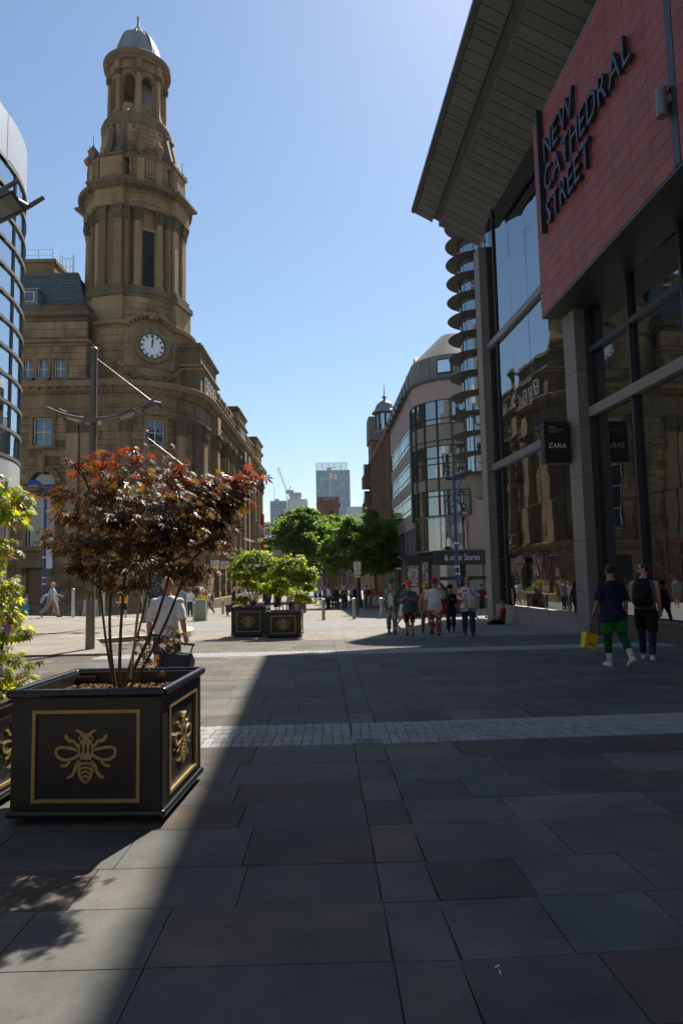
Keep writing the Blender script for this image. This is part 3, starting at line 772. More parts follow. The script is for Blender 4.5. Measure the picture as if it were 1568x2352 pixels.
def main_path(x0=-26, y1=72):
    return [(x0, FY, 0, -1), (-13.4, FY, 0, -1)] + arc_path(RR, R(-97), R(-2), 22) + [(RX, 42.4, 1, 0), (RX, y1, 1, 0)]
MP = main_path()
# --- core walls standing behind the facing stones
b = eb(); b.box(-26, -13.3, 38.02, 50, -.4, 12.95); b.box(-26, -14.52, 38.1, 50, 12.95, 15.4); b.build('rear_wall', M_st3, exch)
b = eb(); b.box(-26, RX - .3, 44, 72, -.4, 14.2); b.build('side_wall', M_st3, exch)
b = eb(); b.lathe([(RR - .28, -.4), (RR - .28, 13.05)], (AX, AY, 0), 40, R(-100), R(10), cap=False); b.build('corner_core', M_st3, exch, 30)
# --- mouldings
def mould(name, prof, m=M_st2, path=MP): return band(path, prof).build(name, m, exch, 35)
mould('plinth_course', [(0, -.4), (.12, -.4), (.12, .35), (.06, .42), (0, .42)])
mould('string_course', [(0, 3.08), (.10, 3.1), (.14, 3.3), (.30, 3.42), (.32, 3.56), (.05, 3.62), (0, 3.62)])
mould('architrave', [(-.05, 10.95), (.06, 10.95), (.06, 11.12), (.10, 11.12), (.10, 11.32), (.16, 11.38), (-.05, 11.4)])
mould('frieze', [(-.1, 11.4), (.03, 11.4), (.03, 12.2), (-.1, 12.2)])
mould('cornice', [(-.1, 12.34), (.20, 12.36), (.22, 12.55), (.44, 12.58), (.47, 12.72), (.54, 12.84), (.52, 12.89), (-.1, 12.98)])
mould('dentil_bed', [(-.1, 12.2), (.12, 12.2), (.12, 12.36), (-.1, 12.36)])
mould('sill_course', [(0, 9.05), (.06, 9.05), (.08, 9.2), (0, 9.22)])
def along(path, step):
    out = []; acc = 0.0
    for i in range(len(path) - 1):
        a, c = path[i], path[i + 1]; L = math.hypot(c[0] - a[0], c[1] - a[1])
        t = (step - acc) if acc else 0
        while t < L:
            f = t / L; nx, ny = a[2] + (c[2] - a[2]) * f, a[3] + (c[3] - a[3]) * f; q = math.hypot(nx, ny)
            out.append((a[0] + (c[0] - a[0]) * f, a[1] + (c[1] - a[1]) * f, nx / q, ny / q)); t += step
        acc = (L - (t - step)) % step
    return out
VIS = [(-19.5, FY, 0, -1), (-13.4, FY, 0, -1)] + MP[2:-1] + [(RX, 72, 1, 0)]
def frame_at(p, out=0., z=0.):
    """matrix: local x along the wall, local -y outward"""
    a = math.atan2(p[3], p[2]) + PI / 2
    return S_ @ Matrix.Translation((p[0] + p[2] * out, p[1] + p[3] * out, z)) @ Matrix.Rotation(a, 4, 'Z')
d = MB()
for p in along(VIS, .17):
    d.M = frame_at(p); d.box(-.05, .05, -.21, -.12, 12.21, 12.35)
d.M = None; stuff(d.build('dentils', M_st2, exch, raw=True))
for p in along(VIS, .52):
    q = MB(frame_at(p)); q.hexa([(-.09, -.21, 12.38), (.09, -.21, 12.38), (.09, .0, 12.36), (-.09, .0, 12.36)], [(-.09, -.42, 12.575), (.09, -.42, 12.575), (.09, 0, 12.575), (-.09, 0, 12.575)])
    q.build('modillion', M_st2, exch)
# --- facing stones
STONES = []
def courses(u0, u1, z0, z1, ch, ln, holes, seed):
    rg = random.Random(seed); zs = {z0, z1}
    n = max(1, round((z1 - z0) / ch)); zs |= {z0 + (z1 - z0) * i / n for i in range(n + 1)}
    for h in holes: zs |= {max(z0, min(z1, h[2])), max(z0, min(z1, h[3]))}
    zs = sorted(zs); zz = [zs[0]]
    for z in zs[1:]:
        if z - zz[-1] > .09 or z == z1: zz.append(z)
    out = []
    for j in range(len(zz) - 1):
        a, c = zz[j], zz[j + 1]; segs = [(u0, u1)]
        for h in holes:
            if h[2] < (a + c) / 2 < h[3]:
                ns = []
                for s in segs:
                    if h[0] > s[0] and h[0] < s[1]: ns.append((s[0], h[0]))
                    if h[1] < s[1] and h[1] > s[0]: ns.append((h[1], s[1]))
                    if h[1] <= s[0] or h[0] >= s[1]: ns.append(s)
                segs = ns
        for s in segs:
            u = s[0]; first = True
            while u < s[1] - 1e-4:
                w = ln * rg.uniform(.65, 1.25) * (.5 if first and j % 2 else 1); first = False
                e = u + w
                if s[1] - e < ln * .35: e = s[1]
                out.append((u, e, a, c)); u = e
    return out
GAP = .012
def flat_stones(recs, plane, axis, sign, th, pri):
    for u0, u1, z0, z1 in recs:
        jt = random.uniform(0, .012)
        b = eb()
        if axis == 'x': b.box(u0 + GAP, u1 - GAP, plane - jt, plane + th, z0 + GAP, z1 - GAP)
        else: b.box(plane - th, plane + jt, u0 + GAP, u1 - GAP, z0 + GAP, z1 - GAP)
        STONES.append((pri, b))
def curved_stones(recs, r, th, pri, c=(AX, AY)):
    for u0, u1, z0, z1 in recs:
        b = eb(); b.arc(c, r - th, r + random.uniform(0, .01), u0 / r + GAP / r, u1 / r - GAP / r, z0 + GAP, z1 - GAP, 2); STONES.append((pri, b))
# front wing openings: door, tall window, lunette, upper window
fh = [(-17.4, -16.35, -.4, 2.45), (-17.45, -15.85, 3.62, 6.5), (-17.35, -15.85, 7.05, 8.0), (-17.2, -16.1, 9.3, 10.9), (-13.9, -13.5, 20, 21)]
flat_stones(courses(-20, -13.35, .42, 3.08, .44, 1.5, fh, 1), FY - .02, 'x', -1, .3, 2)
flat_stones(courses(-20, -13.35, 3.62, 10.95, .46, .95, fh, 2), FY, 'x', -1, .3, 1)
rh = [((BAY - .13) * RR, (BAY + .13) * RR, 9.25, 10.85), ((BAY - .15) * RR, (BAY + .15) * RR, 4.2, 8.0), ((BAY - .2) * RR, (BAY + .2) * RR, .0, 2.7)]
curved_stones(courses(R(-97) * RR, R(0) * RR, .42, 3.08, .44, 1.3, rh, 3), RR + .02, .3, 3)
curved_stones(courses(R(-97) * RR, R(0) * RR, 3.62, 10.95, .46, .95, rh, 4), RR, .3, 1)
COLS_Y = [44.2 + 2.45 * i for i in range(11)]
rwin = []
for yc in COLS_Y: rwin += [(yc + .75, yc + 1.75, 4.2, 7.4), (yc + .75, yc + 1.75, 8.2, 10.2)]
flat_stones(courses(42.2, 71.5, 3.62, 10.95, .46, 1.1, rwin, 5), RX, 'y', 1, .3, 3)
shops = [(yc + .35, yc + 2.1, -.5, 2.75) for yc in COLS_Y]
flat_stones(courses(42.2, 71.5, -.4, 3.08, .42, .8, shops, 6), RX + .03, 'y', 1, .36, 0)
# attic of the front wing
ah = [(-17.95, -17.35, 13.2, 14.32), (-17.07, -16.42, 13.2, 14.32), (-16.12, -15.47, 13.2, 14.32)]
flat_stones(courses(-20, -14.3, 13.1, 15.05, .42, 1.0, ah, 7), FY + .08, 'x', -1, .25, 1)
flat_stones(courses(-20, -14.35, 15.62, 16.55, .47, 1.6, [], 8), FY + .2, 'x', -1, .3, 1)
flat_stones([(37.9, 39.9, a, a + .38) for a in [13.1 + .39 * i for i in range(5)]], -14.32, 'y', 1, .2, 2)
# clock stage and plinth drum
CR = 3.45
curved_stones(courses(R(-150) * CR, R(5) * CR, 13.1, 16.4, .47, 1.15, [((BAY - .30) * CR, (BAY + .30) * CR, 14.2, 16.45)], 9), CR, .3, 1)
DR = 3.18
curved_stones(courses(R(-155) * DR, R(10) * DR, 16.85, 18.4, .4, .9, [], 10), DR, .25, 1)
curved_stones(courses(R(-170) * 2.18, R(20) * 2.18, 27.0, 29.9, .3, .75, [], 11), 2.18, .2, 2)
STONES.sort(key=lambda s: s[0])
rest = MB()
for i, (pri, b) in enumerate(STONES):
    if i < 300: b.build('stone', M_st, exch)
    else: k = len(rest.v); rest.v += b.v; rest.f += [tuple(j + k for j in f) for f in b.f]
stuff(rest.build('further_stones', stone_mat('sandstone_mass', STC, scale=1.1, stain=.55, rnd=False), exch, raw=True))
# --- windows
def window(M, w, z0, z1, nx=2, nz=2, arch=False, parent=exch, fw=.055, mf=None):
    f = MB(M); h = z1 - z0
    f.box(-w / 2, -w / 2 + fw, -.08, .02, z0, z1); f.box(w / 2 - fw, w / 2, -.08, .02, z0, z1)
    f.box(-w / 2 + fw, w / 2 - fw, -.08, .02, z0, z0 + fw); f.box(-w / 2 + fw, w / 2 - fw, -.08, .02, z1 - fw, z1)
    for i in range(1, nx): x = -w / 2 + w * i / nx; f.box(x - fw * .45, x + fw * .45, -.07, .01, z0 + fw, z1 - fw)
    for i in range(1, nz): z = z0 + h * i / nz; f.box(-w / 2 + fw, w / 2 - fw, -.06, .0, z - fw * .45, z + fw * .45)
    o = f.build('window', mf or M_frame, parent)
    for i in range(nx):
        for k in range(nz):
            p = MB(M @ Matrix.Rotation(random.uniform(-.012, .012), 4, 'Z')); p.box(-w / 2 + w * i / nx + .02, -w / 2 + w * (i + 1) / nx - .02, -.035, -.02, z0 + h * k / nz + .02, z0 + h * (k + 1) / nz - .02)
            p.build('pane', M_wgl, o)
    return o
def front(x, y=37.95): return S_ @ Matrix.Translation((x, y, 0))
def surround(M, w, z0, z1, t=.2, d=.1):
    b = MB(M); b.box(-w / 2 - t, -w / 2, -.23 - d, -.05, z0 - .02, z1 + t); b.box(w / 2, w / 2 + t, -.23 - d, -.05, z0 - .02, z1 + t); b.box(-w / 2, w / 2, -.23 - d, -.05, z1, z1 + t)
    b.build('window_surround', M_st2, exch)
    b = MB(M); b.box(-w / 2 - t - .1, w / 2 + t + .1, -.23 - d - .1, -.02, z0 - .2, z0 - .03); b.build('window_sill', M_st2, exch)
window(front(-16.65), 1.1, 9.3, 10.9); surround(front(-16.65), 1.1, 9.3, 10.9)
window(front(-16.65), 1.6, 3.62, 5.9, 2, 1); window(front(-16.65), 1.6, 5.92, 6.5, 2, 1)
surround(front(-16.65), 1.6, 3.7, 6.5, .16)
for x in (-17.65, -16.745, -15.795): window(S_ @ Matrix.Translation((x, 38.0, 0)), .65, 13.2, 14.32, 2, 2); surround(S_ @ Matrix.Translation((x, 38.02, 0)), .65, 13.2, 14.32, .12, .06)
# lunette with its arch
b = MB(front(-16.6)); n = 14
prof = [(.80, 1.16)]
for i in range(n):
    a0, a1 = PI * i / n, PI * (i + 1) / n
    q = lambda r, a, y: (r * math.cos(a), y, 7.12 + r * math.sin(a))
    b.hexa([q(.72, a0, -.36), q(.72, a1, -.36), q(1.05, a1, -.36), q(1.05, a0, -.36)], [q(.72, a0, -.05), q(.72, a1, -.05), q(1.05, a1, -.05), q(1.05, a0, -.05)])
b.build('arch_surround', M_st2, exch)
b = MB(front(-16.6)); b.prism([(.72 * math.cos(PI * i / n), 7.12 + .72 * math.sin(PI * i / n)) for i in range(n + 1)], -.06, -.02, 'y'); b.build('lunette_pane', M_wgl, exch)
b = MB(front(-16.6)); b.hexa([(-.12, -.45, 7.75), (.12, -.45, 7.75), (.12, -.1, 7.75), (-.12, -.1, 7.75)], [(-.2, -.5, 8.75), (.2, -.5, 8.75), (.2, -.1, 8.75), (-.2, -.1, 8.75)]); b.build('keystone', M_st2, exch)
b = MB(front(-16.65)); b.box(-1.1, 1.1, -.42, -.05, 6.72, 7.0); b.build('lintel', M_st2, exch)
# door
M_wood = mat('brown_oak_door', (.14, .075, .035), .5, var=.3, scale=12, bmp=.2)
dd = MB(front(-16.87)); dd.box(-.52, .52, -.06, .02, -.4, 2.45); dd = dd.build('door', M_wood, exch)
for k in range(2):
    for j in range(4):
        b = MB(front(-16.87)); b.box(-.44 + k * .46, -.02 + k * .46, -.075, -.055, -.2 + j * .62, .3 + j * .62); b.build('door_panel', M_wood, dd)
b = MB(front(-16.87)); b.box(-.85, .85, -.5, .05, 2.5, 3.0); b.box(-1.0, 1.0, -.6, .05, 2.98, 3.08); b.build('door_hood', M_st2, exch)
for sx in (-.78, .78):
    b = MB(front(-16.87 + sx)); b.hexa([(-.12, -.3, 2.0), (.12, -.3, 2.0), (.12, -.1, 2.0), (-.12, -.1, 2.0)], [(-.14, -.55, 2.5), (.14, -.55, 2.5), (.14, -.1, 2.5), (-.14, -.1, 2.5)]); b.build('console', M_st2, exch)
# --- giant order
def capital(M, w, d_, z0, z1, parent, round_=False):
    b = MB(M); h = z1 - z0
    n = 16 if round_ else 4
    if round_: b.lathe([(w * .5, z0), (w * .55, z0 + .04), (w * .5, z0 + .07), (w * .52, z0 + h * .45), (w * .62, z0 + h * .8), (w * .7, z0 + h * .88)], (0, 0, 0), 14)
    else: b.hexa([(-w / 2, -d_, z0), (w / 2, -d_, z0), (w / 2, .1, z0), (-w / 2, .1, z0)], [(-w * .62, -d_ - .12, z0 + h * .88), (w * .62, -d_ - .12, z0 + h * .88), (w * .62, .1, z0 + h * .88), (-w * .62, .1, z0 + h * .88)])
    b.box(-w * .72, w * .72, (-w * .72 if round_ else -d_ - .2), (w * .72 if round_ else .1), z0 + h * .88, z1)
    for row, (zz, sc) in enumerate(((z0 + h * .08, .9), (z0 + h * .40, 1.0))):
        if round_: ps = [(w * .53 * math.cos(i * PI / 4 + row * PI / 8), w * .53 * math.sin(i * PI / 4 + row * PI / 8)) for i in range(8)]
        else: ps = [(-w * .45 + w * .3 * i + (.15 * w if row else 0), -d_ - .01) for i in range(4 - row)]
        for x, yy in ps:
            dx, dy = (x, yy) if round_ else (0, -1); q = math.hypot(dx, dy) or 1
            dx, dy = dx / q, dy / q
            b.tube([(x, yy, zz), (x + dx * .03, yy + dy * .03, zz + h * .22), (x + dx * .11 * sc, yy + dy * .11 * sc, zz + h * .32), (x + dx * .13 * sc, yy + dy * .13 * sc, zz + h * .26)], [.055, .06, .045, .02], 5)
    for sx in (-1, 1):
        for yy in ((-1, 1) if round_ else (-1,)): b.ball((sx * w * .62, (yy * w * .62) if round_ else -d_ - .12, z0 + h * .78), .085, 7, 5)
    return b.build('capital', M_st3, parent)
def pilaster(p, w, d_, z0=3.62, z1=10.95, hcap=1.0, out=0.):
    M = frame_at(p, out)
    b = MB(M); b.box(-w / 2, w / 2, -d_, .05, z0 + .35, z1 - hcap); b.box(-w / 2 - .06, w / 2 + .06, -d_ - .06, .05, z0, z0 + .22); b.box(-w / 2 - .03, w / 2 + .03, -d_ - .03, .05, z0 + .22, z0 + .35)
    o = b.build('pilaster', M_st, exch); capital(M, w, d_, z1 - hcap, z1, o)
def column(p, r, z0, z1, hcap, out, parent=exch, name='column'):
    M = frame_at(p, out)
    b = MB(M); H_ = z1 - z0
    b.lathe([(r * 1.35, z0), (r * 1.35, z0 + .07), (r * 1.25, z0 + .1), (r * 1.15, z0 + .14), (r * 1.22, z0 + .2), (r * 1.02, z0 + .24), (r, z0 + H_ * .35), (r * .86, z1 - hcap)], (0, 0, 0), 18)
    o = b.build(name, M_st, parent, 40); capital(M, r * 1.75, 0, z1 - hcap, z1, o, True)
for x in (-14.95, -14.15, -18.6): pilaster((x, FY, 0, -1), .66, .16)
for a in (-79, -38):
    A_ = R(a); column((AX + RR * math.cos(A_), AY + RR * math.sin(A_), math.cos(A_), math.sin(A_)), .34, 3.62, 10.95, 1.0, .12)
for a in (-20, -7):
    A_ = R(a); pilaster((AX + RR * math.cos(A_), AY + RR * math.sin(A_), math.cos(A_), math.sin(A_)), .68, .22)
for i, yc in enumerate(COLS_Y):
    if i in (0, 5, 6, 10): pilaster((RX, yc, 1, 0), .72, .42)
    else: column((RX, yc, 1, 0), .34, 3.62, 10.95, 1.0, .38)
    if i < 10:
        Mw = S_ @ Matrix.Translation((RX - .22, yc + 1.25, 0)) @ Matrix.Rotation(PI / 2, 4, 'Z')
        window(Mw, 1.0, 4.2, 7.4, 2, 3); window(Mw, 1.0, 8.2, 10.2, 2, 2)
        b = MB(Mw); b.box(-.7, .7, -.45, -.2, 7.5, 7.7); b.box(-.62, .62, -.34, -.2, 4.0, 4.18); b.build('window_hood', M_st2, exch)
        sh = MB(Mw); sh.box(-.85, .85, .05, .1, -.5, 2.72); s_ = sh.build('shop_front', M_blackpaint, exch)
        for k in range(2):
            g = MB(Mw); g.box(-.78 + k * .82, -.04 + k * .82, .02, .045, .0, 2.3); g.build('shop_pane', M_wgl, s_)
# paired entablature breaks over the pilasters of the street front
for yc in (44.2, 56.45, 58.9, 68.7):
    b = eb(); b.box(RX, RX + .46, yc - .5, yc + .5, 10.96, 12.2); b.build('entablature_break', M_st2, exch)
# rotunda windows
Mr = frame_at((AX + RR * math.cos(BAY), AY + RR * math.sin(BAY), math.cos(BAY), math.sin(BAY)), -.22)
window(Mr, 1.0, 9.3, 10.8, 2, 2); surround(Mr, 1.0, 9.3, 10.8, .18)
window(Mr, 1.1, 4.2, 8.0, 2, 3)
sh = MB(Mr); sh.box(-.85, .85, -.06, .02, -.4, 2.65); s_ = sh.build('shop_front', M_blackpaint, exch)
g = MB(Mr); g.box(-.75, .75, -.09, -.06, .1, 2.3); g.build('shop_pane', M_wgl, s_)
b = MB(Mr); b.ball((0, -.45, 11.15), (.25, .12, .16), 8, 6); b.ball((-.3, -.42, 11.08), (.16, .1, .1), 8, 6); b.ball((.3, -.42, 11.08), (.16, .1, .1), 8, 6); b.build('carved_crest', M_st2, exch)
# frieze panels
for a in (-88, -70, -46, -28):
    A_ = R(a); Mq = frame_at((AX + (RR + .03) * math.cos(A_), AY + (RR + .03) * math.sin(A_), math.cos(A_), math.sin(A_)))
    b = MB(Mq); b.box(-.5, .5, -.05, .02, 11.55, 11.6); b.box(-.5, .5, -.05, .02, 12.0, 12.05); b.box(-.5, -.45, -.05, .02, 11.6, 12.0); b.box(.45, .5, -.05, .02, 11.6, 12.0); b.build('frieze_panel', M_st2, exch)
# --- attics
def xline(x0, x1, y): return [(x0, y, 0, -1), (x1, y, 0, -1)]
LP = [(-26, FY + .08, 0, -1), (-14.3, FY + .08, .7, -.7 * 1.4), (-14.3, 40.2, 1, 0)]
mould('attic_cornice', [(-.1, 15.05), (.08, 15.05), (.12, 15.16), (.32, 15.2), (.34, 15.34), (.1, 15.42), (-.1, 15.42)], M_st2, LP)
mould('attic_base', [(-.1, 13.1), (.12, 13.1), (.12, 13.2), (-.1, 13.22)], M_st2, LP)
LQ = [(-26, FY + .22, 0, -1), (-14.4, FY + .22, .7, -1), (-14.4, 40.2, 1, 0)]
mould('parapet_base', [(-.2, 15.42), (.06, 15.42), (.06, 15.62), (-.2, 15.62)], M_st3, LQ)
mould('parapet_cornice', [(-.2, 16.55), (.1, 16.55), (.14, 16.7), (.42, 16.8), (.44, 17.0), (.0, 17.05), (-.2, 17.05)], M_st3, LQ)
mould('parapet_wall', [(-.3, 17.05), (.02, 17.05), (.02, 17.5), (.08, 17.55), (-.3, 17.55)], M_st3, LQ)
b = eb(); b.box(-26, -14.62, FY + .36, 44, 15.4, 17.3); b.build('parapet_core', M_st3, exch)
# mansard in slate courses, dormer, roof plant, rails
nrow = 14
for i in range(nrow):
    f0, f1 = i / nrow, (i + 1) / nrow; y0, y1 = 39.5 + .85 * f0, 39.5 + .85 * f1; z0, z1 = 17.4 + 3.0 * f0, 17.4 + 3.0 * f1; xr = -14.9 - .9 * f0
    b = eb(); b.hexa([(-26, y0 - .035, z0 - .03), (xr, y0 - .035, z0 - .03), (xr, y0 + .3, z0), (-26, y0 + .3, z0)], [(-26, y1 - .005, z1), (xr - .06, y1 - .005, z1), (xr - .06, y1 + .3, z1), (-26, y1 + .3, z1)]); b.build('slate_course', M_slate, exch)
b = eb(); b.hexa([(-26, 39.6, 17.3), (-14.95, 39.6, 17.3), (-14.95, 46, 17.3), (-26, 46, 17.3)], [(-26, 40.4, 20.4), (-15.9, 40.4, 20.4), (-15.9, 46, 20.4), (-26, 46, 20.4)]); b.box(-26, -15.85, 40.3, 40.6, 20.38, 20.56); b.build('mansard_core', M_slate, exch)
dm = eb(); dm.box(-18.75, -17.75, 39.1, 40.2, 18.0, 18.95); dm.box(-18.85, -17.65, 39.0, 40.2, 18.95, 19.05); dm = dm.build('dormer', M_lead, exch)
window(S_ @ Matrix.Translation((-18.25, 39.09, 0)), .7, 18.2, 18.85, 1, 1, parent=exch)
b = eb(); b.box(-20.5, -17.55, 40.9, 44, 20.4, 21.5); b.box(-20.6, -17.45, 40.8, 44.1, 21.5, 21.72); b.build('roof_plant_room', M_st, exch)
M_rail = mat('galvanised_rail', (.55, .57, .58), .35, metal=.7, var=.1)
b = eb()
for x in (-19.4, -18.6, -17.7): b.tube([(x, 41, 21.7), (x, 41, 22.4)], .02, 6)
for z in (22.05, 22.4): b.tube([(-20.5, 41, z), (-17.7, 41, z), (-17.7, 43.5, z)], .018, 6)
b.build('roof_rail', M_rail, exch)
b = eb()
for i in range(7):
    a = -.2 + i * .57; b.tube([(-16.9 + .42 * math.cos(a), 41.2 + .42 * math.sin(a), 20.6), (-16.9 + .42 * math.cos(a), 41.2 + .42 * math.sin(a), 22.1)], .016, 5)
for z in (21.0, 21.55, 22.1): b.tube([(-16.9 + .42 * math.cos(-.2 + i * .3), 41.2 + .42 * math.sin(-.2 + i * .3), z) for i in range(13)], .016, 5)
b.build('ladder_cage', M_rail, exch)
# street-front attic pavilions, attic windows and balustrade
def pav(y0, y1, x, ztop, zc):
    b = eb(); b.box(-12, x, y0, y1, 13.05, ztop - .35); b.build('attic_pavilion', M_st, exch)
    P = [(-12, y0, 0, -1), (x, y0, .8, -1), (x, y1, .8, 1), (-12, y1, 0, 1)]
    mould('pavilion_cornice', [(-.1, zc), (.06, zc), (.1, zc + .12), (.28, zc + .18), (.28, zc + .3), (-.1, zc + .36)], M_st2, P)
    if ztop > zc + .8: mould('pavilion_parapet', [(-.1, ztop - .5), (.04, ztop - .5), (.1, ztop - .4), (.24, ztop - .34), (.24, ztop - .22), (.02, ztop - .18), (.02, ztop), (-.3, ztop)], M_st3, P)
pav(40.7, 45.8, RX - .05, 16.1, 14.4); pav(55.6, 60.0, RX - .05, 15.9, 14.4); pav(68, 72, RX - .05, 15.9, 14.4)
b = eb(); b.box(-12, RX - .35, 45.8, 72, 13.05, 14.1); b.build('attic_wall', M_st, exch)
mould('attic_street_cornice', [(-.2, 14.0), (.0, 14.0), (.22, 14.1), (.24, 14.2), (-.2, 14.26)], M_st2, [(RX - .35, 45.8, 1, 0), (RX - .35, 72, 1, 0)])
for y0 in [41.6, 42.5, 43.4, 44.3] + [47 + 1.22 * i for i in range(7)] + [56.4, 57.3, 58.2] + [61 + 1.22 * i for i in range(6)]:
    xx = RX - .05 if (y0 < 45.8 or 55.6 < y0 < 60) else RX - .35
    window(S_ @ Matrix.Translation((xx + .05, y0 + .3, 0)) @ Matrix.Rotation(PI / 2, 4, 'Z'), .6, 13.25, 14.0 if xx < RX - .2 else 14.2, 1, 2)
mould('balustrade_rail', [(-.1, 14.78), (.1, 14.78), (.12, 14.92), (-.12, 14.92)], M_st2, [(RX - .4, 45.9, 1, 0), (RX - .4, 68, 1, 0)])
BALP = [(.05, 0), (.05, .06), (.03, .1), (.062, .24), (.05, .34), (.03, .44), (.05, .5), (.05, .54)]
bal = MB(); bal.lathe(BALP, (0, 0, 0), 8); bal_me = bal.mesh('baluster', 40); bal_me.materials.append(M_st2)
def baluster(p, zs_=1.0, parent=exch):
    o = bpy.data.objects.new('baluster', bal_me); COL.objects.link(o); o.matrix_basis = S_ @ Matrix.Translation(p) @ Matrix.Diagonal((zs_, zs_, zs_, 1)); attach(o, parent)
for i in range(46):
    yy = 46.0 + i * .21
    if yy < 55.5: baluster((RX - .4, yy, 14.25))
for yy in (48.4, 50.8, 53.2): b = eb(); b.box(RX - .55, RX - .24, yy - .16, yy + .16, 14.25, 14.95); b.build('balustrade_pier', M_st2, exch)
# --- clock stage
CPth = arc_path(CR, R(-150), R(4), 40)
s_h = 1.52 / CR
def cut(path_r, a0, a1, n): return arc_path(path_r, a0, a1, n)
cprof = [(-.2, 16.36), (.04, 16.36), (.08, 16.48), (.32, 16.54), (.36, 16.74), (.1, 16.86), (-.2, 16.86)]
mould('clock_stage_cornice', cprof, M_st2, cut(CR, R(-150), BAY - s_h, 22)); mould('clock_stage_cornice', cprof, M_st2, cut(CR, BAY + s_h, R(12), 22))
mould('clock_stage_base', [(-.2, 13.1), (.12, 13.12), (.05, 13.3), (-.2, 13.35)], M_st2, cut(CR, R(-140), R(5), 36))
b = eb(); b.lathe([(CR - .28, 13.0), (CR - .28, 17.0)], (AX, AY, 0), 40, R(-160), R(15), cap=False); b.build('clock_stage_core', M_st3, exch, 30)
def cyl(r, s, z): a = BAY + s / CR; return (AX + r * math.cos(a), AY + r * math.sin(a), z)
hood = eb(); panel = eb(); NS = 22
zc = 15.35; RH = 1.72
def hz(s):
    q = abs(s)
    if q < 1.35: return zc + math.sqrt(max(0, RH * RH - q * q)) * .98
    return 16.42
for i in range(NS):
    s0, s1 = -1.52 + 3.04 * i / NS, -1.52 + 3.04 * (i + 1) / NS; z0, z1 = hz(s0), hz(s1)
    hood.hexa([cyl(CR - .2, s0, z0), cyl(CR - .2, s1, z1), cyl(CR + .36, s1, z1 + .06), cyl(CR + .36, s0, z0 + .06)], [cyl(CR - .2, s0, z0 + .38), cyl(CR - .2, s1, z1 + .38), cyl(CR + .4, s1, z1 + .26), cyl(CR + .4, s0, z0 + .26)])
    panel.hexa([cyl(CR - .25, s0, 14.1), cyl(CR - .25, s1, 14.1), cyl(CR + .05, s1, 14.1), cyl(CR + .05, s0, 14.1)], [cyl(CR - .25, s0, z0 + .1), cyl(CR - .25, s1, z1 + .1), cyl(CR + .05, s1, z1 + .1), cyl(CR + .05, s0, z0 + .1)])
hood.build('clock_hood', M_st2, exch); panel.build('clock_panel', M_st2, exch)
for i in range(-6, 7):
    s = i * .21
    if abs(s) > 1.3: continue
    z = hz(s); b = eb(); b.hexa([cyl(CR, s - .06, z - .12), cyl(CR, s + .06, z - .12), cyl(CR + .25, s + .06, z - .06), cyl(CR + .25, s - .06, z - .06)], [cyl(CR, s - .06, z + .06), cyl(CR, s + .06, z + .06), cyl(CR + .3, s + .06, z + .1), cyl(CR + .3, s - .06, z + .1)]); b.build('hood_block', M_st2, exch)
MC = frame_at((AX + CR * math.cos(BAY), AY + CR * math.sin(BAY), math.cos(BAY), math.sin(BAY)), .06, 15.33)
def disc(M, r0, r1, y0, y1, n=40):
    b = MB(M)
    for i in range(n):
        a0, a1 = 2 * PI * i / n, 2 * PI * (i + 1) / n; q = lambda r, a, y: (r * math.cos(a), y, r * math.sin(a))
        b.hexa([q(r0, a0, y0), q(r0, a1, y0), q(r1, a1, y0), q(r1, a0, y0)], [q(r0, a0, y1), q(r0, a1, y1), q(r1, a1, y1), q(r1, a0, y1)])
    return b
clk = disc(MC, .77, 1.02, -.16, .05).build('clock_surround', M_st2, exch, 30)
disc(MC, .72, .775, -.19, .0).build('clock_rim', M_blackpaint, exch, 30)
M_face = mat('opal_clock_glass', (.80, .82, .84), .25, var=.03)
b = MB(MC); b.prism([(.74 * math.cos(2 * PI * i / 48), .74 * math.sin(2 * PI * i / 48)) for i in range(48)], -.10, -.03, 'y'); face = b.build('clock_face', M_face, exch)
disc(MC, .50, .515, -.108, -.099, 48).build('chapter_ring', mat('brass_ring', (.42, .33, .16), .4, metal=.6), face)
for i in range(12):
    a = PI / 2 - i * PI / 6; Mh = MC @ Matrix.Rotation(-(a - PI / 2), 4, 'Y') @ Matrix.Translation((0, 0, .605))
    b = MB(Mh); big = i % 3 == 0
    if big: b.prism([(.085 * math.cos(t * PI / 6), .075 * math.sin(t * PI / 6)) for t in range(12)], -.112, -.099, 'y')
    else: b.prism([(-.035, -.085), (.035, -.085), (.05, 0), (.035, .085), (-.035, .085), (-.05, 0)], -.112, -.099, 'y')
    b.build('hour_mark', M_blackpaint, face)
for i in range(60):
    pass
for nm, ang, L, w in (('hour_hand', R(1), .45, .05), ('minute_hand', R(5), .66, .032)):
    Mh = MC @ Matrix.Rotation(ang, 4, 'Y'); b = MB(Mh); y_ = -.125 if nm == 'hour_hand' else -.137
    b.prism([(-w * .6, -.1), (w * .6, -.1), (w, L * .6), (0, L), (-w, L * .6)], y_, y_ + .009, 'y'); b.build(nm, M_blackpaint, face)
gl = eb(); rg = random.Random(2)
for i in range(60):
    t = i / 59; s = -2.0 + 4.0 * t; z = 14.45 - 1.15 * (1 - (2 * t - 1) ** 2) - .1 * t; th = .09 + .11 * (1 - abs(2 * t - 1))
    for k in range(3): gl.ball(cyl(CR + .1 + rg.uniform(0, .1), s + rg.gauss(0, .03), z + rg.uniform(-th, th)), rg.uniform(.07, .12), 6, 4)
gl.build('garland', M_st2, exch)
for sx in (-1.35, 1.35):
    gl = eb()
    for i in range(14): gl.ball(cyl(CR + .06, sx + rg.gauss(0, .05), 14.75 + i * .085), rg.uniform(.06, .1), 6, 4)
    gl.build('carved_drop', M_st2, exch)
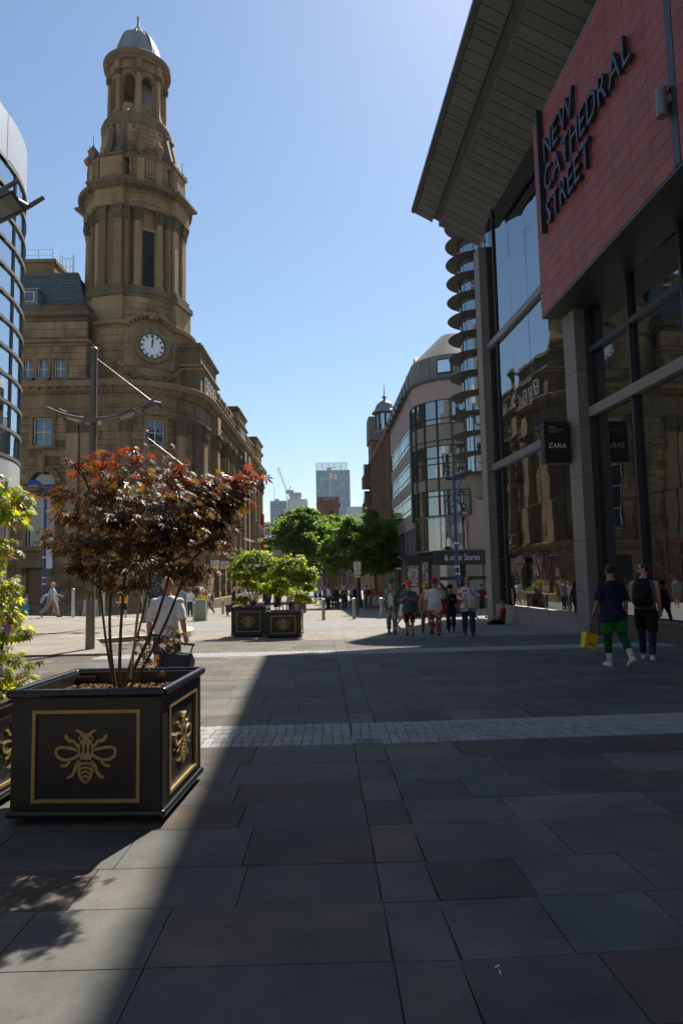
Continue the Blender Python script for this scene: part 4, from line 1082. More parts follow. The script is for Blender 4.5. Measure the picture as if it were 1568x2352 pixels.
URN = [(.10, 0), (.10, .06), (.05, .12), (.07, .18), (.22, .34), (.27, .48), (.22, .56), (.10, .62), (.13, .68), (.07, .74), (.03, .85)]
def urn(p, k, spike=.0, m=M_st3, name='urn'):
    b = eb(); b.lathe([(r * k, z * k) for r, z in URN] + ([(.018 * k, .85 * k), (.012 * k, (.85 + spike) * k)] if spike else []), p, 12); return b.build(name, m, exch, 50)
urn(cyl(CR + .05, 0, 17.25), 1.12, 0, M_st2)
b = eb(); b.ball(cyl(CR + .35, 0, 17.1), .2, 8, 6); b.ball(cyl(CR + .4, -.14, 16.95), .12, 8, 6); b.ball(cyl(CR + .4, .14, 16.95), .12, 8, 6); b.build('carved_mask', M_st2, exch)
# --- tower stages
def ring(name, prof, m=M_st2, n=48): b = eb(); b.lathe(prof, (AX, AY, 0), n, cap=False); return b.build(name, m, exch, 35)
PIERS = [BAY + R(45 + 90 * i) for i in range(4)]
def pframe(a): return S_ @ Matrix.Translation((AX, AY, 0)) @ Matrix.Rotation(a + PI / 2, 4, 'Z')     # local -y points outward
ring('drum_core', [(DR - .2, 16.8), (DR - .2, 18.5)], M_st3)
ring('drum_foot', [(3.4, 16.84), (3.36, 16.98), (DR - .1, 17.0)], M_st2)
ring('drum_cornice', [(DR - .2, 18.38), (DR + .03, 18.38), (DR + .06, 18.6), (DR + .16, 18.64), (DR + .16, 18.72), (DR - .02, 18.82), (DR - .05, 19.12), (2.4, 19.14)], M_st3)
ring('tower_inner_wall', [(2.62, 19.1), (2.62, 24.1)], M_st2)
ring('tower_entablature', [(2.6, 24.06), (3.0, 24.06), (3.0, 24.32), (3.05, 24.34), (3.05, 24.5), (3.0, 24.52), (3.0, 24.9), (3.1, 24.94), (3.12, 25.06), (2.6, 25.08)], M_st2)
ring('tower_cornice', [(2.6, 25.1), (3.16, 25.1), (3.2, 25.2), (3.5, 25.24), (3.54, 25.44), (3.1, 25.62), (2.4, 25.62)], M_st3)
d = MB()
for i in range(110):
    d.M = pframe(2 * PI * i / 110); d.box(-.045, .045, -3.17, -3.08, 24.96, 25.08)
d.M = None; stuff(d.build('tower_dentils', M_st2, exch, raw=True))
for i in range(36):
    q = MB(pframe(2 * PI * i / 36)); q.box(-.07, .07, -3.44, -3.1, 25.12, 25.235); q.build('tower_modillion', M_st3, exch)
for a in PIERS:
    Mp = pframe(a)
    b = MB(Mp); b.box(-.98, .98, -3.3, -2.3, 16.95, 18.4); b.build('pier_base', M_st, exch)
    b = MB(Mp); b.box(-1.06, 1.06, -3.42, -2.3, 18.4, 18.74); b.box(-.9, .9, -3.26, -2.3, 18.74, 19.12); b.build('pier_base_moulding', M_st3, exch)
    b = MB(Mp); b.box(-.78, .78, -2.92, -2.3, 19.12, 24.06); b.build('pier', M_st, exch)
    for x in (-.52, .52):
        b = MB(Mp @ Matrix.Translation((x, -2.92, 0))); b.box(-.24, .24, -.16, .1, 19.4, 23.2); b.box(-.28, .28, -.2, .1, 19.12, 19.3); b.box(-.26, .26, -.18, .1, 19.3, 19.4)
        o = b.build('tower_pilaster', M_st, exch); capital(Mp @ Matrix.Translation((x, -2.92, 0)), .48, .16, 23.2, 24.06, o)
    for sx in (-1, 1):
        b = MB(Mp); b.box(sx * .96 - .15, sx * .96 + .15, -2.86, -2.3, 19.12, 23.2); o = b.build('side_pilaster', M_st, exch)
        capital(Mp @ Matrix.Translation((sx * .96, -2.7, 0)), .34, .16, 23.2, 24.06, o)
    b = MB(Mp); b.box(-.92, .92, -3.22, -2.5, 24.06, 25.1); b.build('pier_entablature', M_st2, exch)
    b = MB(Mp); b.hexa([(-.95, -3.26, 25.1), (.95, -3.26, 25.1), (.95, -2.4, 25.1), (-.95, -2.4, 25.1)], [(-1.26, -3.6, 25.3), (1.26, -3.6, 25.3), (1.26, -2.4, 25.3), (-1.26, -2.4, 25.3)])
    b.box(-1.28, 1.28, -3.64, -2.4, 25.3, 25.46); b.build('pier_cornice', M_st3, exch)
    b = MB(Mp); b.box(-.72, .72, -3.05, -2.1, 25.5, 27.25); b.box(-.5, .5, -3.09, -3.04, 26.0, 27.0); b.build('pedestal', M_st, exch)
    b = MB(Mp); b.box(-.82, .82, -3.15, -2.1, 27.25, 27.42); b.build('pedestal_cap', M_st3, exch)
    b = MB(Mp); b.box(-.76, .76, -3.09, -2.1, 25.5, 25.95); b.build('pedestal_foot', M_st3, exch)
    for x in (-.36, .36):
        b = MB(Mp); b.tube([(x - .2, -2.62, 27.72), (x + .2, -2.62, 27.72)], .3, 12); b.tube([(x - .17, -2.45, 28.2), (x + .17, -2.45, 28.2)], .2, 12)
        b.hexa([(x - .18, -2.85, 27.42), (x + .18, -2.85, 27.42), (x + .18, -2.0, 27.42), (x - .18, -2.0, 27.42)], [(x - .16, -2.32, 29.6), (x + .16, -2.32, 29.6), (x + .16, -2.0, 29.6), (x - .16, -2.0, 29.6)]); b.build('scroll_buttress', M_st3, exch)
        b = MB(Mp); b.box(x - .14, x + .14, -2.32, -2.05, 28.9, 29.85); b.ball((x, -2.3, 29.7), .14, 8, 6); b.build('bracket', M_st3, exch)
for k in range(4):
    B_ = BAY + k * PI / 2
    for da in (-13.5, 13.5):
        A_ = B_ + R(da); column((AX + 2.82 * math.cos(A_), AY + 2.82 * math.sin(A_), math.cos(A_), math.sin(A_)), .235, 19.12, 24.06, .86, 0, exch, 'tower_column')
    Mp = pframe(B_)
    b = MB(Mp); b.box(-.37, .37, -2.66, -2.45, 19.35, 22.75); b.build('louvre_opening', M_dark, exch)
    lt = MB(Mp)
    for i in range(15): lt.box(-.36, .36, -2.69, -2.665, 19.45 + i * .22, 19.475 + i * .22)
    for i in range(4): lt.box(-.3 + i * .2 - .008, -.3 + i * .2 + .008, -2.69, -2.665, 19.35, 22.7)
    lt.build('opening_lattice', M_blackpaint, exch)
    b = MB(Mp); b.box(-.5, .5, -2.78, -2.5, 22.75, 22.95); b.box(-.42, -.36, -2.72, -2.5, 19.3, 22.75); b.box(.36, .42, -2.72, -2.5, 19.3, 22.75); b.build('opening_frame', M_st2, exch)
    for da in (-11, 11):
        A_ = B_ + R(da)
        b = MB(pframe(A_)); b.box(-.2, .2, -3.02, -2.72, 25.6, 27.2); b.build('balustrade_pier', M_st, exch)
        urn((AX + 2.88 * math.cos(A_), AY + 2.88 * math.sin(A_), 27.5), 1.3, .5, stone_mat('terracotta_urn', [(.20, .135, .095), (.25, .165, .115)], scale=.6, stain=.6, rnd=False))
    for da in (-22, -18, -14.8, -7, -3.5, 0, 3.5, 7, 14.8, 18, 22):
        A_ = B_ + R(da); baluster((AX + 2.87 * math.cos(A_), AY + 2.87 * math.sin(A_), 26.08), 2.05)
ring('balustrade_plinth', [(2.7, 25.6), (2.98, 25.6), (2.98, 26.0), (2.9, 26.08), (2.7, 26.08)], M_st3)
ring('balustrade_cap', [(2.72, 27.18), (2.96, 27.18), (3.02, 27.28), (3.02, 27.42), (2.72, 27.48), (2.72, 27.18)], M_st3)
ring('taper_core', [(2.02, 25.6), (2.02, 30)], M_st3)
ring('bell_collar', [(2.0, 29.5), (2.08, 29.6), (2.1, 29.9), (2.16, 29.95), (2.22, 30.15), (2.24, 30.4), (2.16, 30.62), (1.96, 30.74), (1.92, 30.86), (1.2, 30.88)], M_st3)
for i in range(32):
    q = MB(pframe(2 * PI * i / 32)); q.box(-.06, .06, -2.19, -2.0, 29.62, 29.92); q.build('collar_bracket', M_st3, exch)
# belfry with eight open arches
for k in range(8):
    A_ = R(-71 + 22.5) + k * PI / 4
    Mp = pframe(A_)
    b = eb(); b.arc((AX, AY), 1.36, 1.63, A_ + R(15.5), A_ + R(29.5), 30.86, 33.95, 4); b.build('belfry_pier', M_st, exch)
    ar = eb(); n = 8
    for i in range(n):
        a0, a1 = -15.5 + 31 * i / n, -15.5 + 31 * (i + 1) / n
        zz = lambda a: 33.2 + .46 * math.sqrt(max(0, 1 - (a / 15.5) ** 2))
        v = lambda r, a, z: (AX + r * math.cos(A_ + R(a)), AY + r * math.sin(A_ + R(a)), z)
        ar.hexa([v(1.36, a0, zz(a0)), v(1.63, a0, zz(a0)), v(1.63, a1, zz(a1)), v(1.36, a1, zz(a1))], [v(1.36, a0, 33.95), v(1.63, a0, 33.95), v(1.63, a1, 33.95), v(1.36, a1, 33.95)])
    ar.build('belfry_arch', M_st2, exch)
    pr = eb()
    for a0, a1, z0, z1 in ((-15.5, -4, 30.86, 31.62), (4, 15.5, 30.86, 31.62), (-4, 4, 30.86, 31.12), (-4, 4, 31.36, 31.62)): pr.arc((AX, AY), 1.48, 1.60, A_ + R(a0), A_ + R(a1), z0, z1, 2)
    pn = pr.build('belfry_parapet', M_st2, exch)
    disc(Mp @ Matrix.Translation((0, -1.60, 31.24)), .10, .19, -.03, .06, 16).build('oculus_ring', M_st2, pn)
    C_ = A_ + R(22.5); column((AX + 1.66 * math.cos(C_), AY + 1.66 * math.sin(C_), math.cos(C_), math.sin(C_)), .16, 30.86, 33.95, .38, .04, exch, 'belfry_column')
    q = MB(pframe(C_)); q.box(-.2, .2, -1.9, -1.6, 33.95, 34.5); q.build('entablature_block', M_st2, exch)
ring('belfry_entablature', [(1.34, 33.95), (1.72, 33.95), (1.72, 34.46), (1.80, 34.5), (1.34, 34.5)], M_st2)
ring('belfry_cornice', [(1.3, 34.5), (1.92, 34.5), (1.96, 34.62), (2.12, 34.7), (2.16, 34.96), (2.02, 35.1), (1.3, 35.22)], M_st3)
b = eb(); b.lathe([(1.36, 34.0), (1.36, 34.1)], (AX, AY, 0), 24); b.build('belfry_ceiling', M_st3, exch)
b = eb(); b.lathe([(.55, 30.9), (.55, 33.6), (.3, 33.9)], (AX + .35, AY, 0), 16)
b.build('bell_drum', M_lead, exch, 40)
dome_p = [(1.44, 35.15), (1.44, 35.5)] + [(1.42 * math.cos(t), 35.5 + 2.2 * math.sin(t)) for t in [PI / 2 * i / 10 for i in range(1, 10)]] + [(.16, 37.66), (.12, 37.72)]
ring('dome', dome_p, M_lead, 40)
for k in range(8):
    A_ = BAY + R(22.5) + k * PI / 4; b = eb()
    b.tube([(AX + (r + .01) * math.cos(A_), AY + (r + .01) * math.sin(A_), z) for r, z in dome_p[1:]], .055, 6); b.build('dome_rib', M_lead, exch, 60)
b = eb(); b.lathe([(.12, 37.6), (.2, 37.75), (.26, 37.88), (.2, 38.0), (.1, 38.05), (.09, 38.2), (.075, 38.5), (.06, 38.75), (.09, 38.8), (.06, 38.86), (.012, 38.9), (.008, 39.1)], (AX, AY, 0), 10); b.build('finial', M_lead, exch, 50)
# cctv boxes and downpipe on the front
b = eb(); b.tube([(-14.25, 38.4, 13.2), (-14.25, 38.4, 16.3)], .05, 6); b.build('downpipe', M_blackpaint, exch)
for yy in (44.8, 58.4):
    b = eb(); b.box(RX + .1, RX + .5, yy, yy + .14, 11.35, 11.5); b.tube([(RX, yy + .07, 11.3), (RX + .3, yy + .07, 11.36)], .03, 6); b.build('camera_housing', mat('grey_casing', (.35, .36, .36), .5), exch)
# hanging shop signs
for px, py, lab in ((516, 1298, 'small white square hanging shop sign with brown frame on the exchange street front'), (494, 1296, 'second small white hanging shop sign, nearer the corner column')):
    p = at_y(px, py, 66.0 if px > 500 else 62.5); t = thing('hanging_sign', lab, 'sign', p, 'hanging shop signs')
    MB().box(p.x - .48, p.x + .48, p.y - .06, p.y + .06, p.z - .46, p.z + .46).build('frame', mat('dark_bronze', (.06, .045, .035), .5), t)
    MB().box(p.x - .41, p.x + .41, p.y - .068, p.y + .068, p.z - .39, p.z + .39).build('panel', mat('sign_white', (.72, .70, .66), .5, var=.03), t)
    if px > 500:
        for i, w in enumerate(('THE', 'WHISKY', 'SHOP')):
            me = text_mesh(w, .16, .004, 'lettering'); x0, x1, _, _ = mesh_bounds(me); o = obj('lettering', me, M_blackpaint, t)
            o.matrix_basis = Matrix.Translation((p.x - (x1 + x0) / 2, p.y - .072, p.z + .12 - i * .18)) @ Matrix.Rotation(PI / 2, 4, 'X')
    br_ = MB().tube([(p.x - .48, p.y, p.z + .3), (p.x - 1.6, p.y, p.z + .3)], .03, 6); br_.build('bracket', M_blackpaint, t)
# ================================================================ glass store on the right with its canopy
M_canb = mat('canopy_board', (.080, .081, .080), .6, metal=.0, var=.08, scale=2, rnd=.16)
M_trim = mat('dark_bronze_trim', (.045, .046, .05), .45, metal=.3, var=.1)
M_steel = mat('grey_steel', (.20, .20, .205), .45, metal=.4, var=.1)
M_clad = mat('pale_stone_cladding', (.22, .20, .18), .7, var=.08, scale=9, rnd=.07, bmp=.15)
M_plinth = mat('grey_granite_plinth', (.25, .23, .22), .55, var=.18, scale=30, rnd=.06)
M_plinth2 = mat('brown_granite_plinth', (.10, .085, .075), .4, var=.25, scale=30)
M_store = glass_mat('store_glass', (.008, .010, .012), .55, wave=.055, wscale=.55, ior=2.0, fmin=.34)
M_clear = glass_mat('clear_corner_glass', (.02, .028, .03), .93, wave=.01, ior=1.35, fmin=.04)
M_tc = mat('terracotta_tile', (.30, .075, .058), .6, var=.12, scale=1.6, rnd=.10, bmp=.1)
store = thing('glass_store', 'glass fronted store with red terracotta sign box and oversailing canopy at right', 'building', (9, 20, 0))
MF = Matrix.Translation((6.5, 29, 0)) @ Matrix.Rotation(math.atan2(-.09, -1) + PI / 2, 4, 'Z')
MFi = MF.inverted()
def on_fac(px, py, inset=0.):
    """photo pixel -> (u, z) on the glass plane pushed in by inset"""
    d = MFi.to_3x3() @ ray(px, py); o = MFi @ Vector((0, 0, CAM_H)); t = (inset - o.y) / d.y; q = o + d * t; return q.x, q.z
def fb(): return MB(MF)
# pillars in stone pieces
def pillar(u, z1, w=.36, d0=-.35, d1=.35):
    z = -.5; k = 0; hs = [1.6, 1.5, 1.9, 1.45, 1.7]
    while z < z1:
        h = min(hs[k % 5], z1 - z); c = MF @ Vector((u, (d0 + d1) / 2, z + h / 2))
        block('pillar_stone', M_clad, c, (2 * w - .0, d1 - d0, h - .012), store, MF.to_euler().z, 0, .006); z += h; k += 1
pillar(0, 15.9); pillar(8.85, 16.6, .40, -.30, .45); pillar(21.5, 9.6, .4, -.3, .45)
# plinths
for i, (a, c) in enumerate(((.36, 2.4), (2.41, 4.4), (4.41, 6.4), (6.41, 8.44))):
    b = fb(); b.box(a + .005, c - .005, -.22, .3, -.5, .36); b.build('plinth_stone', M_plinth, store)
b = fb(); b.box(.36, 8.44, -.26, .3, .36, .42); b.build('window_ledge', M_plinth, store)
for i in range(8):
    b = fb(); b.box(9.27 + i * 1.6, 9.27 + (i + 1) * 1.6 - .01, -.05, .3, -.2, .42); b.build('plinth_stone', M_plinth2, store)
b = fb(); b.box(9.27, 22, -.1, .3, .42, .5); b.build('window_ledge', M_plinth2, store)
# glass panels, each hung a hair out of true
us = [1.45, 3.2, 4.95, 6.7, 8.42]; zs = [.44, 2.25, 4.1, 6.12, 8.75, 11.35, 14.2, 16.9]
def panel(u0, u1, z0, z1, m, dep=0.0, jit=.006):
    c = MF @ Vector(((u0 + u1) / 2, dep, (z0 + z1) / 2)); Mx = Matrix.Translation(c) @ Matrix.Rotation(MF.to_euler().z + random.uniform(-jit, jit), 4, 'Z') @ Matrix.Rotation(random.uniform(-jit, jit) * .6, 4, 'X')
    o = bpy.data.objects.new('glass_panel', unit_for(m)); COL.objects.link(o); o.matrix_basis = Mx @ Matrix.Diagonal((u1 - u0 - .016, .024, z1 - z0 - .016, 1)); attach(o, store); return o
for i in range(4):
    for k in range(7): panel(us[i], us[i + 1], zs[k], zs[k + 1], M_store)
for k in range(7): panel(.36, 1.42, zs[k], zs[k + 1], M_clear, 0, .002)
ur = [9.3, 11.7, 14.1, 16.5, 18.9, 21.1]; zr = [.52, 3.6, 6.35, 8.2, 9.7]
for i in range(5):
    for k in range(4): panel(ur[i], ur[i + 1], zr[k], zr[k + 1], M_store, .16)
# transoms and mullions
for z in (6.12, 11.35):
    b = fb(); b.box(-1.2 if z > 10 else -.3, 8.44, -.16, .12, z - .13, z + .13); b.build('transom', M_steel, store)
b = fb(); b.box(9.27, 22, -.02, .3, 6.22, 6.50); b.build('transom', M_clad, store)
b = fb(); b.box(9.27, 22, .02, .3, 8.1, 8.24); b.build('transom', M_trim, store)
b = fb(); b.box(1.38, 1.47, -.08, .25, .42, 17); b.build('corner_mullion', M_trim, store)
for u in us[1:-1]: b = fb(); b.box(u - .012, u + .012, .02, .20, .44, 16.9); b.build('glass_fin', M_trim, store)
for u in ur[:-1]: b = fb(); b.box(u - .05, u + .05, .02, .35, .5, 9.7); b.build('mullion', M_trim, store)
for u in us[1:-1]:
    for z in (2.25, 4.1, 8.75, 14.2):
        b = fb()
        for sx in (-1, 1):
            for sz in (-1, 1): b.tube([(u, .05, z), (u + sx * .09, .03, z + sz * .09)], .008, 5); b.ball((u + sx * .09, -.014, z + sz * .09), .016, 6, 4)
        b.build('spider_fitting', M_steel, store)
# interior: floors, back wall, columns, light strips
M_in = mat('dim_interior', (.05, .05, .052), .7, var=.2, scale=1)
for z in (6.12, 11.35, 17.2): b = fb(); b.box(1.5, 40, .35, 12, z - .2, z + .2); b.build('floor_slab', M_in, store)
b = fb(); b.box(1.5, 40, 6.0, 6.3, -.4, 17.3); b.build('inner_wall', M_in, store)
b = fb(); b.box(1.5, 1.8, 2.2, 6, -.4, 17.3); b.build('end_wall', M_in, store)
b = fb(); b.box(1.5, 40, .3, 12, -.4, .1); b.build('shop_floor', M_in, store)
for u in (4, 12.5, 17): b = fb(); b.tube([(u, 1.6, .1), (u, 1.6, 6)], .22, 14); b.build('inner_column', M_clad, store, 40)
M_led = emit_mat('warm_led_strip', (1.0, .55, .18), 2.6)
for (x0, y0, x1, y1) in ((1177, 815, 1187, 1030), (1289, 1062, 1305, 1404), (1380, 690, 1392, 905), (1409, 760, 1422, 885)):
    a = on_fac(x0, y0, .5); c = on_fac(x1, y1, .5); b = fb(); b.tube([(c[0], .5, c[1]), (c[0], .5, a[1])], .012, 6); b.build('led_strip', M_led, store)
M_spot = emit_mat('white_downlight', (1, .9, .75), 7)
for px, py in ((1259, 731), (1252, 1096), (1528, 985), (1524, 1228), (1263, 1250), (1263, 1262), (1524, 1225), (1524, 1236)):
    a = on_fac(px, py, .3); b = fb(); b.ball((a[0], .3, a[1]), .03, 8, 6); b.build('downlight', M_spot, store)
# SALE lettering on the inside of the panes
M_sale = mat('red_window_vinyl', (.10, .012, .018), .6)
for x0, y0, x1, n0 in ((1231, 1332, 1288, 4), (1460, 1328, 1580, 4)):
    a = on_fac(x0, y0); c = on_fac(x1, y0); w = (c[0] - a[0])
    for i, ch in enumerate('SALE'):
        me = text_mesh(ch, 1.0, .004, 'window_letter'); xa, xb, ya, yb = mesh_bounds(me); hgt = .95
        o = obj('window_letter', me, M_sale, store); o.matrix_basis = MF @ Matrix.Translation((a[0] + w * i / 4, (.19 if x0 > 1400 else .03) - .05, a[1])) @ Matrix.Rotation(PI / 2, 4, 'X') @ Matrix.Diagonal((w / 4 * .82 / (xb - xa), hgt / (yb - ya), 1, 1)) @ Matrix.Translation((-xa, -ya, 0))
# roof and bulk of the building
b = MB(); b.box(12, 40, -14, 29, 0, 17.4); b.build('building_core', M_in, store)
# canopy: outer and inner soffit, each board its own piece
CY1, CY0 = 31.0, -12.0
def cp(f, Y, up=0.):
    xo = 3.6 + .057 * (31 - Y); xi = 6.76 + .06 * (31 - Y); return (xo + (xi - xo) * f, Y, 18.88 - 1.81 * f + up)
def strip(name, f0, f1, y0, y1, u0, u1, m):
    b = MB(); b.hexa([cp(f0, y0, u0), cp(f1, y0, u0), cp(f1, y1, u0), cp(f0, y1, u0)], [cp(f0, y0, u1), cp(f1, y0, u1), cp(f1, y1, u1), cp(f0, y1, u1)]); return b.build(name, m, store)
y = CY1; rg = random.Random(4); k = 0
while y > CY0:
    w = .22 if k % 9 == 5 else rg.choice([.50, .52, .54]); y2 = y - w; k += 1
    strip('soffit_board', .058, .285, y2 + .02, y - .012, 0, .04, M_canb); strip('soffit_board', .425, .985, y2 + .02, y - .012, 0, .04, M_canb)
    y = y2
strip('canopy_back', .12, 1.0, CY0, CY1 - .01, .26, .5, M_trim)
strip('soffit_backing', .05, .29, CY0, CY1 - .01, .055, .14, M_trim); strip('soffit_backing', .42, 1.0, CY0, CY1 - .01, .055, .26, M_trim)
strip('canopy_edge', .0, .05, CY0, CY1, -.03, .12, M_trim)
strip('gutter_lip', .285, .305, CY0, CY1, -.02, .24, M_canb); strip('gutter_lip', .405, .425, CY0, CY1, -.02, .24, M_canb)
strip('gutter', .305, .405, CY0, CY1 - .1, .16, .25, M_trim)
strip('inner_edge_trim', .985, 1.01, CY0, CY1, -.04, .3, M_steel)
b = MB(); b.hexa([cp(.98, CY0, .1), (26, CY0, 17.3), (26, 29.5, 17.3), cp(.98, 29.5, .1)], [cp(.98, CY0, .5), (26, CY0, 17.9), (26, 29.5, 17.9), cp(.98, 29.5, .5)]); b.build('roof', M_trim, store)
# terracotta sign box
MS = Matrix.Translation((6.3, 21.5, 0)) @ Matrix.Rotation(math.atan2(-.0485, -1) + PI / 2, 4, 'Z')
box_ = MB(MS); box_.box(.94, 24, .03, 1.25, 9.62, 15.66); box_.build('sign_box', M_trim, store)
nr = 17; th = (15.7 - 9.6) / nr; cols = [.92 + .87 * i for i in range(9)] + [8.92 + .87 * i for i in range(12)]
for i, u in enumerate(cols):
    u1 = min(u + .87, 8.68) if u < 8.6 else u + .87
    if u1 - u < .2: continue
    for r_ in range(nr):
        block('terracotta_tile', M_tc, MS @ Vector(((u + u1) / 2, .012, 9.6 + th * (r_ + .5))), (u1 - u - .012, .04, th - .012), store, MS.to_euler().z)
b = MB(MS); b.box(8.70, 8.92, -.02, .03, 9.6, 15.7); b.build('service_channel', M_trim, store)
lp = MB(MS); lp.tube([(8.62, -.14, 10.74), (8.62, -.14, 11.32)], .115, 16); lp.box(8.6, 8.8, -.08, .0, 10.95, 11.1); lp.build('wall_lamp', M_steel, store, 40)
b = MB(MS); b.box(.90, 24, -.015, .1, 15.7, 15.76); b.build('coping', M_steel, store)
b = MB(MS); b.box(.93, 24, .0, 1.25, 9.52, 9.6); b.build('box_underside', M_trim, store)
M_let = mat('dark_blue_steel_letter', (.035, .045, .062), .4, metal=.3, var=.1)
b = MB(MS); b.box(1.68, 1.79, -.19, .0, 11.9, 15.8); b.build('sign_bar', M_let, store)
def sign_line(txt, u0, u1, z0, z1):
    gl = [text_mesh(ch, 1.0, .065, 'letter') for ch in txt]; bd = [mesh_bounds(m) for m in gl]
    sp = .13; tot = sum(q[1] - q[0] for q in bd) + sp * (len(txt) - 1); kx = (u1 - u0) / tot; u = u0
    for ch, me, q in zip(txt, gl, bd):
        o = obj('letter', me, M_let, store)
        o.matrix_basis = MS @ Matrix.Translation((u, -.10, z0)) @ Matrix.Rotation(PI / 2, 4, 'X') @ Matrix.Diagonal((kx, (z1 - z0) / (q[3] - q[2]), .85, 1)) @ Matrix.Translation((-q[0], -q[2], 0))
        u += (q[1] - q[0] + sp) * kx
sign_line('NEW', 2.12, 4.38, 13.88, 14.64); sign_line('CATHEDRAL', 2.08, 7.5, 12.93, 13.66); sign_line('STREET', 2.12, 5.2, 11.93, 12.66)
# projecting store sign
zs_ = thing('projecting_sign', 'black box sign reading ZARA fixed to the stone pillar of the glass store', 'sign', MF @ Vector((8.3, -.6, 4.7)))
pc = on_fac(1292, 1014, -.75)
Mz = MF @ Matrix.Translation((8.55, -.76, 0)) @ Matrix.Rotation(R(90), 4, 'Z')
za, zb = 4.95, 6.22
b = MB(Mz); b.box(-.40, .40, -.15, .15, za, zb); b.build('case', M_blackpaint, zs_)
M_wh = mat('white_lettering', (.8, .8, .8), .5, var=.02); M_gy = mat('grey_lettering', (.28, .29, .3), .5)
def put_text(txt, M, x, z, hgt, m, parent, width=None, align='c', name='lettering'):
    me = text_mesh(txt, 1.0, .004, name); q = mesh_bounds(me); k = hgt / (q[3] - q[2]); kx = k if width is None else width / (q[1] - q[0])
    o = obj(name, me, m, parent); xo = {'c': -(q[0] + q[1]) / 2, 'l': -q[0]}[align]
    o.matrix_basis = M @ Matrix.Translation((x, 0, z)) @ Matrix.Rotation(PI / 2, 4, 'X') @ Matrix.Diagonal((kx, k, 1, 1)) @ Matrix.Translation((xo, -q[2], 0)); return o
Mzf = Mz @ Matrix.Translation((0, -.156, 0)); 
put_text('ZARA', Mzf, .0, za + .46, .15, M_wh, zs_, .56)
for i, w in enumerate(('NEW', 'CATHEDRAL', 'STREET')): put_text(w, Mzf, -.20, zb - .20 - i * .075, .052, M_gy, zs_, None, 'l')
b = MB(Mzf); b.box(-.235, -.225, -.004, .002, zb - .36, zb - .12); b.build('rule', M_gy, zs_)
b = MB(Mz); b.box(.40, .50, -.05, .05, za + .3, za + .4); b.box(.40, .50, -.05, .05, zb - .4, zb - .3); b.build('bracket', M_steel, zs_)

# ================================================================ spiral glass drum with projecting discs
M_disc = mat('bronze_disc', (.10, .095, .09), .45, metal=.4, var=.1)
M_tglass = glass_mat('drum_glass', (.05, .08, .09), .35, wave=.02, ior=1.8, fmin=.42)
tc = at_y(1100, 800, 35.5); drum = thing('glass_drum', 'glass stair drum ringed with dark discs beside the glass store', 'stair tower', (tc.x, 35.5, 5))
DX, DY = tc.x, 35.5
def zat(py, Y, px=1100): return at_y(px, py, Y).z
z0 = zat(1092, 35.5); z1 = zat(520, 35.5); nd = 13
for i in range(nd + 1):
    z = z0 + (z1 - z0) * i / nd
    b = MB(); b.lathe([(.98, -.03), (1.6, -.02), (1.63, 0), (1.6, .02), (.98, .03)], (DX, DY, z), 40); b.build('disc', M_disc, drum, 40)
    if i < nd:
        for k in range(10):
            b = MB(); a0 = k * PI / 5; b.arc((DX, DY), .96, .98, a0 + .02, a0 + PI / 5 - .02, z + .06, z + (z1 - z0) / nd - .06, 3); b.build('curved_pane', M_tglass, drum)
for k in range(10): b = MB(); a = k * PI / 5; b.tube([(DX + .97 * math.cos(a), DY + .97 * math.sin(a), z0), (DX + .97 * math.cos(a), DY + .97 * math.sin(a), z1)], .025, 6); b.build('mullion', M_trim, drum)
b = MB(); b.tube([(DX, DY, z0 - 1), (DX, DY, z1)], .3, 16); b.build('core', M_clad, drum, 40)
b = MB(); b.lathe([(.25, zat(1148, 35.5)), (.62, zat(1140, 35.5)), (.82, zat(1112, 35.5)), (.98, zat(1108, 35.5)), (1.0, z0 - .04)], (DX, DY, 0), 32); b.build('drum_base', M_clad, drum, 40)
b = MB(); b.box(DX, DX + 6, DY - .3, DY + .3, z0 + .2, z0 + .7); b.build('link_beam', M_trim, drum)
b = MB(); b.box(DX + 1.0, DX + 1.6, DY - .3, DY + .3, -.6, z0 + .2); b.build('support_pier', M_clad, drum)
b = MB(); b.lathe([(.18, z0 + .05), (.16, z0 + .22), (.05, z0 + .3)], (DX - 1.1, DY - .5, 0), 12); b.build('dome_camera', M_steel, drum, 40)
# ================================================================ corner shop building with ribbon windows
M_pink = mat('pink_stone_band', (.40, .31, .275), .75, var=.08, scale=2, rnd=.03)
M_attic = mat('grey_slate_panel', (.19, .185, .165), .7, var=.15, scale=2.5, rnd=.08)
M_roof = mat('dark_slate_roof', (.10, .095, .095), .7, var=.2, scale=4)
M_cur = glass_mat('curtain_glass', (.06, .065, .055), .3, wave=.05, wscale=.8, ior=1.7, fmin=.32)
M_rib = glass_mat('ribbon_glass', (.05, .06, .07), .2, wave=.03, wscale=1, ior=2.2, fmin=.7)
M_span = mat('cream_spandrel', (.26, .24, .19), .35, var=.06)
M_mull = mat('charcoal_mullion', (.035, .038, .042), .45, var=.1)
shop = thing('corner_shop_building', 'corner building with curved glass bay and ribbon windows behind the glass drum', 'building', (9, 55, -.9))
CC = (9.0, 51.6); CRR = 3.5
A0, A1 = R(182), R(272)
def carc(name, r0, r1, za, zb, m, a0=A0, a1=A1, n=14): b = MB(); b.arc(CC, r0, r1, a0, a1, za, zb, n); return b.build(name, m, shop, 35)
FX = lambda Y: 5.46 - .037 * (Y - 51.5)
MLf = Matrix.Translation((5.46, 51.5, 0)) @ Matrix.Rotation(math.atan2(-.037, -1) + PI / 2, 4, 'Z')   # u negative = away
lev = [5.85, 7.25, 7.65, 8.55, 9.6, 10.05, 10.9, 11.3, 12.5, 12.9, 14.25]
kinds = ['s', 'v', 'v', 's', 'v', 'v', 'v', 's', 'v', 'v']
kinds = ['v', 'v', 's', 'v', 'v', 'v', 's', 's', 'v', 'v']
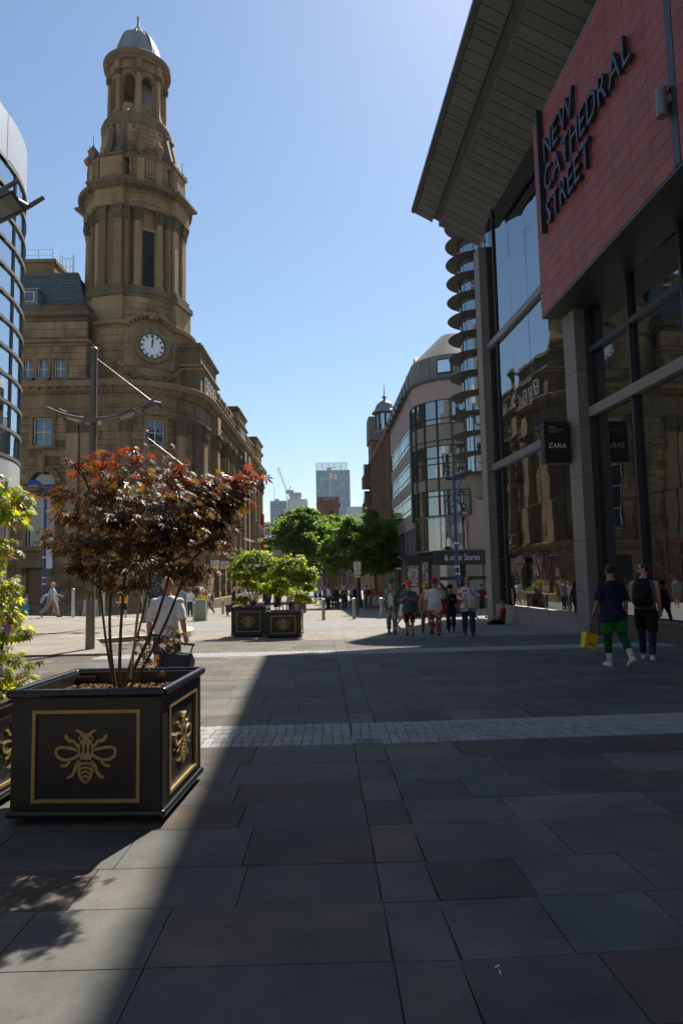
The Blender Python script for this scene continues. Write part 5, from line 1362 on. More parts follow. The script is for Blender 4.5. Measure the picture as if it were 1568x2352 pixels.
for i in range(len(lev) - 1):
    for k in range(5):
        a0 = A0 + (A1 - A0) * k / 5; a1 = A0 + (A1 - A0) * (k + 1) / 5
        b = MB(); b.arc(CC, CRR - .05, CRR, a0 + .006, a1 - .006, lev[i] + .03, lev[i + 1] - .03, 4); b.build('curved_pane', M_span if kinds[i] == 's' else M_cur, shop)
for z in lev: carc('curved_transom', CRR - .08, CRR + .06, z - .035, z + .035, M_mull)
for k in range(6): a = A0 + (A1 - A0) * k / 5; b = MB(); b.box(-.05, .05, -.1, .08, 5.85, 14.25); b.v = [tuple(Matrix.Translation((CC[0] + CRR * math.cos(a), CC[1] + CRR * math.sin(a), 0)) @ Matrix.Rotation(a + PI / 2, 4, 'Z') @ Vector(v)) for v in b.v]; b.build('mullion', M_mull, shop)
b = MB(MLf); b.box(-.35, .05, -.12, .1, 5.6, 14.1); b.build('edge_fin', M_mull, shop)
carc('inner_face', CRR - 1.6, CRR - 1.5, -1, 14.3, M_in)
for z in (5.75, 8.6, 11.3, 14.2): carc('floor_edge', 1.0, CRR - .1, z - .15, z, M_in)
carc('pink_band', CRR - .3, CRR + .05, 14.25, 15.7, M_pink); carc('eaves', CRR - .3, CRR + .28, 15.7, 15.86, M_roof)
for k in range(6): a0 = A0 + (A1 - A0) * k / 6; carc('attic_panel', CRR - .4, CRR - .05, 15.86, 17.6, M_attic, a0 + .004, a0 + (A1 - A0) / 6 - .004, 3)
b = MB(Matrix.Translation((CC[0] + (CRR - .05) * math.cos(R(247)), CC[1] + (CRR - .05) * math.sin(R(247)), 0)) @ Matrix.Rotation(R(247) + PI / 2, 4, 'Z')); b.box(-.55, .55, -.06, .1, 16.2, 17.25); w_ = b.build('window', M_mull, shop)
b = MB(Matrix.Translation((CC[0] + (CRR - .05) * math.cos(R(247)), CC[1] + (CRR - .05) * math.sin(R(247)), 0)) @ Matrix.Rotation(R(247) + PI / 2, 4, 'Z')); b.box(-.46, .46, -.08, -.055, 16.28, 17.17); b.build('pane', M_rib, w_)
b = MB(); b.lathe([(CRR - .02, 17.6), (1.2, 19.9), (.05, 20.3)], (CC[0], CC[1], 0), 28, cap=False); b.build('corner_roof', M_roof, shop, 20)
# left front: ribbons
LEN = 14.6
RB = [(6.3, 8.0), (8.85, 10.55), (11.5, 13.2)]
zb_ = [(5.2, 6.3), (8.0, 8.85), (10.55, 11.5), (13.2, 15.7)]
for za, zc_ in zb_: b = MB(MLf); b.box(-LEN, -.35, .0, .4, za, zc_); b.build('stone_band', M_pink, shop)
for za, zc_ in RB:
    f = MB(MLf); n = 22
    for i in range(n + 1): u = -LEN + (LEN - .35) * i / n; f.box(u - .03, u + .03, .008, .08, za, zc_)
    for z in (za + .04, za + .45, zc_ - .35, zc_ - .04): f.box(-LEN, -.35, .004, .07, z - .03, z + .03)
    fo = f.build('ribbon_window', M_mull, shop)
    for i in range(n):
        u = -LEN + (LEN - .35) * i / n; p = MB(MLf); p.box(u + .03, u + (LEN - .35) / n - .03, .02 + random.uniform(0, .01), .04, za + .05, zc_ - .05); p.build('pane', M_rib, fo)
b = MB(MLf); b.box(-LEN, -.2, .4, 12, -1.2, 15.7); b.build('inner_wall', M_in, shop)
b = MB(MLf); b.box(-LEN - .05, -.2, -.3, .4, 15.7, 15.86); b.build('eaves', M_roof, shop)
b = MB(MLf); b.box(-LEN, -.1, .1, .6, 15.86, 17.5); b.build('attic_wall', M_attic, shop)
b = MB(MLf); b.hexa([(-LEN, .05, 17.5), (0, .05, 17.5), (0, 8, 17.5), (-LEN, 8, 17.5)], [(-LEN, 3.2, 19.9), (0, 3.2, 20.2), (0, 6, 20.2), (-LEN, 6, 19.9)]); b.build('roof', M_roof, shop)
for i in range(7):
    u = -1.6 - i * 2.0; b = MB(MLf); b.box(u - .3, u + .3, .02, .12, 16.2, 17.2); b.build('attic_window', M_mull, shop); b = MB(MLf); b.box(u - .6, u - .15, -.55, -.25, 15.45, 15.7); b.build('eaves_bracket', M_mull, shop)
for u in (-4.2, -9.2): b = MB(MLf); b.box(u - .6, u + .6, 1.2, 3, 17.6, 19.2); b.prism([(u - .75, 19.2), (u + .75, 19.2), (u, 19.8)], 1.0, 3.2, 'y'); b.build('dormer', M_attic, shop)
for u in (-.7, -2.8, -5.2, -8, -11): b = MB(MLf); b.box(u - .16, u + .16, -.08, .3, -1.2, 5.2); b.build('shop_pier', M_steel, shop)
for u in (-1.75, -4.0, -6.6, -9.5): b = MB(MLf); b.box(u - .85, u + .85, .1, .13, -.6, 5.1); b.build('shop_pane', M_cur, shop)
# shop front round the corner
carc('shop_window', CRR - .1, CRR - .06, 3.35, 5.75, M_cur, R(186), R(272)); carc('ledge', CRR - .2, CRR + .05, 5.72, 5.86, M_steel); carc('ledge', CRR - .2, CRR + .05, 3.28, 3.38, M_steel)
b = MB(); b.box(6.35, 13.6, 47.75, 48.1, 2.35, 3.3); b.build('fascia', mat('slate_blue_fascia', (.035, .038, .045), .5), shop)
put_text('& other Stories', Matrix.Translation((0, 47.74, 0)), 8.35, 2.62, .42, M_wh, shop, 2.45)
b = MB(); b.box(9.0, 20, 48.15, 60, -1.2, 15.7); b.build('front_wall', M_pink, shop)
b = MB(); b.box(12.2, 20, 48.05, 48.2, 3.4, 5.7); b.build('front_window', M_cur, shop)
for x in (6.5, 11.6, 12.6): b = MB(); b.box(x - .25, x + .25, 47.8, 48.2, -1.2, 2.35); b.build('shop_pier', M_pink if x > 7 else M_steel, shop)
b = MB(); b.box(11.5, 12.1, 47.9, 48.3, 3.3, 5.8); b.build('orange_pier', mat('tan_panel', (.36, .2, .12), .6), shop)
for i in range(3): b = MB(); b.box(6.8 + i * 1.55, 8.25 + i * 1.55, 47.98, 48.02, -.9, 2.3); b.build('shop_pane', M_cur, shop)
b = MB(); b.box(6.75, 11.4, 47.9, 48.05, 1.25, 1.5); b.build('door_transom', M_mull, shop)
# window display
dm = at_y(1000, 1240, 49.2)
b = MB(); b.box(8.05, 9.15, 48.95, 49.0, 3.7, 5.35); b.build('display_banner', mat('pale_banner', (.45, .48, .5), .6), shop)
put_text('& other Stories', Matrix.Translation((0, 48.94, 0)), 8.6, 4.45, .16, M_blackpaint, shop, .8)
b = MB(); b.tube([(7.45, 49.3, 3.5), (7.45, 49.3, 4.25)], .03, 6); b.tube([(7.45, 49.3, 4.2), (7.45, 49.3, 4.5), (7.45, 49.3, 4.85), (7.45, 49.3, 5.0), (7.45, 49.3, 5.15)], [.17, .14, .2, .1, .05], 10); b.build('display_torso', mat('shop_dummy', (.6, .55, .55), .5), shop, 50)
for i in range(7): b = MB(); x = 7.0 + (i * .83) % 4; b.box(x, x + .22, 49.4, 49.45, 4.9 + .11 * (i % 4), 4.93 + .11 * (i % 4)); b.build('shop_light', M_spot, shop)
# ================================================================ brown stone building with cupola, farther down the street
brown = thing('brown_stone_building', 'brown stone building with tall piers and lead cupola beyond the ribbon windows', 'building', (6, 78, -1.3))
M_br = stone_mat('brown_stone', [(.20, .13, .085), (.25, .165, .105), (.16, .105, .07)], scale=.5, stain=.5, rnd=False)
MBr = Matrix.Translation((4.85, 66.6, 0)) @ Matrix.Rotation(math.atan2(-.043, -1) + PI / 2, 4, 'Z')
b = MB(MBr); b.box(-22, 0, .25, 12, -1.4, 16.2); b.build('wall', M_br, brown)
for i in range(11):
    u = -.5 - i * 1.75; b = MB(MBr); b.box(u - .28, u + .28, -.12, .3, 3, 15.6); b.build('pier', M_br, brown)
    b = MB(MBr); b.ball((u, -.1, 15.7), .3, 8, 6); b.build('pier_ball', M_br, brown)
    for z in (4.5, 7.5, 10.5, 13.2): b = MB(MBr); b.box(u - 1.4, u - .35, .18, .24, z, z + 1.9); b.build('window_pane', M_wgl, brown)
b = MB(MBr); b.box(-22.2, .1, -.25, .4, 16.0, 16.5); b.build('eaves', M_br, brown)
b = MB(MBr); b.hexa([(-16, -.2, 16.5), (0, -.2, 16.5), (0, 10, 16.5), (-16, 10, 16.5)], [(-16, 2.6, 19.6), (0, 2.6, 19.6), (0, 8, 19.6), (-16, 8, 19.6)]); b.build('roof', M_roof, brown)
b = MB(MBr); b.box(-23.5, -19.0, -.1, 8, -1.4, 18.8); b.build('end_tower', M_br, brown)
b = MB(MBr); b.prism([(-23.7, 18.8), (-18.8, 18.8), (-19.6, 22.0), (-22.9, 22.0)], -.3, 8, 'y'); b.build('end_roof', mat('brown_tile_roof', (.17, .13, .10), .8, var=.2, scale=4), brown)
for z in (2.5, 6, 9.5, 13):
    b = MB(MBr); b.box(-23.3, -20.6, -1.1, -.1, z, z + 1.5); b.build('oriel', M_br, brown); b = MB(MBr); b.box(-23.1, -20.8, -.95, -.1, z + 1.5, z + 3.0); b.build('oriel_window', M_wgl, brown)
cu = at_y(884, 985, 76); b = MB(); b.lathe([(1.25, 0), (1.25, .3), (1.05, .4)], (cu.x, 76, cu.z - .6), 16); b.build('cupola_base', M_lead, brown, 40)
for i in range(8): a = i * PI / 4; b = MB(); b.tube([(cu.x + 1.0 * math.cos(a), 76 + 1.0 * math.sin(a), cu.z - .3), (cu.x + 1.0 * math.cos(a), 76 + 1.0 * math.sin(a), cu.z + 1.9)], .11, 8); b.build('cupola_post', M_mull, brown, 40)
for i in range(8): b = MB(); b.arc((cu.x, 76), .9, .93, i * PI / 4 + .13, (i + 1) * PI / 4 - .13, cu.z - .2, cu.z + 1.85, 3); b.build('cupola_pane', M_tglass, brown)
b = MB(); b.lathe([(1.5, 1.75), (1.3, 2.05), (1.1, 2.2), (1.0, 2.6), (.75, 2.95), (.35, 3.2), (.15, 3.3), (.12, 3.5), (.28, 3.6), (.22, 3.75), (.08, 3.85), (.05, 4.4), (.01, 5.3)], (cu.x, 76, cu.z), 20); b.build('cupola_dome', M_lead, brown, 30)
os_ = thing('letting_board', 'dark offices to let board on the street front below the ribbon windows', 'sign', at_y(893, 1222, 64))
p = at_y(893, 1216, 64); MB().box(p.x - .8, p.x + .75, p.y - .05, p.y + .05, p.z - .95, p.z + .95).build('board', mat('charcoal_board', (.03, .03, .032), .5), os_)
MB().box(p.x - .3, p.x + .75, p.y - .05, p.y + .05, p.z - 1.5, p.z - .97).build('red_board', mat('red_board', (.45, .05, .04), .5), os_)
put_text('Offices', Matrix.Translation((p.x, p.y - .06, p.z)), 0, .3, .36, M_gy, os_, 1.2); put_text('To Let', Matrix.Translation((p.x, p.y - .06, p.z)), .0, -.35, .36, M_gy, os_, .9)
# ================================================================ curved glass building at the left edge
M_alu = mat('silver_panel', (.50, .51, .52), .35, metal=.35, var=.04)
M_fin = mat('grey_brown_fin', (.13, .12, .105), .5, metal=.2, var=.1)
M_lgl = glass_mat('blue_sky_glass', (.03, .045, .06), .1, wave=.03, wscale=.5, ior=1.9, fmin=.62)
lb = thing('curved_glass_building', 'curved glass building with stacked dark fins at the left picture edge', 'building', (-16.4, 21.5, 0))
LC = (-16.88, 21.5); LR = 6.0
a0, a1 = R(-95), R(70)
for i in range(12):
    z = 15.6 - .89 * i
    b = MB(); b.arc(LC, LR - .1, LR + .07, a0, a1, z - .055, z + .055, 44); b.build('fin', M_fin, lb, 30)
    if i < 11:
        for k in range(13):
            q0 = a0 + (a1 - a0) * k / 13; q1 = a0 + (a1 - a0) * (k + 1) / 13
            b = MB(); b.arc(LC, LR - .04, LR, q0 + .006, q1 - .006, z - .835, z - .055, 3); b.build('curved_pane', M_lgl, lb)
for k in range(14): a = a0 + (a1 - a0) * k / 13; b = MB(); b.tube([(LC[0] + (LR + .02) * math.cos(a), LC[1] + (LR + .02) * math.sin(a), 5.9), (LC[0] + (LR + .02) * math.cos(a), LC[1] + (LR + .02) * math.sin(a), 15.6)], .045, 6); b.build('mullion', M_steel, lb)
for k in range(7):
    q0 = a0 + (a1 - a0) * k / 7; q1 = a0 + (a1 - a0) * (k + 1) / 7
    b = MB(); b.arc(LC, LR - .1, LR + .05, q0 + .003, q1 - .003, 15.72, 17.3, 8); b.build('top_panel', M_alu, lb, 30)
    b = MB(); b.arc(LC, LR - .1, LR + .04, q0 + .003, q1 - .003, 4.75, 5.72, 8); b.build('bottom_panel', M_alu, lb, 30)
b = MB(); b.lathe([(LR - .3, 4.8), (LR - .3, 17.2)], (LC[0], LC[1], 0), 32); b.build('core', M_in, lb, 30)
b = MB(); b.box(-40, LC[0] - .2, -34, 27.3, 4.8, 17.2); b.build('rear_block', M_alu, lb)
b = MB(); b.box(-40, -13.5, -34, 8, 17.2, 27); b.build('unseen_upper_mass', M_fin, lb)  # extra height added out of view to cut ambient light on the square
# the straight flank runs back past the camera, added out of frame to block sky light
for i in range(12):
    z = 15.6 - .89 * i; b = MB(); b.box(LC[0] - .2, -10.78, -34, 21.4, z - .055, z + .055); b.build('fin', M_fin, lb)
for k in range(14):
    y0_ = -34 + k * 3.95; b = MB(); b.box(-10.90, -10.86, y0_ + .02, y0_ + 3.93, 5.8, 15.6); b.build('flank_pane', M_lgl, lb)
    b = MB(); b.box(-10.95, -10.83, y0_ + .01, y0_ + 3.94, 15.72, 17.3); b.build('top_panel', M_alu, lb); b = MB(); b.box(-10.95, -10.83, y0_ + .01, y0_ + 3.94, 4.75, 5.72); b.build('bottom_panel', M_alu, lb)
b = MB(); b.box(LC[0] - .2, -11.05, -34, 21.4, 4.8, 17.2); b.build('flank_core', M_in, lb)
b = MB(); b.box(-30, -12.4, -34, 10, -.1, 4.8); b.build('ground_floor', M_plinth2, lb)
nb = thing('unseen_sky_blocker', 'unseen pale stone block added behind the viewer to block sky light', 'building', (0, -36, 0))  # unseen mass added behind the camera to hold back ambient light
b = MB(); b.box(-30, 30, -50, -36, -.2, 29); b.build('wall', M_clad, nb)
for k in range(12):
    for z in (3.5, 7.5, 11.5, 15.5): b = MB(); b.box(-24 + k * 4, -21.6 + k * 4, -36.0, -35.9, z, z + 2.2); b.build('window_pane', M_wgl, nb)
for a in (-60, 0, 50): b = MB(); b.tube([(LC[0] + 4.6 * math.cos(R(a)), LC[1] + 4.6 * math.sin(R(a)), 0), (LC[0] + 4.6 * math.cos(R(a)), LC[1] + 4.6 * math.sin(R(a)), 4.8)], .3, 14); b.build('column', M_clad, lb, 40)
# ================================================================ street lamps: pole, sail arms, floodlights, stays
M_pole = mat('weathered_steel_pole', (.20, .19, .175), .5, metal=.45, var=.12, scale=5)
M_flood = mat('floodlight_casing', (.03, .04, .055), .45, var=.1)
M_lens = glass_mat('floodlight_lens', (.35, .36, .33), .2)
M_cable = mat('stay_cable', (.34, .33, .29), .4, metal=.6)
LB = Vector((-6.42, 17.5, 0))
def lamp_post(label):
    t = thing('lamp_post', label, 'lamp post', LB, 'tall lamp posts with curved sail arms')
    zt = at_y(221, 806, 17.5).z; za = at_y(218, 966, 17.5).z
    b = MB(); b.tube([(LB.x, LB.y, 0), (LB.x, LB.y, 3), (LB.x, LB.y, zt - .08)], [.115, .10, .085], 20); b.build('pole', M_pole, t, 50)
    b = MB(); b.tube([(LB.x, LB.y, zt - .1), (LB.x, LB.y, zt - .03)], .06, 12); b.ball((LB.x, LB.y, zt + .02), .10, 12, 8); b.build('ball_cap', M_pole, t, 50)
    pl, pm, pr_ = at_y(110, 937, 17.3), at_y(218, 966, 17.5), at_y(370, 915, 17.7)
    ends = []
    for dy, sc in ((-.16, 1.0), (.30, 1.0)):
        pts = []
        for i in range(17):
            s = i / 16; x = pl.x + (pr_.x - pl.x) * s; f = (x - pm.x) / ((pr_.x - pm.x) if x > pm.x else (pm.x - pl.x)); zz = pm.z + (pr_.z - pm.z if x > pm.x else pl.z - pm.z) * f * f + (.06 if dy > 0 else 0)
            pts.append((x + (.12 if dy > 0 else 0), LB.y + dy + .25 * (s - .4), zz))
        b = MB(); b.tube(pts, [.03 + .025 * (1 - abs(2 * i / 16 - .85)) for i in range(17)], 8); b.build('sail_arm', M_pole, t, 60); ends.append(pts)
    for i in (2, 6, 10, 15):
        b = MB(); b.tube([ends[0][i], ends[1][i]], .022, 6); b.build('cross_bar', M_pole, t)
    b = MB(); b.box(LB.x - .16, LB.x + .16, LB.y - .2, LB.y + .2, za - .1, za + .06); b.build('collar', M_pole, t)
    for x_, y_ in ((168, 957), (290, 950), (348, 936)):
        p = at_y(x_, y_, 17.5); k = 1 if x_ > 220 else -1
        Mx = Matrix.Translation(p) @ Matrix.Rotation(R(-24 if k > 0 else 18), 4, 'Y') @ Matrix.Rotation(R(-18), 4, 'X')
        b = MB(Mx); b.hexa([(-.24, -.14, -.05), (.24, -.14, -.05), (.24, .14, -.05), (-.24, .14, -.05)], [(-.15, -.1, .05), (.18, -.1, .05), (.18, .1, .05), (-.15, .1, .05)]); o = b.build('floodlight', M_flood, t)
        b = MB(Mx); b.box(-.19, .2, -.11, .11, -.062, -.049); b.build('lens', M_lens, o)
    for p in (ends[0][15], ends[0][1]):
        b = MB(); b.tube([(LB.x + (.09 if p[0] > LB.x else -.09), LB.y, zt - .22), p], .008, 6); b.build('stay_cable', M_cable, t)
    return t
lamp0 = lamp_post('tall lamp post with curved sail arms standing left of the red maple')
def lamp_copy(delta, label): c = copy_tree(lamp0, Matrix.Translation(delta)); c['label'] = label; return c
lamp_copy((.92, -9.75, 0), 'nearest lamp post, only its dark sail arm showing at the left edge')
lamp_copy((-1.55, 10.2, 0), 'lamp post rising behind the red maple crown')
lamp_copy((-1.3, 44, gz(61)), 'distant lamp post with sail arms along the exchange street front')
# grey post at the left edge
p = Vector((-5.95, 12.0, 0)); o = MB().tube([(p.x, p.y, 0), (p.x, p.y, 3.5)], .055, 14).build('grey_post', mat('pale_grey_post', (.42, .44, .46), .4, metal=.3), None, 50)
tag(o, 'plain pale grey post among the yellow green leaves at the left edge', 'post')

# ================================================================ blue lamp columns
M_blue = mat('royal_blue_paint', (.008, .055, .24), .4, var=.1)
def blue_post(px, py_top, Y, label, head):
    p = at_y(px, py_top, Y); x = p.x; zt = p.z; z0 = gz(Y) - .05
    t = thing('blue_column', label, 'lamp post', (x, Y, z0), 'blue street columns')
    b = MB(); b.tube([(x, Y, z0), (x, Y, z0 + 1.3)], .17, 8); b.tube([(x, Y, z0 + 1.3), (x, Y, z0 + 1.6), (x, Y, z0 + 3), (x, Y, zt)], [.17, .11, .10, .08], 12); b.build('post', M_blue, t, 40)
    b = MB(); b.box(x - .5, x + .35, Y - .09, Y + .09, zt - .02, zt + .14); b.build('cross_arm', M_blue, t)
    s = -1 if head else 1
    b = MB(); b.tube([(x, Y, zt - 1.0), (x + .42 * s, Y, zt - .05)], .03, 6); b.build('brace', M_blue, t)
    if head:
        hx = at_y(80, 1097, Y).x
        b = MB(); b.tube([(x - .3, Y, zt + .05), (hx + .2, Y, zt + .38)], .05, 8); b.build('lamp_arm', M_blue, t)
        b = MB(); b.lathe([(.42, 0), (.46, .06), (.36, .26), (.12, .38)], (hx, Y, zt + .2), 14); o = b.build('lamp_head', M_blue, t, 40)
        b = MB(); b.lathe([(.30, -.10), (.38, 0)], (hx, Y, zt + .2), 14); b.build('lamp_bowl', M_lens, o, 40)
        bn = MB(); z2 = at_y(110, 1236, Y).z; z1 = at_y(110, 1302, Y).z; bn.box(x + .12, x + .14, Y - .02, Y + .02, z1, z2); bn.box(x + .12, x + .52, Y - .03, Y - .01, z1 - .1, z2); bn.build('banner', mat('pale_blue_banner', (.45, .52, .62), .6), t)
    for z in (z0 + 2.2, z0 + 2.6, z0 + 3.9): b = MB(); b.tube([(x, Y, z), (x, Y, z + .1)], .13, 12); b.build('clip_band', M_rail, t, 40)
    return t
blue_post(106, 1122, 44, 'blue lamp column with domed head and banner in front of the exchange door', True)
blue_post(1042, 1102, 38, 'blue column without lamp rising behind the group in fancy dress', False)

# ================================================================ bollards and small street furniture
M_boll = mat('brushed_steel_bollard', (.30, .29, .275), .42, metal=.55, var=.12)
bol = None
def bollard(px, py, h, r, label, slant=True):
    p = on_ground(px, py); t = thing('bollard', label, 'bollard', p, 'steel bollards round the square')
    b = MB(); b.tube([(p.x, p.y, p.z - .05), (p.x, p.y, p.z + h - .06)], r, 18); b.build('shaft', M_boll, t, 50)
    b = MB(Matrix.Translation((p.x, p.y, p.z + h - .035)) @ Matrix.Rotation(R(12), 4, 'X')); b.lathe([(r * 1.02, -.035), (r * 1.02, .02), (r * .9, .035)], (0, 0, 0), 18); b.build('slanted_cap', M_rail, t, 50)
bl = [(743, 1424, 'bollard left of centre in front of the street crowd'), (813, 1422, 'bollard right of centre in line with the zone sign'), (876, 1420, 'bollard behind the legs of the man in the printed suit'), (847, 1400, 'thin bollard across the road behind the maroon shirted man'),
      (1100, 1411, 'bollard behind the dotted jacket, left of the stone pillar'), (448, 1425, 'stout bollard beside the grey cabinet'), (474, 1413, 'bollard near the walker with grey backpack'), (512, 1411, 'bollard nearest the mid-square planters on the left'), (427, 1418, 'slim bollard left of the stout one by the cabinet')]
for x, y, l in bl:
    q = on_ground(x, y); h = {743: 1.02, 813: 1.02, 876: 1.0}.get(x, .95); bollard(x, y, h, .085 if x != 448 else .12, l)
for (x, y, l) in ((168, 1414, 'tall slim steel post on the terrace edge, left of the lamp post'), (237, 1413, 'second slim steel post on the terrace edge, behind the maple')):
    p = on_ground(x, y + 4, 0.0); zt = at_y(x, 1352, p.y).z; t = thing('steel_post', l, 'post', p, 'slim posts on the terrace edge')
    b = MB(); b.tube([(p.x, p.y, -.05), (p.x, p.y, zt - .03)], .07, 12); b.build('shaft', M_rail, t, 50); b = MB(); b.ball((p.x, p.y, zt - .03), (.075, .075, .05), 12, 8); b.build('cap', M_rail, t, 50)
p = on_ground(449, 1425); p2 = on_ground(462, 1426)
cab = thing('utility_cabinet', 'grey green metal utility cabinet beside the stout bollard', 'cabinet', p2)
b = MB(); b.box(p2.x - .27, p2.x + .27, p2.y - .2, p2.y + .2, p2.z - .05, p2.z + 1.02); b.build('body', mat('grey_green_paint', (.22, .24, .215), .5), cab)
b = MB(); b.box(p2.x - .29, p2.x + .29, p2.y - .22, p2.y + .22, p2.z + 1.02, p2.z + 1.07); b.build('lid', mat('teal_lid', (.14, .19, .18), .5), cab)
b = MB(); b.box(p2.x - .24, p2.x + .24, p2.y - .207, p2.y - .2, p2.z + .1, p2.z + .95); b.build('door', mat('grey_green_paint2', (.24, .26, .235), .5), cab)
# zone sign
YZ = 40.0; zp = at_y(820, 1330, YZ); zg = gz(YZ)
zn = thing('zone_sign', 'white parking zone sign with red ring on a dark post', 'sign', (zp.x, YZ, zg))
b = MB(); b.tube([(zp.x, YZ + .06, zg - .05), (zp.x, YZ + .06, at_y(820, 1281, YZ).z)], .055, 10); b.build('post', M_trim, zn)
def plate(name, x0, y0, x1, y1, m, dy=0): a = at_y(x0, y1, YZ); c = at_y(x1, y0, YZ); b = MB(); b.box(a.x, c.x, YZ - .03 - dy, YZ, a.z, c.z); return b.build(name, m, zn), (a.x + c.x) / 2, (a.z + c.z) / 2, a, c
M_sw = mat('sign_face_white', (.55, .54, .51), .5, var=.05)
pl1, cx, cz, a, c = plate('zone_plate', 812, 1290, 828, 1309, M_sw)
rw = disc(Matrix.Translation((cx, YZ - .035, cz - .03)), .075, .105, -.006, .004, 24); rw.build('red_ring', mat('sign_red', (.5, .03, .03), .5), pl1)
put_text('ZONE', Matrix.Translation((0, YZ - .034, 0)), cx, c.z - .11, .06, M_blackpaint, zn, .24)
pl2, cx2, cz2, a2, c2 = plate('times_plate', 813, 1310, 828, 1321, M_sw)
for i in range(5): b = MB(); b.box(cx2 - .13, cx2 + .13, YZ - .036, YZ - .03, c2.z - .05 - i * .05, c2.z - .03 - i * .05); b.build('text_line', M_gy, pl2)
plate('yellow_plate', 813.5, 1322, 828, 1327, mat('sign_yellow', (.6, .33, .02), .5))
# fingerpost
YF = 36.; fx = at_y(927, 1300, YF).x; fz = gz(YF); fp_ = thing('fingerpost', 'blue pedestrian fingerpost with direction arms beside the poster kiosk', 'sign', (fx, YF, fz))
b = MB(); b.tube([(fx, YF, fz - .05), (fx, YF, at_y(927, 1300, YF).z)], .06, 10); b.build('post', M_blue, fp_, 40)
b = disc(Matrix.Translation((fx, YF, at_y(927, 1298, YF).z + .1)), .09, .13, -.02, .02, 18); b.build('ring_top', M_blue, fp_)
for (x0, x1, y0, y1, pt) in ((905, 926, 1303, 1309, -1), (928, 942, 1302, 1307, 1)):
    a = at_y(x0, y1, YF); c = at_y(x1, y0, YF); m_ = (a.z + c.z) / 2; b = MB()
    poly = [(a.x, m_), (a.x + .08, a.z), (c.x, a.z), (c.x, c.z), (a.x + .08, c.z)] if pt < 0 else [(a.x, a.z), (c.x - .08, a.z), (c.x, m_), (c.x - .08, c.z), (a.x, c.z)]
    b.prism(poly, YF - .03, YF + .03, 'y'); o = b.build('direction_arm', M_blue, fp_)
    for k in (0.33, .66): b = MB(); zz = a.z + (c.z - a.z) * k; b.box(a.x + .1, c.x - .1, YF - .036, YF - .03, zz - .012, zz + .012); b.build('text_line', M_wh, o)
b = MB(); b.box(fx - .02, fx + .16, YF - .05, YF - .02, at_y(927, 1335, YF).z, at_y(927, 1305, YF).z); b.build('side_arm', M_blue, fp_)
# poster kiosk
YK = 35.; k0 = at_y(931, 1395, YK); k1 = at_y(984, 1280, YK); kz = gz(YK)
kk = thing('poster_kiosk', 'dark poster kiosk with moulded roof behind the man in the orange hat', 'kiosk', ((k0.x + k1.x) / 2, YK, kz))
b = MB(); b.box(k0.x + .02, k1.x - .02, YK, YK + 1.0, kz - .05, k1.z - .1); b.build('body', M_trim, kk)
for i in range(3): b = MB(); e = .1 + .07 * i; b.box(k0.x - e, k1.x + e, YK - e, YK + 1 + e, k1.z - .1 + i * .07, k1.z - .035 + i * .07); b.build('roof_moulding', M_trim, kk)
pw = (k1.x - k0.x)
def poster_mat():
    m, t, b = nt('printed_poster'); p = wpos(t); v = t.nodes.new('ShaderNodeTexVoronoi'); v.inputs['Scale'].default_value = 5; t.links.new(p, v.inputs['Vector'])
    n = noise_tex(t, 9, 4, .7, p); c = ramp(t, n, [(.35, (.04, .045, .05)), (.5, (.22, .22, .22)), (.62, (.5, .48, .46))]); t.links.new(c, b.inputs['Base Color']); b.inputs['Roughness'].default_value = .25; return m
M_poster = poster_mat()
b = MB(); b.box(k0.x + .12, k0.x + pw * .58, YK - .03, YK, kz + .55, k1.z - .22); ps = b.build('poster', mat('poster_black', (.02, .02, .022), .3), kk)
b = MB(); b.box(k0.x + .15, k0.x + pw * .56, YK - .035, YK - .03, kz + 1.55, k1.z - .42); b.build('poster_photo', M_poster, ps)
b = MB(); b.box(k0.x + .15, k0.x + pw * .56, YK - .036, YK - .03, kz + 1.1, kz + 1.5); b.build('poster_meal', mat('poster_orange', (.5, .3, .2), .4, var=.5, scale=7), ps)
b = disc(Matrix.Translation((k0.x + .24, YK - .037, kz + 1.42)), .0, .09, -.004, .002, 16); b.build('poster_badge', mat('badge_blue', (.05, .25, .45), .4), ps)
b = MB(); b.box(k0.x + pw * .72, k1.x - .05, YK - .03, YK, kz + .3, k1.z - .25); b.build('side_panel', M_poster, kk)
# A-boards
def aboard(px, py, Y, m, label, h=1.0, w=.6):
    p = at_y(px, py, Y); z = gz(Y); t = thing('pavement_board', label, 'pavement sign', (p.x, Y, z), 'pavement boards')
    for s in (-1, 1):
        b = MB(); b.hexa([(p.x - w / 2, Y + s * .28, z), (p.x + w / 2, Y + s * .28, z), (p.x + w / 2, Y + s * .28 + .03, z), (p.x - w / 2, Y + s * .28 + .03, z)], [(p.x - w / 2, Y + s * .03, z + h), (p.x + w / 2, Y + s * .03, z + h), (p.x + w / 2, Y + s * .03 + .03, z + h), (p.x - w / 2, Y + s * .03 + .03, z + h)]); b.build('board', m, t)
    b = MB(); b.hexa([(p.x - w * .4, Y - .262, z + .2), (p.x + w * .4, Y - .262, z + .2), (p.x + w * .4, Y - .23, z + .2), (p.x - w * .4, Y - .23, z + .2)], [(p.x - w * .4, Y - .09, z + .9), (p.x + w * .4, Y - .09, z + .9), (p.x + w * .4, Y - .06, z + .9), (p.x - w * .4, Y - .06, z + .9)]); b.build('notice', M_poster, t)
aboard(865, 1385, 52, mat('board_red', (.28, .03, .03), .5), 'red pavement board under the trees, right of the zone sign', 1.15, .8)
aboard(208, 1400, 40, mat('board_grey', (.3, .3, .3), .5), 'grey framed pavement board by the terrace edge, left of the lamp post', 1.15, .75)
aboard(460, 1385, 50, mat('board_white', (.5, .5, .48), .5), 'white pavement board beside the rusticated corner piers', 1.1, .8)
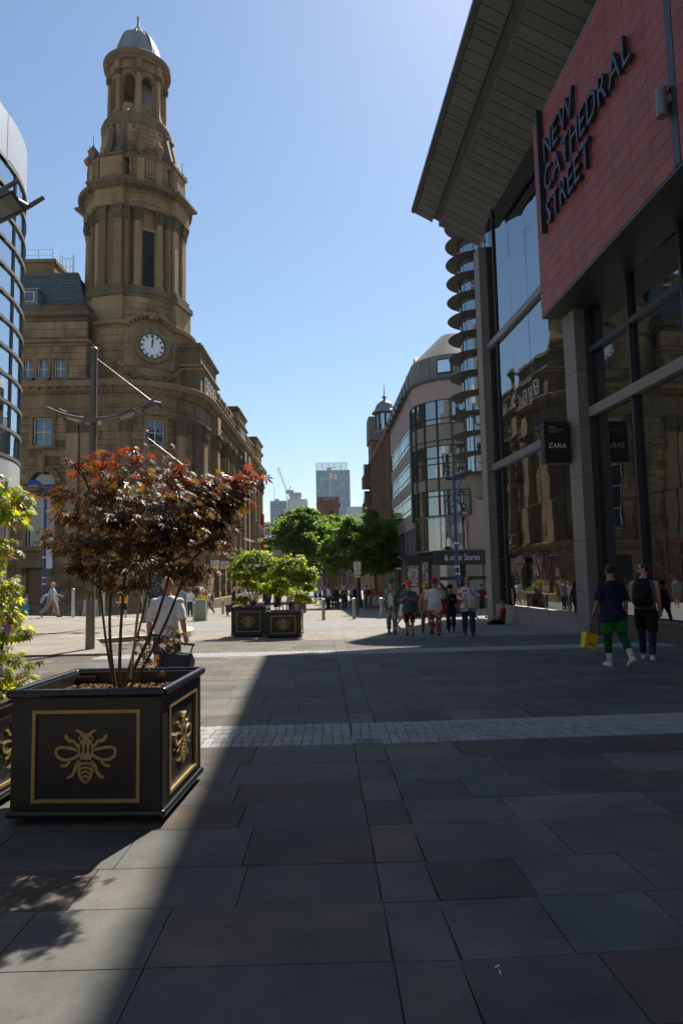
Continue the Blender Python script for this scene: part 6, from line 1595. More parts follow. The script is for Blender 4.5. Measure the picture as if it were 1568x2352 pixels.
# bicycles behind the terrace edge
M_tyre = mat('tyre_rubber', (.02, .02, .02), .8); M_bike = mat('bike_frame_paint', (.05, .06, .07), .4, metal=.3)
def bicycle(px, Y, yaw, label):
    p = at_y(px, 1400, Y); z = gz(Y); t = thing('bicycle', label, 'bicycle', (p.x, Y, z), 'parked bicycles'); M_ = Matrix.Translation((p.x, Y, z)) @ Matrix.Rotation(yaw, 4, 'Z')
    for x in (-.52, .52):
        b = MB(M_); b.tube([(x + .33 * math.cos(i * PI / 12), 0, .34 + .33 * math.sin(i * PI / 12)) for i in range(25)], .02, 6, cap=False); w = b.build('wheel', M_tyre, t)
        b = MB(M_)
        for i in range(8): a = i * PI / 4; b.tube([(x, 0, .34), (x + .32 * math.cos(a), 0, .34 + .32 * math.sin(a))], .004, 4)
        b.build('spokes', M_rail, w)
    b = MB(M_)
    for q in (((-.52, .34), (-.12, .82)), ((-.52, .34), (-.05, .32)), ((-.05, .32), (-.14, .92)), ((-.13, .78), (.38, .82)), ((-.05, .32), (.40, .72)), ((.52, .34), (.36, .95))): b.tube([(q[0][0], 0, q[0][1]), (q[1][0], 0, q[1][1])], .018, 6)
    b.build('frame', M_bike, t)
    b = MB(M_); b.ball((-.16, 0, .95), (.14, .07, .035), 8, 5); b.build('saddle', M_tyre, t); b = MB(M_); b.tube([(.3, -.28, 1.0), (.38, -.1, .97), (.38, .1, .97), (.3, .28, 1.0)], .014, 6); b.build('handlebar', M_rail, t)
bicycle(152, 42, R(20), 'bicycle parked behind the striding man in blue shirt'); bicycle(186, 42, R(10), 'bicycle parked left of the grey pavement board'); bicycle(262, 41, R(-15), 'bicycle parked behind the maple stems')
# red theatre banner
bp = at_y(601, 1225, 95); t = thing('theatre_banner', 'tall red vertical theatre banner hanging at the end of the exchange', 'banner', bp)
z1 = at_y(600, 1183, 95).z; z0 = at_y(600, 1272, 95).z; x0 = at_y(594, 1225, 95).x; x1 = at_y(607, 1225, 95).x
b = MB(); n = 10
for i in range(n):
    za, zb = z0 + (z1 - z0) * i / n, z0 + (z1 - z0) * (i + 1) / n; wv = lambda z: .12 * math.sin(z * 1.3)
    b.hexa([(x0, 95 + wv(za), za), (x1, 95 + wv(za), za), (x1, 95.06 + wv(za), za), (x0, 95.06 + wv(za), za)], [(x0, 95 + wv(zb), zb), (x1, 95 + wv(zb), zb), (x1, 95.06 + wv(zb), zb), (x0, 95.06 + wv(zb), zb)])
b.build('cloth', mat('banner_red', (.42, .025, .02), .7), t)
for z in (z1 + .08, z0 - .08): b = MB(); b.tube([(x0 - 1.4, 95, z), (x1 + .1, 95, z)], .05, 6); b.build('pole', M_trim, t)
for i, w in enumerate(('ROYAL', 'EXCHANGE', 'THEATRE')):
    put_text(w, Matrix.Translation((0, 94.8, 0)) @ Matrix.Translation(((x0 + x1) / 2 - .12 + .22 * i - .1, 0, z0 + 3.2)) @ Matrix.Rotation(R(68), 4, 'Y'), 0, 0, .2, M_wh, t, 1.6)
# statue plinth in the square
Ys = 92; sp = at_y(764, 1352, Ys); sz = gz(Ys); t = thing('statue_plinth', 'square stone statue plinth under the trees at the end of the street', 'monument', (sp.x, Ys, sz))
b = MB(); b.box(sp.x - 1.2, sp.x + 1.2, Ys - 1.2, Ys + 1.2, sz - .1, sz + .7); b.build('step', M_st3, t)
b = MB(); b.box(sp.x - .75, sp.x + .75, Ys - .75, Ys + .75, sz + .7, sz + 3.2); b.build('pedestal', M_st3, t); b = MB(); b.box(sp.x - .95, sp.x + .95, Ys - .95, Ys + .95, sz + 3.2, sz + 3.5); b.build('cap', M_st3, t)
b = MB(); b.tube([(sp.x, Ys, sz + 3.5), (sp.x, Ys, sz + 4.4), (sp.x, Ys, sz + 5.2), (sp.x, Ys, sz + 5.5), (sp.x, Ys, sz + 5.8)], [.35, .3, .34, .12, .16], 10); b.tube([(sp.x - .3, Ys, sz + 5.1), (sp.x - .45, Ys - .1, sz + 4.5)], .1, 6); b.build('statue', M_blackpaint, t, 50)

# ================================================================ far buildings
M_far1 = mat('pale_render', (.42, .43, .45), .7, var=.06, scale=.05); M_far2 = mat('grey_blue_cladding', (.24, .31, .38), .5, var=.1, scale=.05)
def far_glass_mat():
    m, t, b = nt('blue_tower_glass'); p = wpos(t); mp = t.nodes.new('ShaderNodeMapping'); mp.inputs['Scale'].default_value = (1 / 1.6, 1, 1 / 3.3); t.links.new(p, mp.inputs[0])
    wn_ = t.nodes.new('ShaderNodeTexWhiteNoise'); wn_.noise_dimensions = '2D'
    fl = t.nodes.new('ShaderNodeVectorMath'); fl.operation = 'FLOOR'; t.links.new(mp.outputs[0], fl.inputs[0])
    sx = t.nodes.new('ShaderNodeSeparateXYZ'); t.links.new(fl.outputs[0], sx.inputs[0]); cx = t.nodes.new('ShaderNodeCombineXYZ'); t.links.new(sx.outputs[0], cx.inputs[0]); t.links.new(sx.outputs[2], cx.inputs[1]); t.links.new(cx.outputs[0], wn_.inputs['Vector'])
    c = ramp(t, wn_.outputs['Value'], [(0, (.08, .17, .26)), (.6, (.11, .23, .34)), (.88, (.15, .28, .39)), (1, (.36, .48, .56))]); t.links.new(c, b.inputs['Base Color'])
    b.inputs['Roughness'].default_value = .2; b.inputs['Specular IOR Level'].default_value = .7; return m
M_tower = far_glass_mat()
def far_box(t, name, px0, px1, py0, py1, Y, depth, m): a = at_y(px0, py1, Y); c = at_y(px1, py0, Y); b = MB(); b.box(a.x, c.x, Y, Y + depth, a.z, c.z); return b.build(name, m, t), a, c
Y = 900.; gpos = at_y(765, 1392, Y)
bt = thing('glass_tower', 'tall pale blue glass tower with open screen on top at the end of the street', 'skyscraper', (gpos.x, Y, -1.4))
o, a, c = far_box(bt, 'shaft', 727.5, 800, 1079, 1200, Y, 16, M_tower); b = MB(); b.box(a.x, c.x, Y + .5, Y + 15, -1.4, a.z); b.build('lower_shaft', M_tower, bt)
far_box(bt, 'east_return', 800, 803, 1079, 1320, Y + 2, 12, M_far2)
for i in range(19):
    x = a.x + (c.x - a.x) * i / 18; b = MB(); b.box(x - .25, x + .25, Y - .5, Y, a.z, c.z); b.build('mullion', mat('tower_mullion', (.13, .21, .29), .4), bt)
s0 = at_y(726, 1079, Y); s1 = at_y(796, 1062, Y)
for i in range(6): x = s0.x + (s1.x - s0.x) * i / 5; b = MB(); b.box(x - .35, x + .35, Y, Y + .7, s0.z, s1.z); b.build('screen_post', M_far2, bt)
for i in range(9): z = s0.z + (s1.z - s0.z) * i / 8; b = MB(); b.box(s0.x, s1.x, Y + .2, Y + .5, z - .2, z + .2); b.build('screen_rail', M_far2, bt)
b = MB(); b.box(s0.x + 14, s0.x + 20, Y + 4, Y + 8, s0.z, s0.z + 3.2); b.tube([(s0.x + 18, Y + 4, s0.z + 3.2), (s1.x - 8, Y + 4, s0.z + 4.5)], .4, 5); b.build('roof_cradle', M_far2, bt)
# church tower
Y = 170.; M_red = stone_mat('red_sandstone', [(.16, .085, .06), (.20, .105, .075), (.12, .07, .055)], scale=.4, stain=.5, rnd=False)
ch = thing('church_tower', 'dark red sandstone church tower with balustrade in front of the glass tower', 'church', (at_y(755, 1392, Y).x, Y, -1.4))
a = at_y(728, 1392, Y); x0 = at_y(730, 1200, Y).x; x1 = at_y(779, 1200, Y).x; zt = at_y(755, 1141, Y).z; zc = at_y(755, 1160, Y).z
b = MB(); b.box(x0, x1, Y, Y + 6, -1.4, zc); b.build('shaft', M_red, ch); b = MB(); b.box(x0 - .35, x1 + .35, Y - .35, Y + 6.3, zc, zc + .5); b.build('cornice', M_red, ch)
b = MB(); b.box(x0 - .1, x1 + .1, Y - .1, Y + 6.1, zc + .5, zc + 1.3); b.build('parapet', M_red, ch); b = MB(); b.box(x0 - .15, x1 + .15, Y - .15, Y + .3, zt - .25, zt); b.build('parapet_rail', M_red, ch)
for xa, xb in ((x0, x0 + 1.6), (x1 - 1.1, x1)): b = MB(); b.box(xa, xb, Y - .1, Y + 1, zc + 1.3, zt); b.build('parapet_pier', M_red, ch)
for i in range(8): b = MB(); x = x0 + 1.75 + i * (x1 - x0 - 2.9) / 8; b.tube([(x, Y, zc + 1.3), (x, Y, zt - .25)], .1, 6); b.build('baluster', M_red, ch)
wx = (x0 + x1) / 2 + .7; b = MB(); b.prism([(wx - .6, zc - 5), (wx + .6, zc - 5)] + [(wx + .6 * math.cos(t), zc - 1.9 + .6 * math.sin(t)) for t in [PI * i / 8 for i in range(9)]], Y - .12, Y, 'y'); b.build('belfry_louvre', M_dark, ch)
b = MB()
for i in range(8): t0, t1 = PI * i / 8, PI * (i + 1) / 8; q = lambda r, t, y: (wx + r * math.cos(t), y, zc - 1.9 + r * math.sin(t)); b.hexa([q(.6, t0, Y - .25), q(.6, t1, Y - .25), q(.85, t1, Y - .25), q(.85, t0, Y - .25)], [q(.6, t0, Y), q(.6, t1, Y), q(.85, t1, Y), q(.85, t0, Y)])
b.build('louvre_arch', M_red, ch)
# St George's cross flag
Y = 168.; fa = at_y(758, 1090, Y); fb_ = at_y(773, 1100, Y); fl = thing('flag', 'white flag with red cross flying over the church tower', 'flag', (fa.x, Y, fa.z)); W = fb_.x - fa.x; Hh = at_y(758, 1088, Y).z - at_y(758, 1098, Y).z; z0 = at_y(758, 1098, Y).z
def flag_part(name, u0, u1, v0, v1, m, off):
    b = MB(); n = 8
    for i in range(n):
        p0, p1 = u0 + (u1 - u0) * i / n, u0 + (u1 - u0) * (i + 1) / n; f = lambda u, v, d: (fa.x + W * u, Y + .12 * math.sin(u * 6) - d, z0 + Hh * v - .35 * u + .1 * math.sin(u * 7))
        b.hexa([f(p0, v0, off), f(p1, v0, off), f(p1, v0, 0), f(p0, v0, 0)], [f(p0, v1, off), f(p1, v1, off), f(p1, v1, 0), f(p0, v1, 0)])
    return b.build(name, m, fl)
flag_part('white_field', 0, 1, 0, 1, mat('flag_white', (.75, .75, .77), .7), .02); flag_part('cross_bar', 0, 1, .4, .6, mat('flag_red', (.6, .03, .05), .7), .04); flag_part('cross_upright', .42, .55, 0, 1, mat('flag_red', (.6, .03, .05), .7), .045)
b = MB(); b.tube([(fa.x - .05, Y, zt), (fa.x - .05, Y, fa.z + 1.0)], .05, 6); b.build('flagpole', M_rail, fl)
# unfinished blocks and crane
Y = 650.; cb = thing('unfinished_block', 'pale unfinished tower block with concrete core beside the tower crane', 'building', (at_y(690, 1392, Y).x, Y, -1.4))
o, a, c = far_box(cb, 'frame_body', 660, 705, 1146, 1180, Y, 25, M_far1); far_box(cb, 'open_floors', 660, 705, 1180, 1330, Y + 1, 24, M_far2); far_box(cb, 'core', 665, 690, 1138, 1147, Y + 5, 12, M_far1); far_box(cb, 'core_formwork', 664, 691, 1131, 1139, Y + 4, 14, M_far2)
for i in range(9): y_ = 1182 + i * 6; aa = at_y(660, y_, Y); cc = at_y(705, y_ - 1.5, Y); b = MB(); b.box(aa.x, cc.x, Y, Y + 1, aa.z, cc.z); b.build('floor_edge', M_far1, cb)
cb2 = thing('grey_apartment_block', 'grey blue apartment block left of the tower crane', 'building', (at_y(640, 1392, Y).x, Y, -1.4))
far_box(cb2, 'body', 622, 657, 1150, 1330, Y + 20, 25, M_far2); far_box(cb2, 'roof_plant', 630, 641, 1146, 1150.5, Y + 25, 10, M_far1)
for i in range(10):
    for k in range(6): aa = at_y(624 + k * 5.5, 1160 + i * 7, Y + 19.5); cc = at_y(627 + k * 5.5, 1155.5 + i * 7, Y + 19.5); b = MB(); b.box(aa.x, cc.x, Y + 19.4, Y + 20, aa.z, cc.z); b.build('window_pane', M_tower, cb2)
b = MB(); m0 = at_y(630, 1146, Y + 25); m1 = at_y(630, 1117, Y + 25); b.tube([tuple(m0), tuple(m1)], .25, 5); b.build('roof_mast', M_far2, cb2)
crn = thing('tower_crane', 'white luffing tower crane over the unfinished block', 'crane', (at_y(660, 1392, Y).x, Y - 5, -1.4)); Yc = Y - 5
def lattice(p, q, w, n, m, name):
    b = MB(); p = Vector(p); q = Vector(q); d = (q - p).normalized(); s = Vector((d.z, 0, -d.x)) * w
    for k in (-1, 1): b.tube([p + s * k, q + s * k], .22, 4)
    for i in range(n): a_ = p.lerp(q, i / n) + s * (1 if i % 2 else -1); c_ = p.lerp(q, (i + 1) / n) + s * (-1 if i % 2 else 1); b.tube([a_, c_], .14, 4)
    return b.build(name, m, crn)
M_cr = mat('crane_white', (.6, .62, .64), .5); M_crr = mat('crane_red', (.4, .2, .2), .5)
top = at_y(660, 1131, Yc); lattice((top.x, Yc, -1.4), top, 1.0, 30, M_crr, 'mast'); jib = at_y(638, 1074, Yc); lattice(top, jib, .7, 24, M_cr, 'jib'); apx = at_y(668, 1118, Yc); lattice(top, apx, .5, 6, M_cr, 'a_frame')
b = MB(); b.tube([tuple(jib), tuple(apx)], .12, 4); b.build('pendant_line', M_cr, crn); b = MB(); hk = at_y(638.5, 1150, Yc); b.tube([tuple(jib), (jib.x, Yc, hk.z)], .08, 4); b.build('hoist_rope', M_cr, crn); b = MB(); b.box(top.x - 1.5, top.x + 6, Yc - 1.5, Yc + 1.5, top.z - 1, top.z + 2); b.build('machinery_deck', M_far2, crn)
# blocks closing the street end
Y = 190.; wb = thing('glazed_roof_block', 'pale block with white glazed roof beyond the red banner', 'building', (at_y(640, 1392, Y).x, Y, -1.4))
far_box(wb, 'upper_floor', 607, 655, 1204, 1228, Y, 14, mat('pale_window_wall', (.40, .45, .50), .4, var=.1, scale=.4)); far_box(wb, 'roof', 605, 655, 1198, 1204, Y - 1, 15, mat('white_glazing', (.62, .66, .69), .3)); far_box(wb, 'lower_floor', 600, 655, 1243, 1300, Y - 2, 16, mat('dark_brick', (.11, .075, .06), .8, var=.2)); far_box(wb, 'middle_roof', 600, 655, 1228, 1243, Y - 3, 16, mat('zinc_roof', (.42, .45, .47), .4, var=.1, scale=.5))
for i in range(8): aa = at_y(609 + i * 5.4, 1226, Y - .3); cc = at_y(612.6 + i * 5.4, 1207, Y - .3); b = MB(); b.box(aa.x, cc.x, Y - .3, Y, aa.z, cc.z); b.build('window_pane', M_wgl, wb)
rb = thing('red_brick_block', 'red brick block rising behind the trees, left of the church', 'building', (at_y(660, 1392, 210).x, 210, -1.4)); far_box(rb, 'wall', 640, 700, 1184, 1300, 210, 20, mat('red_brick', (.26, .09, .06), .85, var=.2, scale=.8)); far_box(rb, 'roof', 638, 702, 1181, 1184, 209, 22, M_roof)
wv = thing('white_wave_block', 'pale patterned office block right of the glass tower', 'building', (at_y(815, 1392, 420).x, 420, -1.4)); far_box(wv, 'wall', 800, 850, 1163, 1320, 420, 30, mat('pale_patterned_wall', (.40, .46, .54), .5, var=.25, scale=.25))
for i in range(10): aa = at_y(802 + i * 5, 1320, 419.6); cc = at_y(803.4 + i * 5, 1166, 419.6); b = MB(); b.box(aa.x, cc.x, 419.5, 420, aa.z, cc.z); b.build('fin', M_far1, wv)
# shops closing the far end of the square, under the trees
for i, (x0, x1, yt, Y, col, lab) in enumerate(((600, 700, 1262, 150, (.20, .16, .13), 'brown shop row at the far end of the square, left part'), (700, 800, 1255, 156, (.15, .12, .10), 'dark shop row at the far end of the square, middle part'), (800, 860, 1250, 150, (.24, .21, .18), 'pale shop row at the far end of the square, right part'))):
    t = thing('far_shop_row', lab, 'building', (at_y((x0 + x1) / 2, 1392, Y).x, Y, -1.4), 'shop rows closing the square'); mm = mat('shop_row_%d' % i, col, .85, var=.25, scale=.5); a = at_y(x0, 1345, Y); c = at_y(x1, yt, Y); b = MB(); b.box(a.x, c.x, Y, Y + 12, -1.5, c.z); b.build('wall', mm, t)
    n = 9
    for k in range(n):
        w = (c.x - a.x) / n; b = MB(); b.box(a.x + w * (k + .2), a.x + w * (k + .8), Y - .1, Y, 1.6 + 1.6, 1.6 + 4.0); b.build('window_pane', M_wgl, t); b = MB(); b.box(a.x + w * (k + .1), a.x + w * (k + .9), Y - .12, Y, -1.3, 1.6); b.build('shop_pane', M_wgl, t)
    b = MB(); b.box(a.x, c.x, Y - .5, Y, 1.9, 2.5); b.build('shop_fascia', M_trim, t)
for i, (x0, x1, yt, Y) in enumerate(((1130, 1330, 1240, 95),)):
    t = thing('side_street_block', 'plain brick block glimpsed past the glass corner at right', 'building', (at_y(1200, 1392, Y).x, Y, -1.4)); a = at_y(x0, 1392, Y); c = at_y(x1, yt, Y); b = MB(); b.box(a.x, c.x, Y, Y + 14, -1.5, c.z); b.build('wall', mat('tan_brick', (.22, .15, .11), .85, var=.2, scale=.5), t)
    for k in range(6): b = MB(); b.box(a.x + 1 + k * 2, a.x + 2.2 + k * 2, Y - .1, Y, 1.5, 4); b.build('window_pane', M_wgl, t)
# ================================================================ people
def cloth(name, col, rough=.85, var=.14): return mat('cloth_' + name, col, rough, var=var, scale=11, bmp=.25, bdist=.006, spec=.25)
def skin(name, col):
    m = mat('skin_' + name, col, .5, var=.08, scale=14, spec=.4); return m
SK = skin('fair', (.50, .29, .20)); SK2 = skin('ruddy', (.46, .23, .15)); SK3 = skin('tan', (.33, .18, .11)); SK4 = skin('brown', (.16, .085, .055))
def patterned(name, stops, scale, edge=None, dark=(.02, .02, .02)):
    m, t, b = nt('print_' + name); p = ocoord(t)
    v = t.nodes.new('ShaderNodeTexVoronoi'); v.inputs['Scale'].default_value = scale; t.links.new(p, v.inputs['Vector'])
    sp = t.nodes.new('ShaderNodeSeparateColor'); t.links.new(v.outputs['Color'], sp.inputs[0])
    r = ramp(t, sp.outputs[0], stops); r.node.color_ramp.interpolation = 'CONSTANT'
    c = r
    if edge is not None:
        v2 = t.nodes.new('ShaderNodeTexVoronoi'); v2.feature = 'DISTANCE_TO_EDGE'; v2.inputs['Scale'].default_value = scale; t.links.new(p, v2.inputs['Vector'])
        f = ramp(t, v2.outputs['Distance'], [(edge, (1, 1, 1)), (edge + .01, (0, 0, 0))]); c = mixc(t, f, r, dark)
    t.links.new(c, b.inputs['Base Color']); b.inputs['Roughness'].default_value = .8; return m
def dotted(name, base, stops, scale, rad):
    m, t, b = nt('print_' + name); p = ocoord(t); v = t.nodes.new('ShaderNodeTexVoronoi'); v.inputs['Scale'].default_value = scale; v.inputs['Randomness'].default_value = .75; t.links.new(p, v.inputs['Vector'])
    sp = t.nodes.new('ShaderNodeSeparateColor'); t.links.new(v.outputs['Color'], sp.inputs[0]); r = ramp(t, sp.outputs[0], stops); r.node.color_ramp.interpolation = 'CONSTANT'
    f = ramp(t, v.outputs['Distance'], [(rad, (1, 1, 1)), (rad + .02, (0, 0, 0))]); t.links.new(mixc(t, f, base, r), b.inputs['Base Color']); b.inputs['Roughness'].default_value = .8; return m
P_money = patterned('banknote', [(0, (.10, .13, .13)), (.3, (.25, .29, .28)), (.55, (.42, .45, .42)), (.8, (.17, .21, .20))], 13, .045)
P_pump = dotted('pumpkin', (.012, .010, .008), [(0, (.75, .16, .02)), (.5, (.65, .10, .015))], 8, .42)
P_leop = dotted('leopard', (.42, .29, .13), [(0, (.03, .02, .012)), (.6, (.10, .055, .025))], 24, .36)
P_comic = patterned('comic', [(0, (.55, .03, .03)), (.2, (.65, .42, .03)), (.4, (.7, .68, .62)), (.55, (.05, .12, .42)), (.7, (.6, .03, .04)), (.85, (.08, .3, .1))], 12, .05)
P_dots = dotted('balloon', (.66, .67, .70), [(0, (.45, .02, .09)), (.2, (.05, .3, .6)), (.4, (.7, .5, .02)), (.55, (.5, .04, .3)), (.7, (.05, .45, .12)), (.85, (.65, .22, .03))], 11, .52)
P_star = dotted('star', (.008, .008, .010), [(0, (.25, .25, .27)), (.5, (.1, .1, .12))], 15, .14)
P_camo = patterned('camo', [(0, (.03, .035, .02)), (.4, (.08, .07, .04)), (.7, (.14, .12, .08))], 9)
def mix(a, b, t): return a + (b - a) * t
def person(label, pos, height, yaw, legs=((10, 5), (-12, 8)), arms=((10, 8, 15, 5), (-8, 8, 15, 5)), lean=2, skin_m=SK, hair=None, hair_long=False, beard=None, hat=None, glasses=False,
           top=None, sleeve=.45, hem=-.06, bottom=None, leg_to=1.0, loose=.0, shoes=None, belly=0., build=1.0, dress=None, head_turn=0, under=None, leggings=None, leggings_to=.98, socks=None, vox=.013, group='people crossing the square', ground=None, sit=None, watch=None):
    s = height / 1.75; pos = Vector(pos); T = Matrix.Translation(pos) @ Matrix.Rotation(R(yaw), 4, 'Z') @ Matrix.Scale(s, 4)
    root = thing('person', label, 'person', pos, group)
    # --- joints
    def legfk(hz_, sd, th, kn):
        h = Vector((sd * .092, 0, hz_)); a, k = R(th), R(th - kn); kne = h + Vector((sd * .012, math.sin(a) * .435, -math.cos(a) * .435)); an = kne + Vector((0, math.sin(k) * .42, -math.cos(k) * .42)); return h, kne, an, k
    hz_ = .93
    if sit is None:
        low = min(legfk(0, sd, *legs[i])[2].z for i, sd in enumerate((-1, 1))); hz_ = .085 - low
    else: hz_ = sit
    L = [legfk(hz_, sd, *legs[i]) for i, sd in enumerate((-1, 1))]
    ln = R(lean)
    def tors(x, y, z): return Vector((x, y * math.cos(ln) + (z - hz_) * math.sin(ln), hz_ + (z - hz_) * math.cos(ln) - y * math.sin(ln)))
    A = []
    for i, sd in enumerate((-1, 1)):
        al, be, el, io = [R(v) for v in arms[i]]; sh = tors(sd * .172 * build, 0, hz_ + .468)
        e = sh + Vector((sd * math.sin(be), math.sin(al) * math.cos(be), -math.cos(al) * math.cos(be))) * .285
        fd = Vector((sd * math.sin(be) * .6 - sd * math.sin(io), math.sin(al + el) * math.cos(io), -math.cos(al + el))).normalized(); w = e + fd * .255
        A.append((sh, e, w, fd, sd))
    hc = tors(0, .02, hz_ + .715); HT = Matrix.Translation(hc) @ Matrix.Rotation(R(head_turn), 4, 'Z')
    # --- body: one continuous surface
    b = MB()
    def torso(mb, infl, z0=-.10, z1=.64, bel=belly):
        prof = [(-.10, .150, .105), (0.0, .165, .118), (.10, .150, .112), (.20, .138, .104), (.30, .150, .110), (.40, .168, .116), (.47, .165, .102), (.52, .125, .080), (.555, .075, .066), (.60, .055, .058), (.64, .052, .056)]
        pts, rs = [], []
        for z, rx, ry in prof:
            if z < z0 - 1e-6 or z > z1 + 1e-6: continue
            bl = bel * math.exp(-((z - .14) / .14) ** 2); pts.append(tors(0, bl * .55, hz_ + z)); k = build if z < .56 else 1; rs.append((rx * k + infl + bl * .35, ry * k + infl + bl * .6))
        mb.tube(pts, rs, 20, up=(1, 0, 0))
    torso(b, 0)
    hb = MB(HT); hb.ball((0, 0, .01), (.076, .094, .112), 16, 12); hb.ball((0, .028, -.062), (.056, .062, .055), 12, 9); hb.tube([(0, .088, .02), (0, .112, -.018), (0, .092, -.03)], [.012, .017, .014], 8)
    hb.ball((0, .078, -.062), (.026, .016, .012), 8, 6); hb.ball((0, .080, .035), (.05, .016, .012), 8, 6)
    for sd in (-1, 1): hb.ball((sd * .078, -.005, -.005), (.012, .022, .032), 8, 6)
    b.v += hb.v; k0 = len(b.v) - len(hb.v); b.f += [tuple(i + k0 for i in f) for f in hb.f]
    for sh, e, w, fd, sd in A:
        b.ball(sh + Vector((0, 0, -.01)), (.058 * build, .055, .056), 12, 8)
        b.tube([sh, sh.lerp(e, .35), sh.lerp(e, .8), e, e.lerp(w, .3), e.lerp(w, .8), w], [.05 * build, .052 * build, .042 * build, .040, .042, .030, .026], 12)
        side = Vector((sd, 0, 0)) - fd * fd.x * sd; side = side.normalized(); nrm = fd.cross(side).normalized()
        inw = -side
        b.tube([w - fd * .01, w + fd * .03, w + fd * .085], [(.026, .018), (.040, .017), (.038, .014)], 10, up=tuple(nrm.cross(fd)))
        wid = nrm
        for k in range(4):
            o0 = w + fd * .08 + wid * (.027 - .018 * k); ll = (.068, .078, .072, .056)[k]; cu = inw * .022
            b.tube([o0, o0 + fd * ll * .5 + cu * .5, o0 + fd * ll * .85 + cu * 1.6], [.0095, .009, .0075], 6)
        tb = w + fd * .025 + wid * .03; b.tube([tb, tb + wid * .022 + fd * .03, tb + wid * .026 + fd * .06 + inw * .012], [.012, .011, .009], 6)
    for h, kn, an, ka in L:
        b.tube([h + Vector((0, 0, .03)), h.lerp(kn, .25), h.lerp(kn, .7), kn, kn.lerp(an, .28), kn.lerp(an, .7), an, an + Vector((0, 0, -.03))], [.09 * build, .088 * build, .064 * build, .054, .058, .042, .037, .036], 14)
        up_ = max(0., -ka); fo = [an + Vector((0, -.045, -.045)), an + Vector((0, .02, -.045)), an + Vector((0, .11, -.062)), an + Vector((0, .185, -.068))]
        if ka < -.35:   # trailing foot rolls up onto its toe
            rt = Matrix.Rotation(ka * .8, 3, 'X'); fo = [an + rt @ (p - an) for p in fo]
        b.tube(fo, [(.030, .03), (.036, .036), (.042, .026), (.03, .018)], 12, up=(1, 0, 0))
    b.v = [tuple(T @ Vector(v)) for v in b.v]
    obj('body', bake(b, 'body', vox, 3), skin_m, root)
    def garment(name, mb, m, v=None, it=3, par=root):
        mb.v = [tuple(T @ Vector(q)) for q in mb.v]; return obj(name, bake(mb, name, v or vox, it), m, par)
    # --- clothes
    if under is not None:
        g = MB(); torso(g, .012, -.06, .545); garment('shirt', g, under)
    if top is not None:
        g = MB(); torso(g, .020, hem, .556)
        if hem < -.11: g.tube([tors(0, 0, hz_ + hem), tors(0, belly * .3, hz_ + .02)], [(.215 * build + loose, .165 + loose), (.205 * build, .155 + belly * .6)], 20, up=(1, 0, 0))
        for sh, e, w, fd, sd in A:
            pts = [sh, sh.lerp(e, .5), e, e.lerp(w, .5), w]; n_ = sleeve * 4; ps = [sh + Vector((-sd * .03, 0, .0))] + [p for i, p in enumerate(pts) if 0 < i <= n_]
            if n_ % 1 > .05: j = int(n_); ps.append(pts[j].lerp(pts[j + 1], n_ - j))
            if sleeve > .05: g.tube(ps, [.066 * build + .004] + [(.066, .060, .056, .05)[min(3, int(i))] * (build if i < 2 else 1) for i in range(len(ps) - 1)], 12)
            g.ball(sh, (.066 * build, .064, .062), 12, 8) if sleeve > .05 else None
        garment('jacket' if under is not None else 'top', g, top)
        if under is not None:       # open jacket front: the shirt shows between the lapels
            g = MB(); g.hexa([tors(-.075, .10, hz_ - .03), tors(.075, .10, hz_ - .03), tors(.075, .155 + belly, hz_ - .03), tors(-.075, .155 + belly, hz_ - .03)], [tors(-.045, .06, hz_ + .50), tors(.045, .06, hz_ + .50), tors(.045, .112, hz_ + .50), tors(-.045, .112, hz_ + .50)])
            g.hexa([tors(-.075, .09, hz_ + .1), tors(.075, .09, hz_ + .1), tors(.075, .158 + belly, hz_ + .1), tors(-.075, .158 + belly, hz_ + .1)], [tors(-.07, .06, hz_ + .4), tors(.07, .06, hz_ + .4), tors(.07, .150, hz_ + .4), tors(-.07, .150, hz_ + .4)])
            garment('shirt_front', g, under)
    def legs_g(name, m, to, infl, waist=True):
        g = MB()
        if waist: g.tube([tors(0, 0, hz_ - .11), tors(0, 0, hz_), tors(0, belly * .2, hz_ + .08)], [(.16 * build + infl, .11 + infl), (.172 * build + infl * .6, .124 + infl * .6), (.162 * build + .004, .120 + belly * .4)], 18, up=(1, 0, 0))
        for h, kn, an, ka in L:
            ch = [h + Vector((0, 0, .02)), h.lerp(kn, .4), kn, kn.lerp(an, .4), an + Vector((0, 0, .0))]; rr = [.096 * build, .090 * build, .066, .062, .052]; n_ = to * 4; ps = []; rs = []
            for i in range(5):
                if i <= n_ + 1e-6: ps.append(ch[i]); rs.append(rr[i] * (.93 if i == 0 else 1) + infl * (.25 if i == 0 else 1))
            if n_ % 1 > .05: j = int(n_); ps.append(ch[j].lerp(ch[j + 1], n_ - j)); rs.append(mix(rr[j], rr[j + 1], n_ - j) + infl)
            g.tube(ps, rs, 14)
        garment(name, g, m)
    if leggings is not None: legs_g('leggings', leggings, leggings_to, .004)
    if bottom is not None: legs_g('trousers' if leg_to > .8 else 'shorts', bottom, leg_to, .012 + loose)
    if dress is not None:
        g = MB(); g.tube([tors(0, 0, hz_ - .42), tors(0, 0, hz_ - .1), tors(0, 0, hz_ + .16)], [(.25, .22), (.2, .16), (.145, .115)], 18, up=(1, 0, 0)); garment('skirt', g, dress)
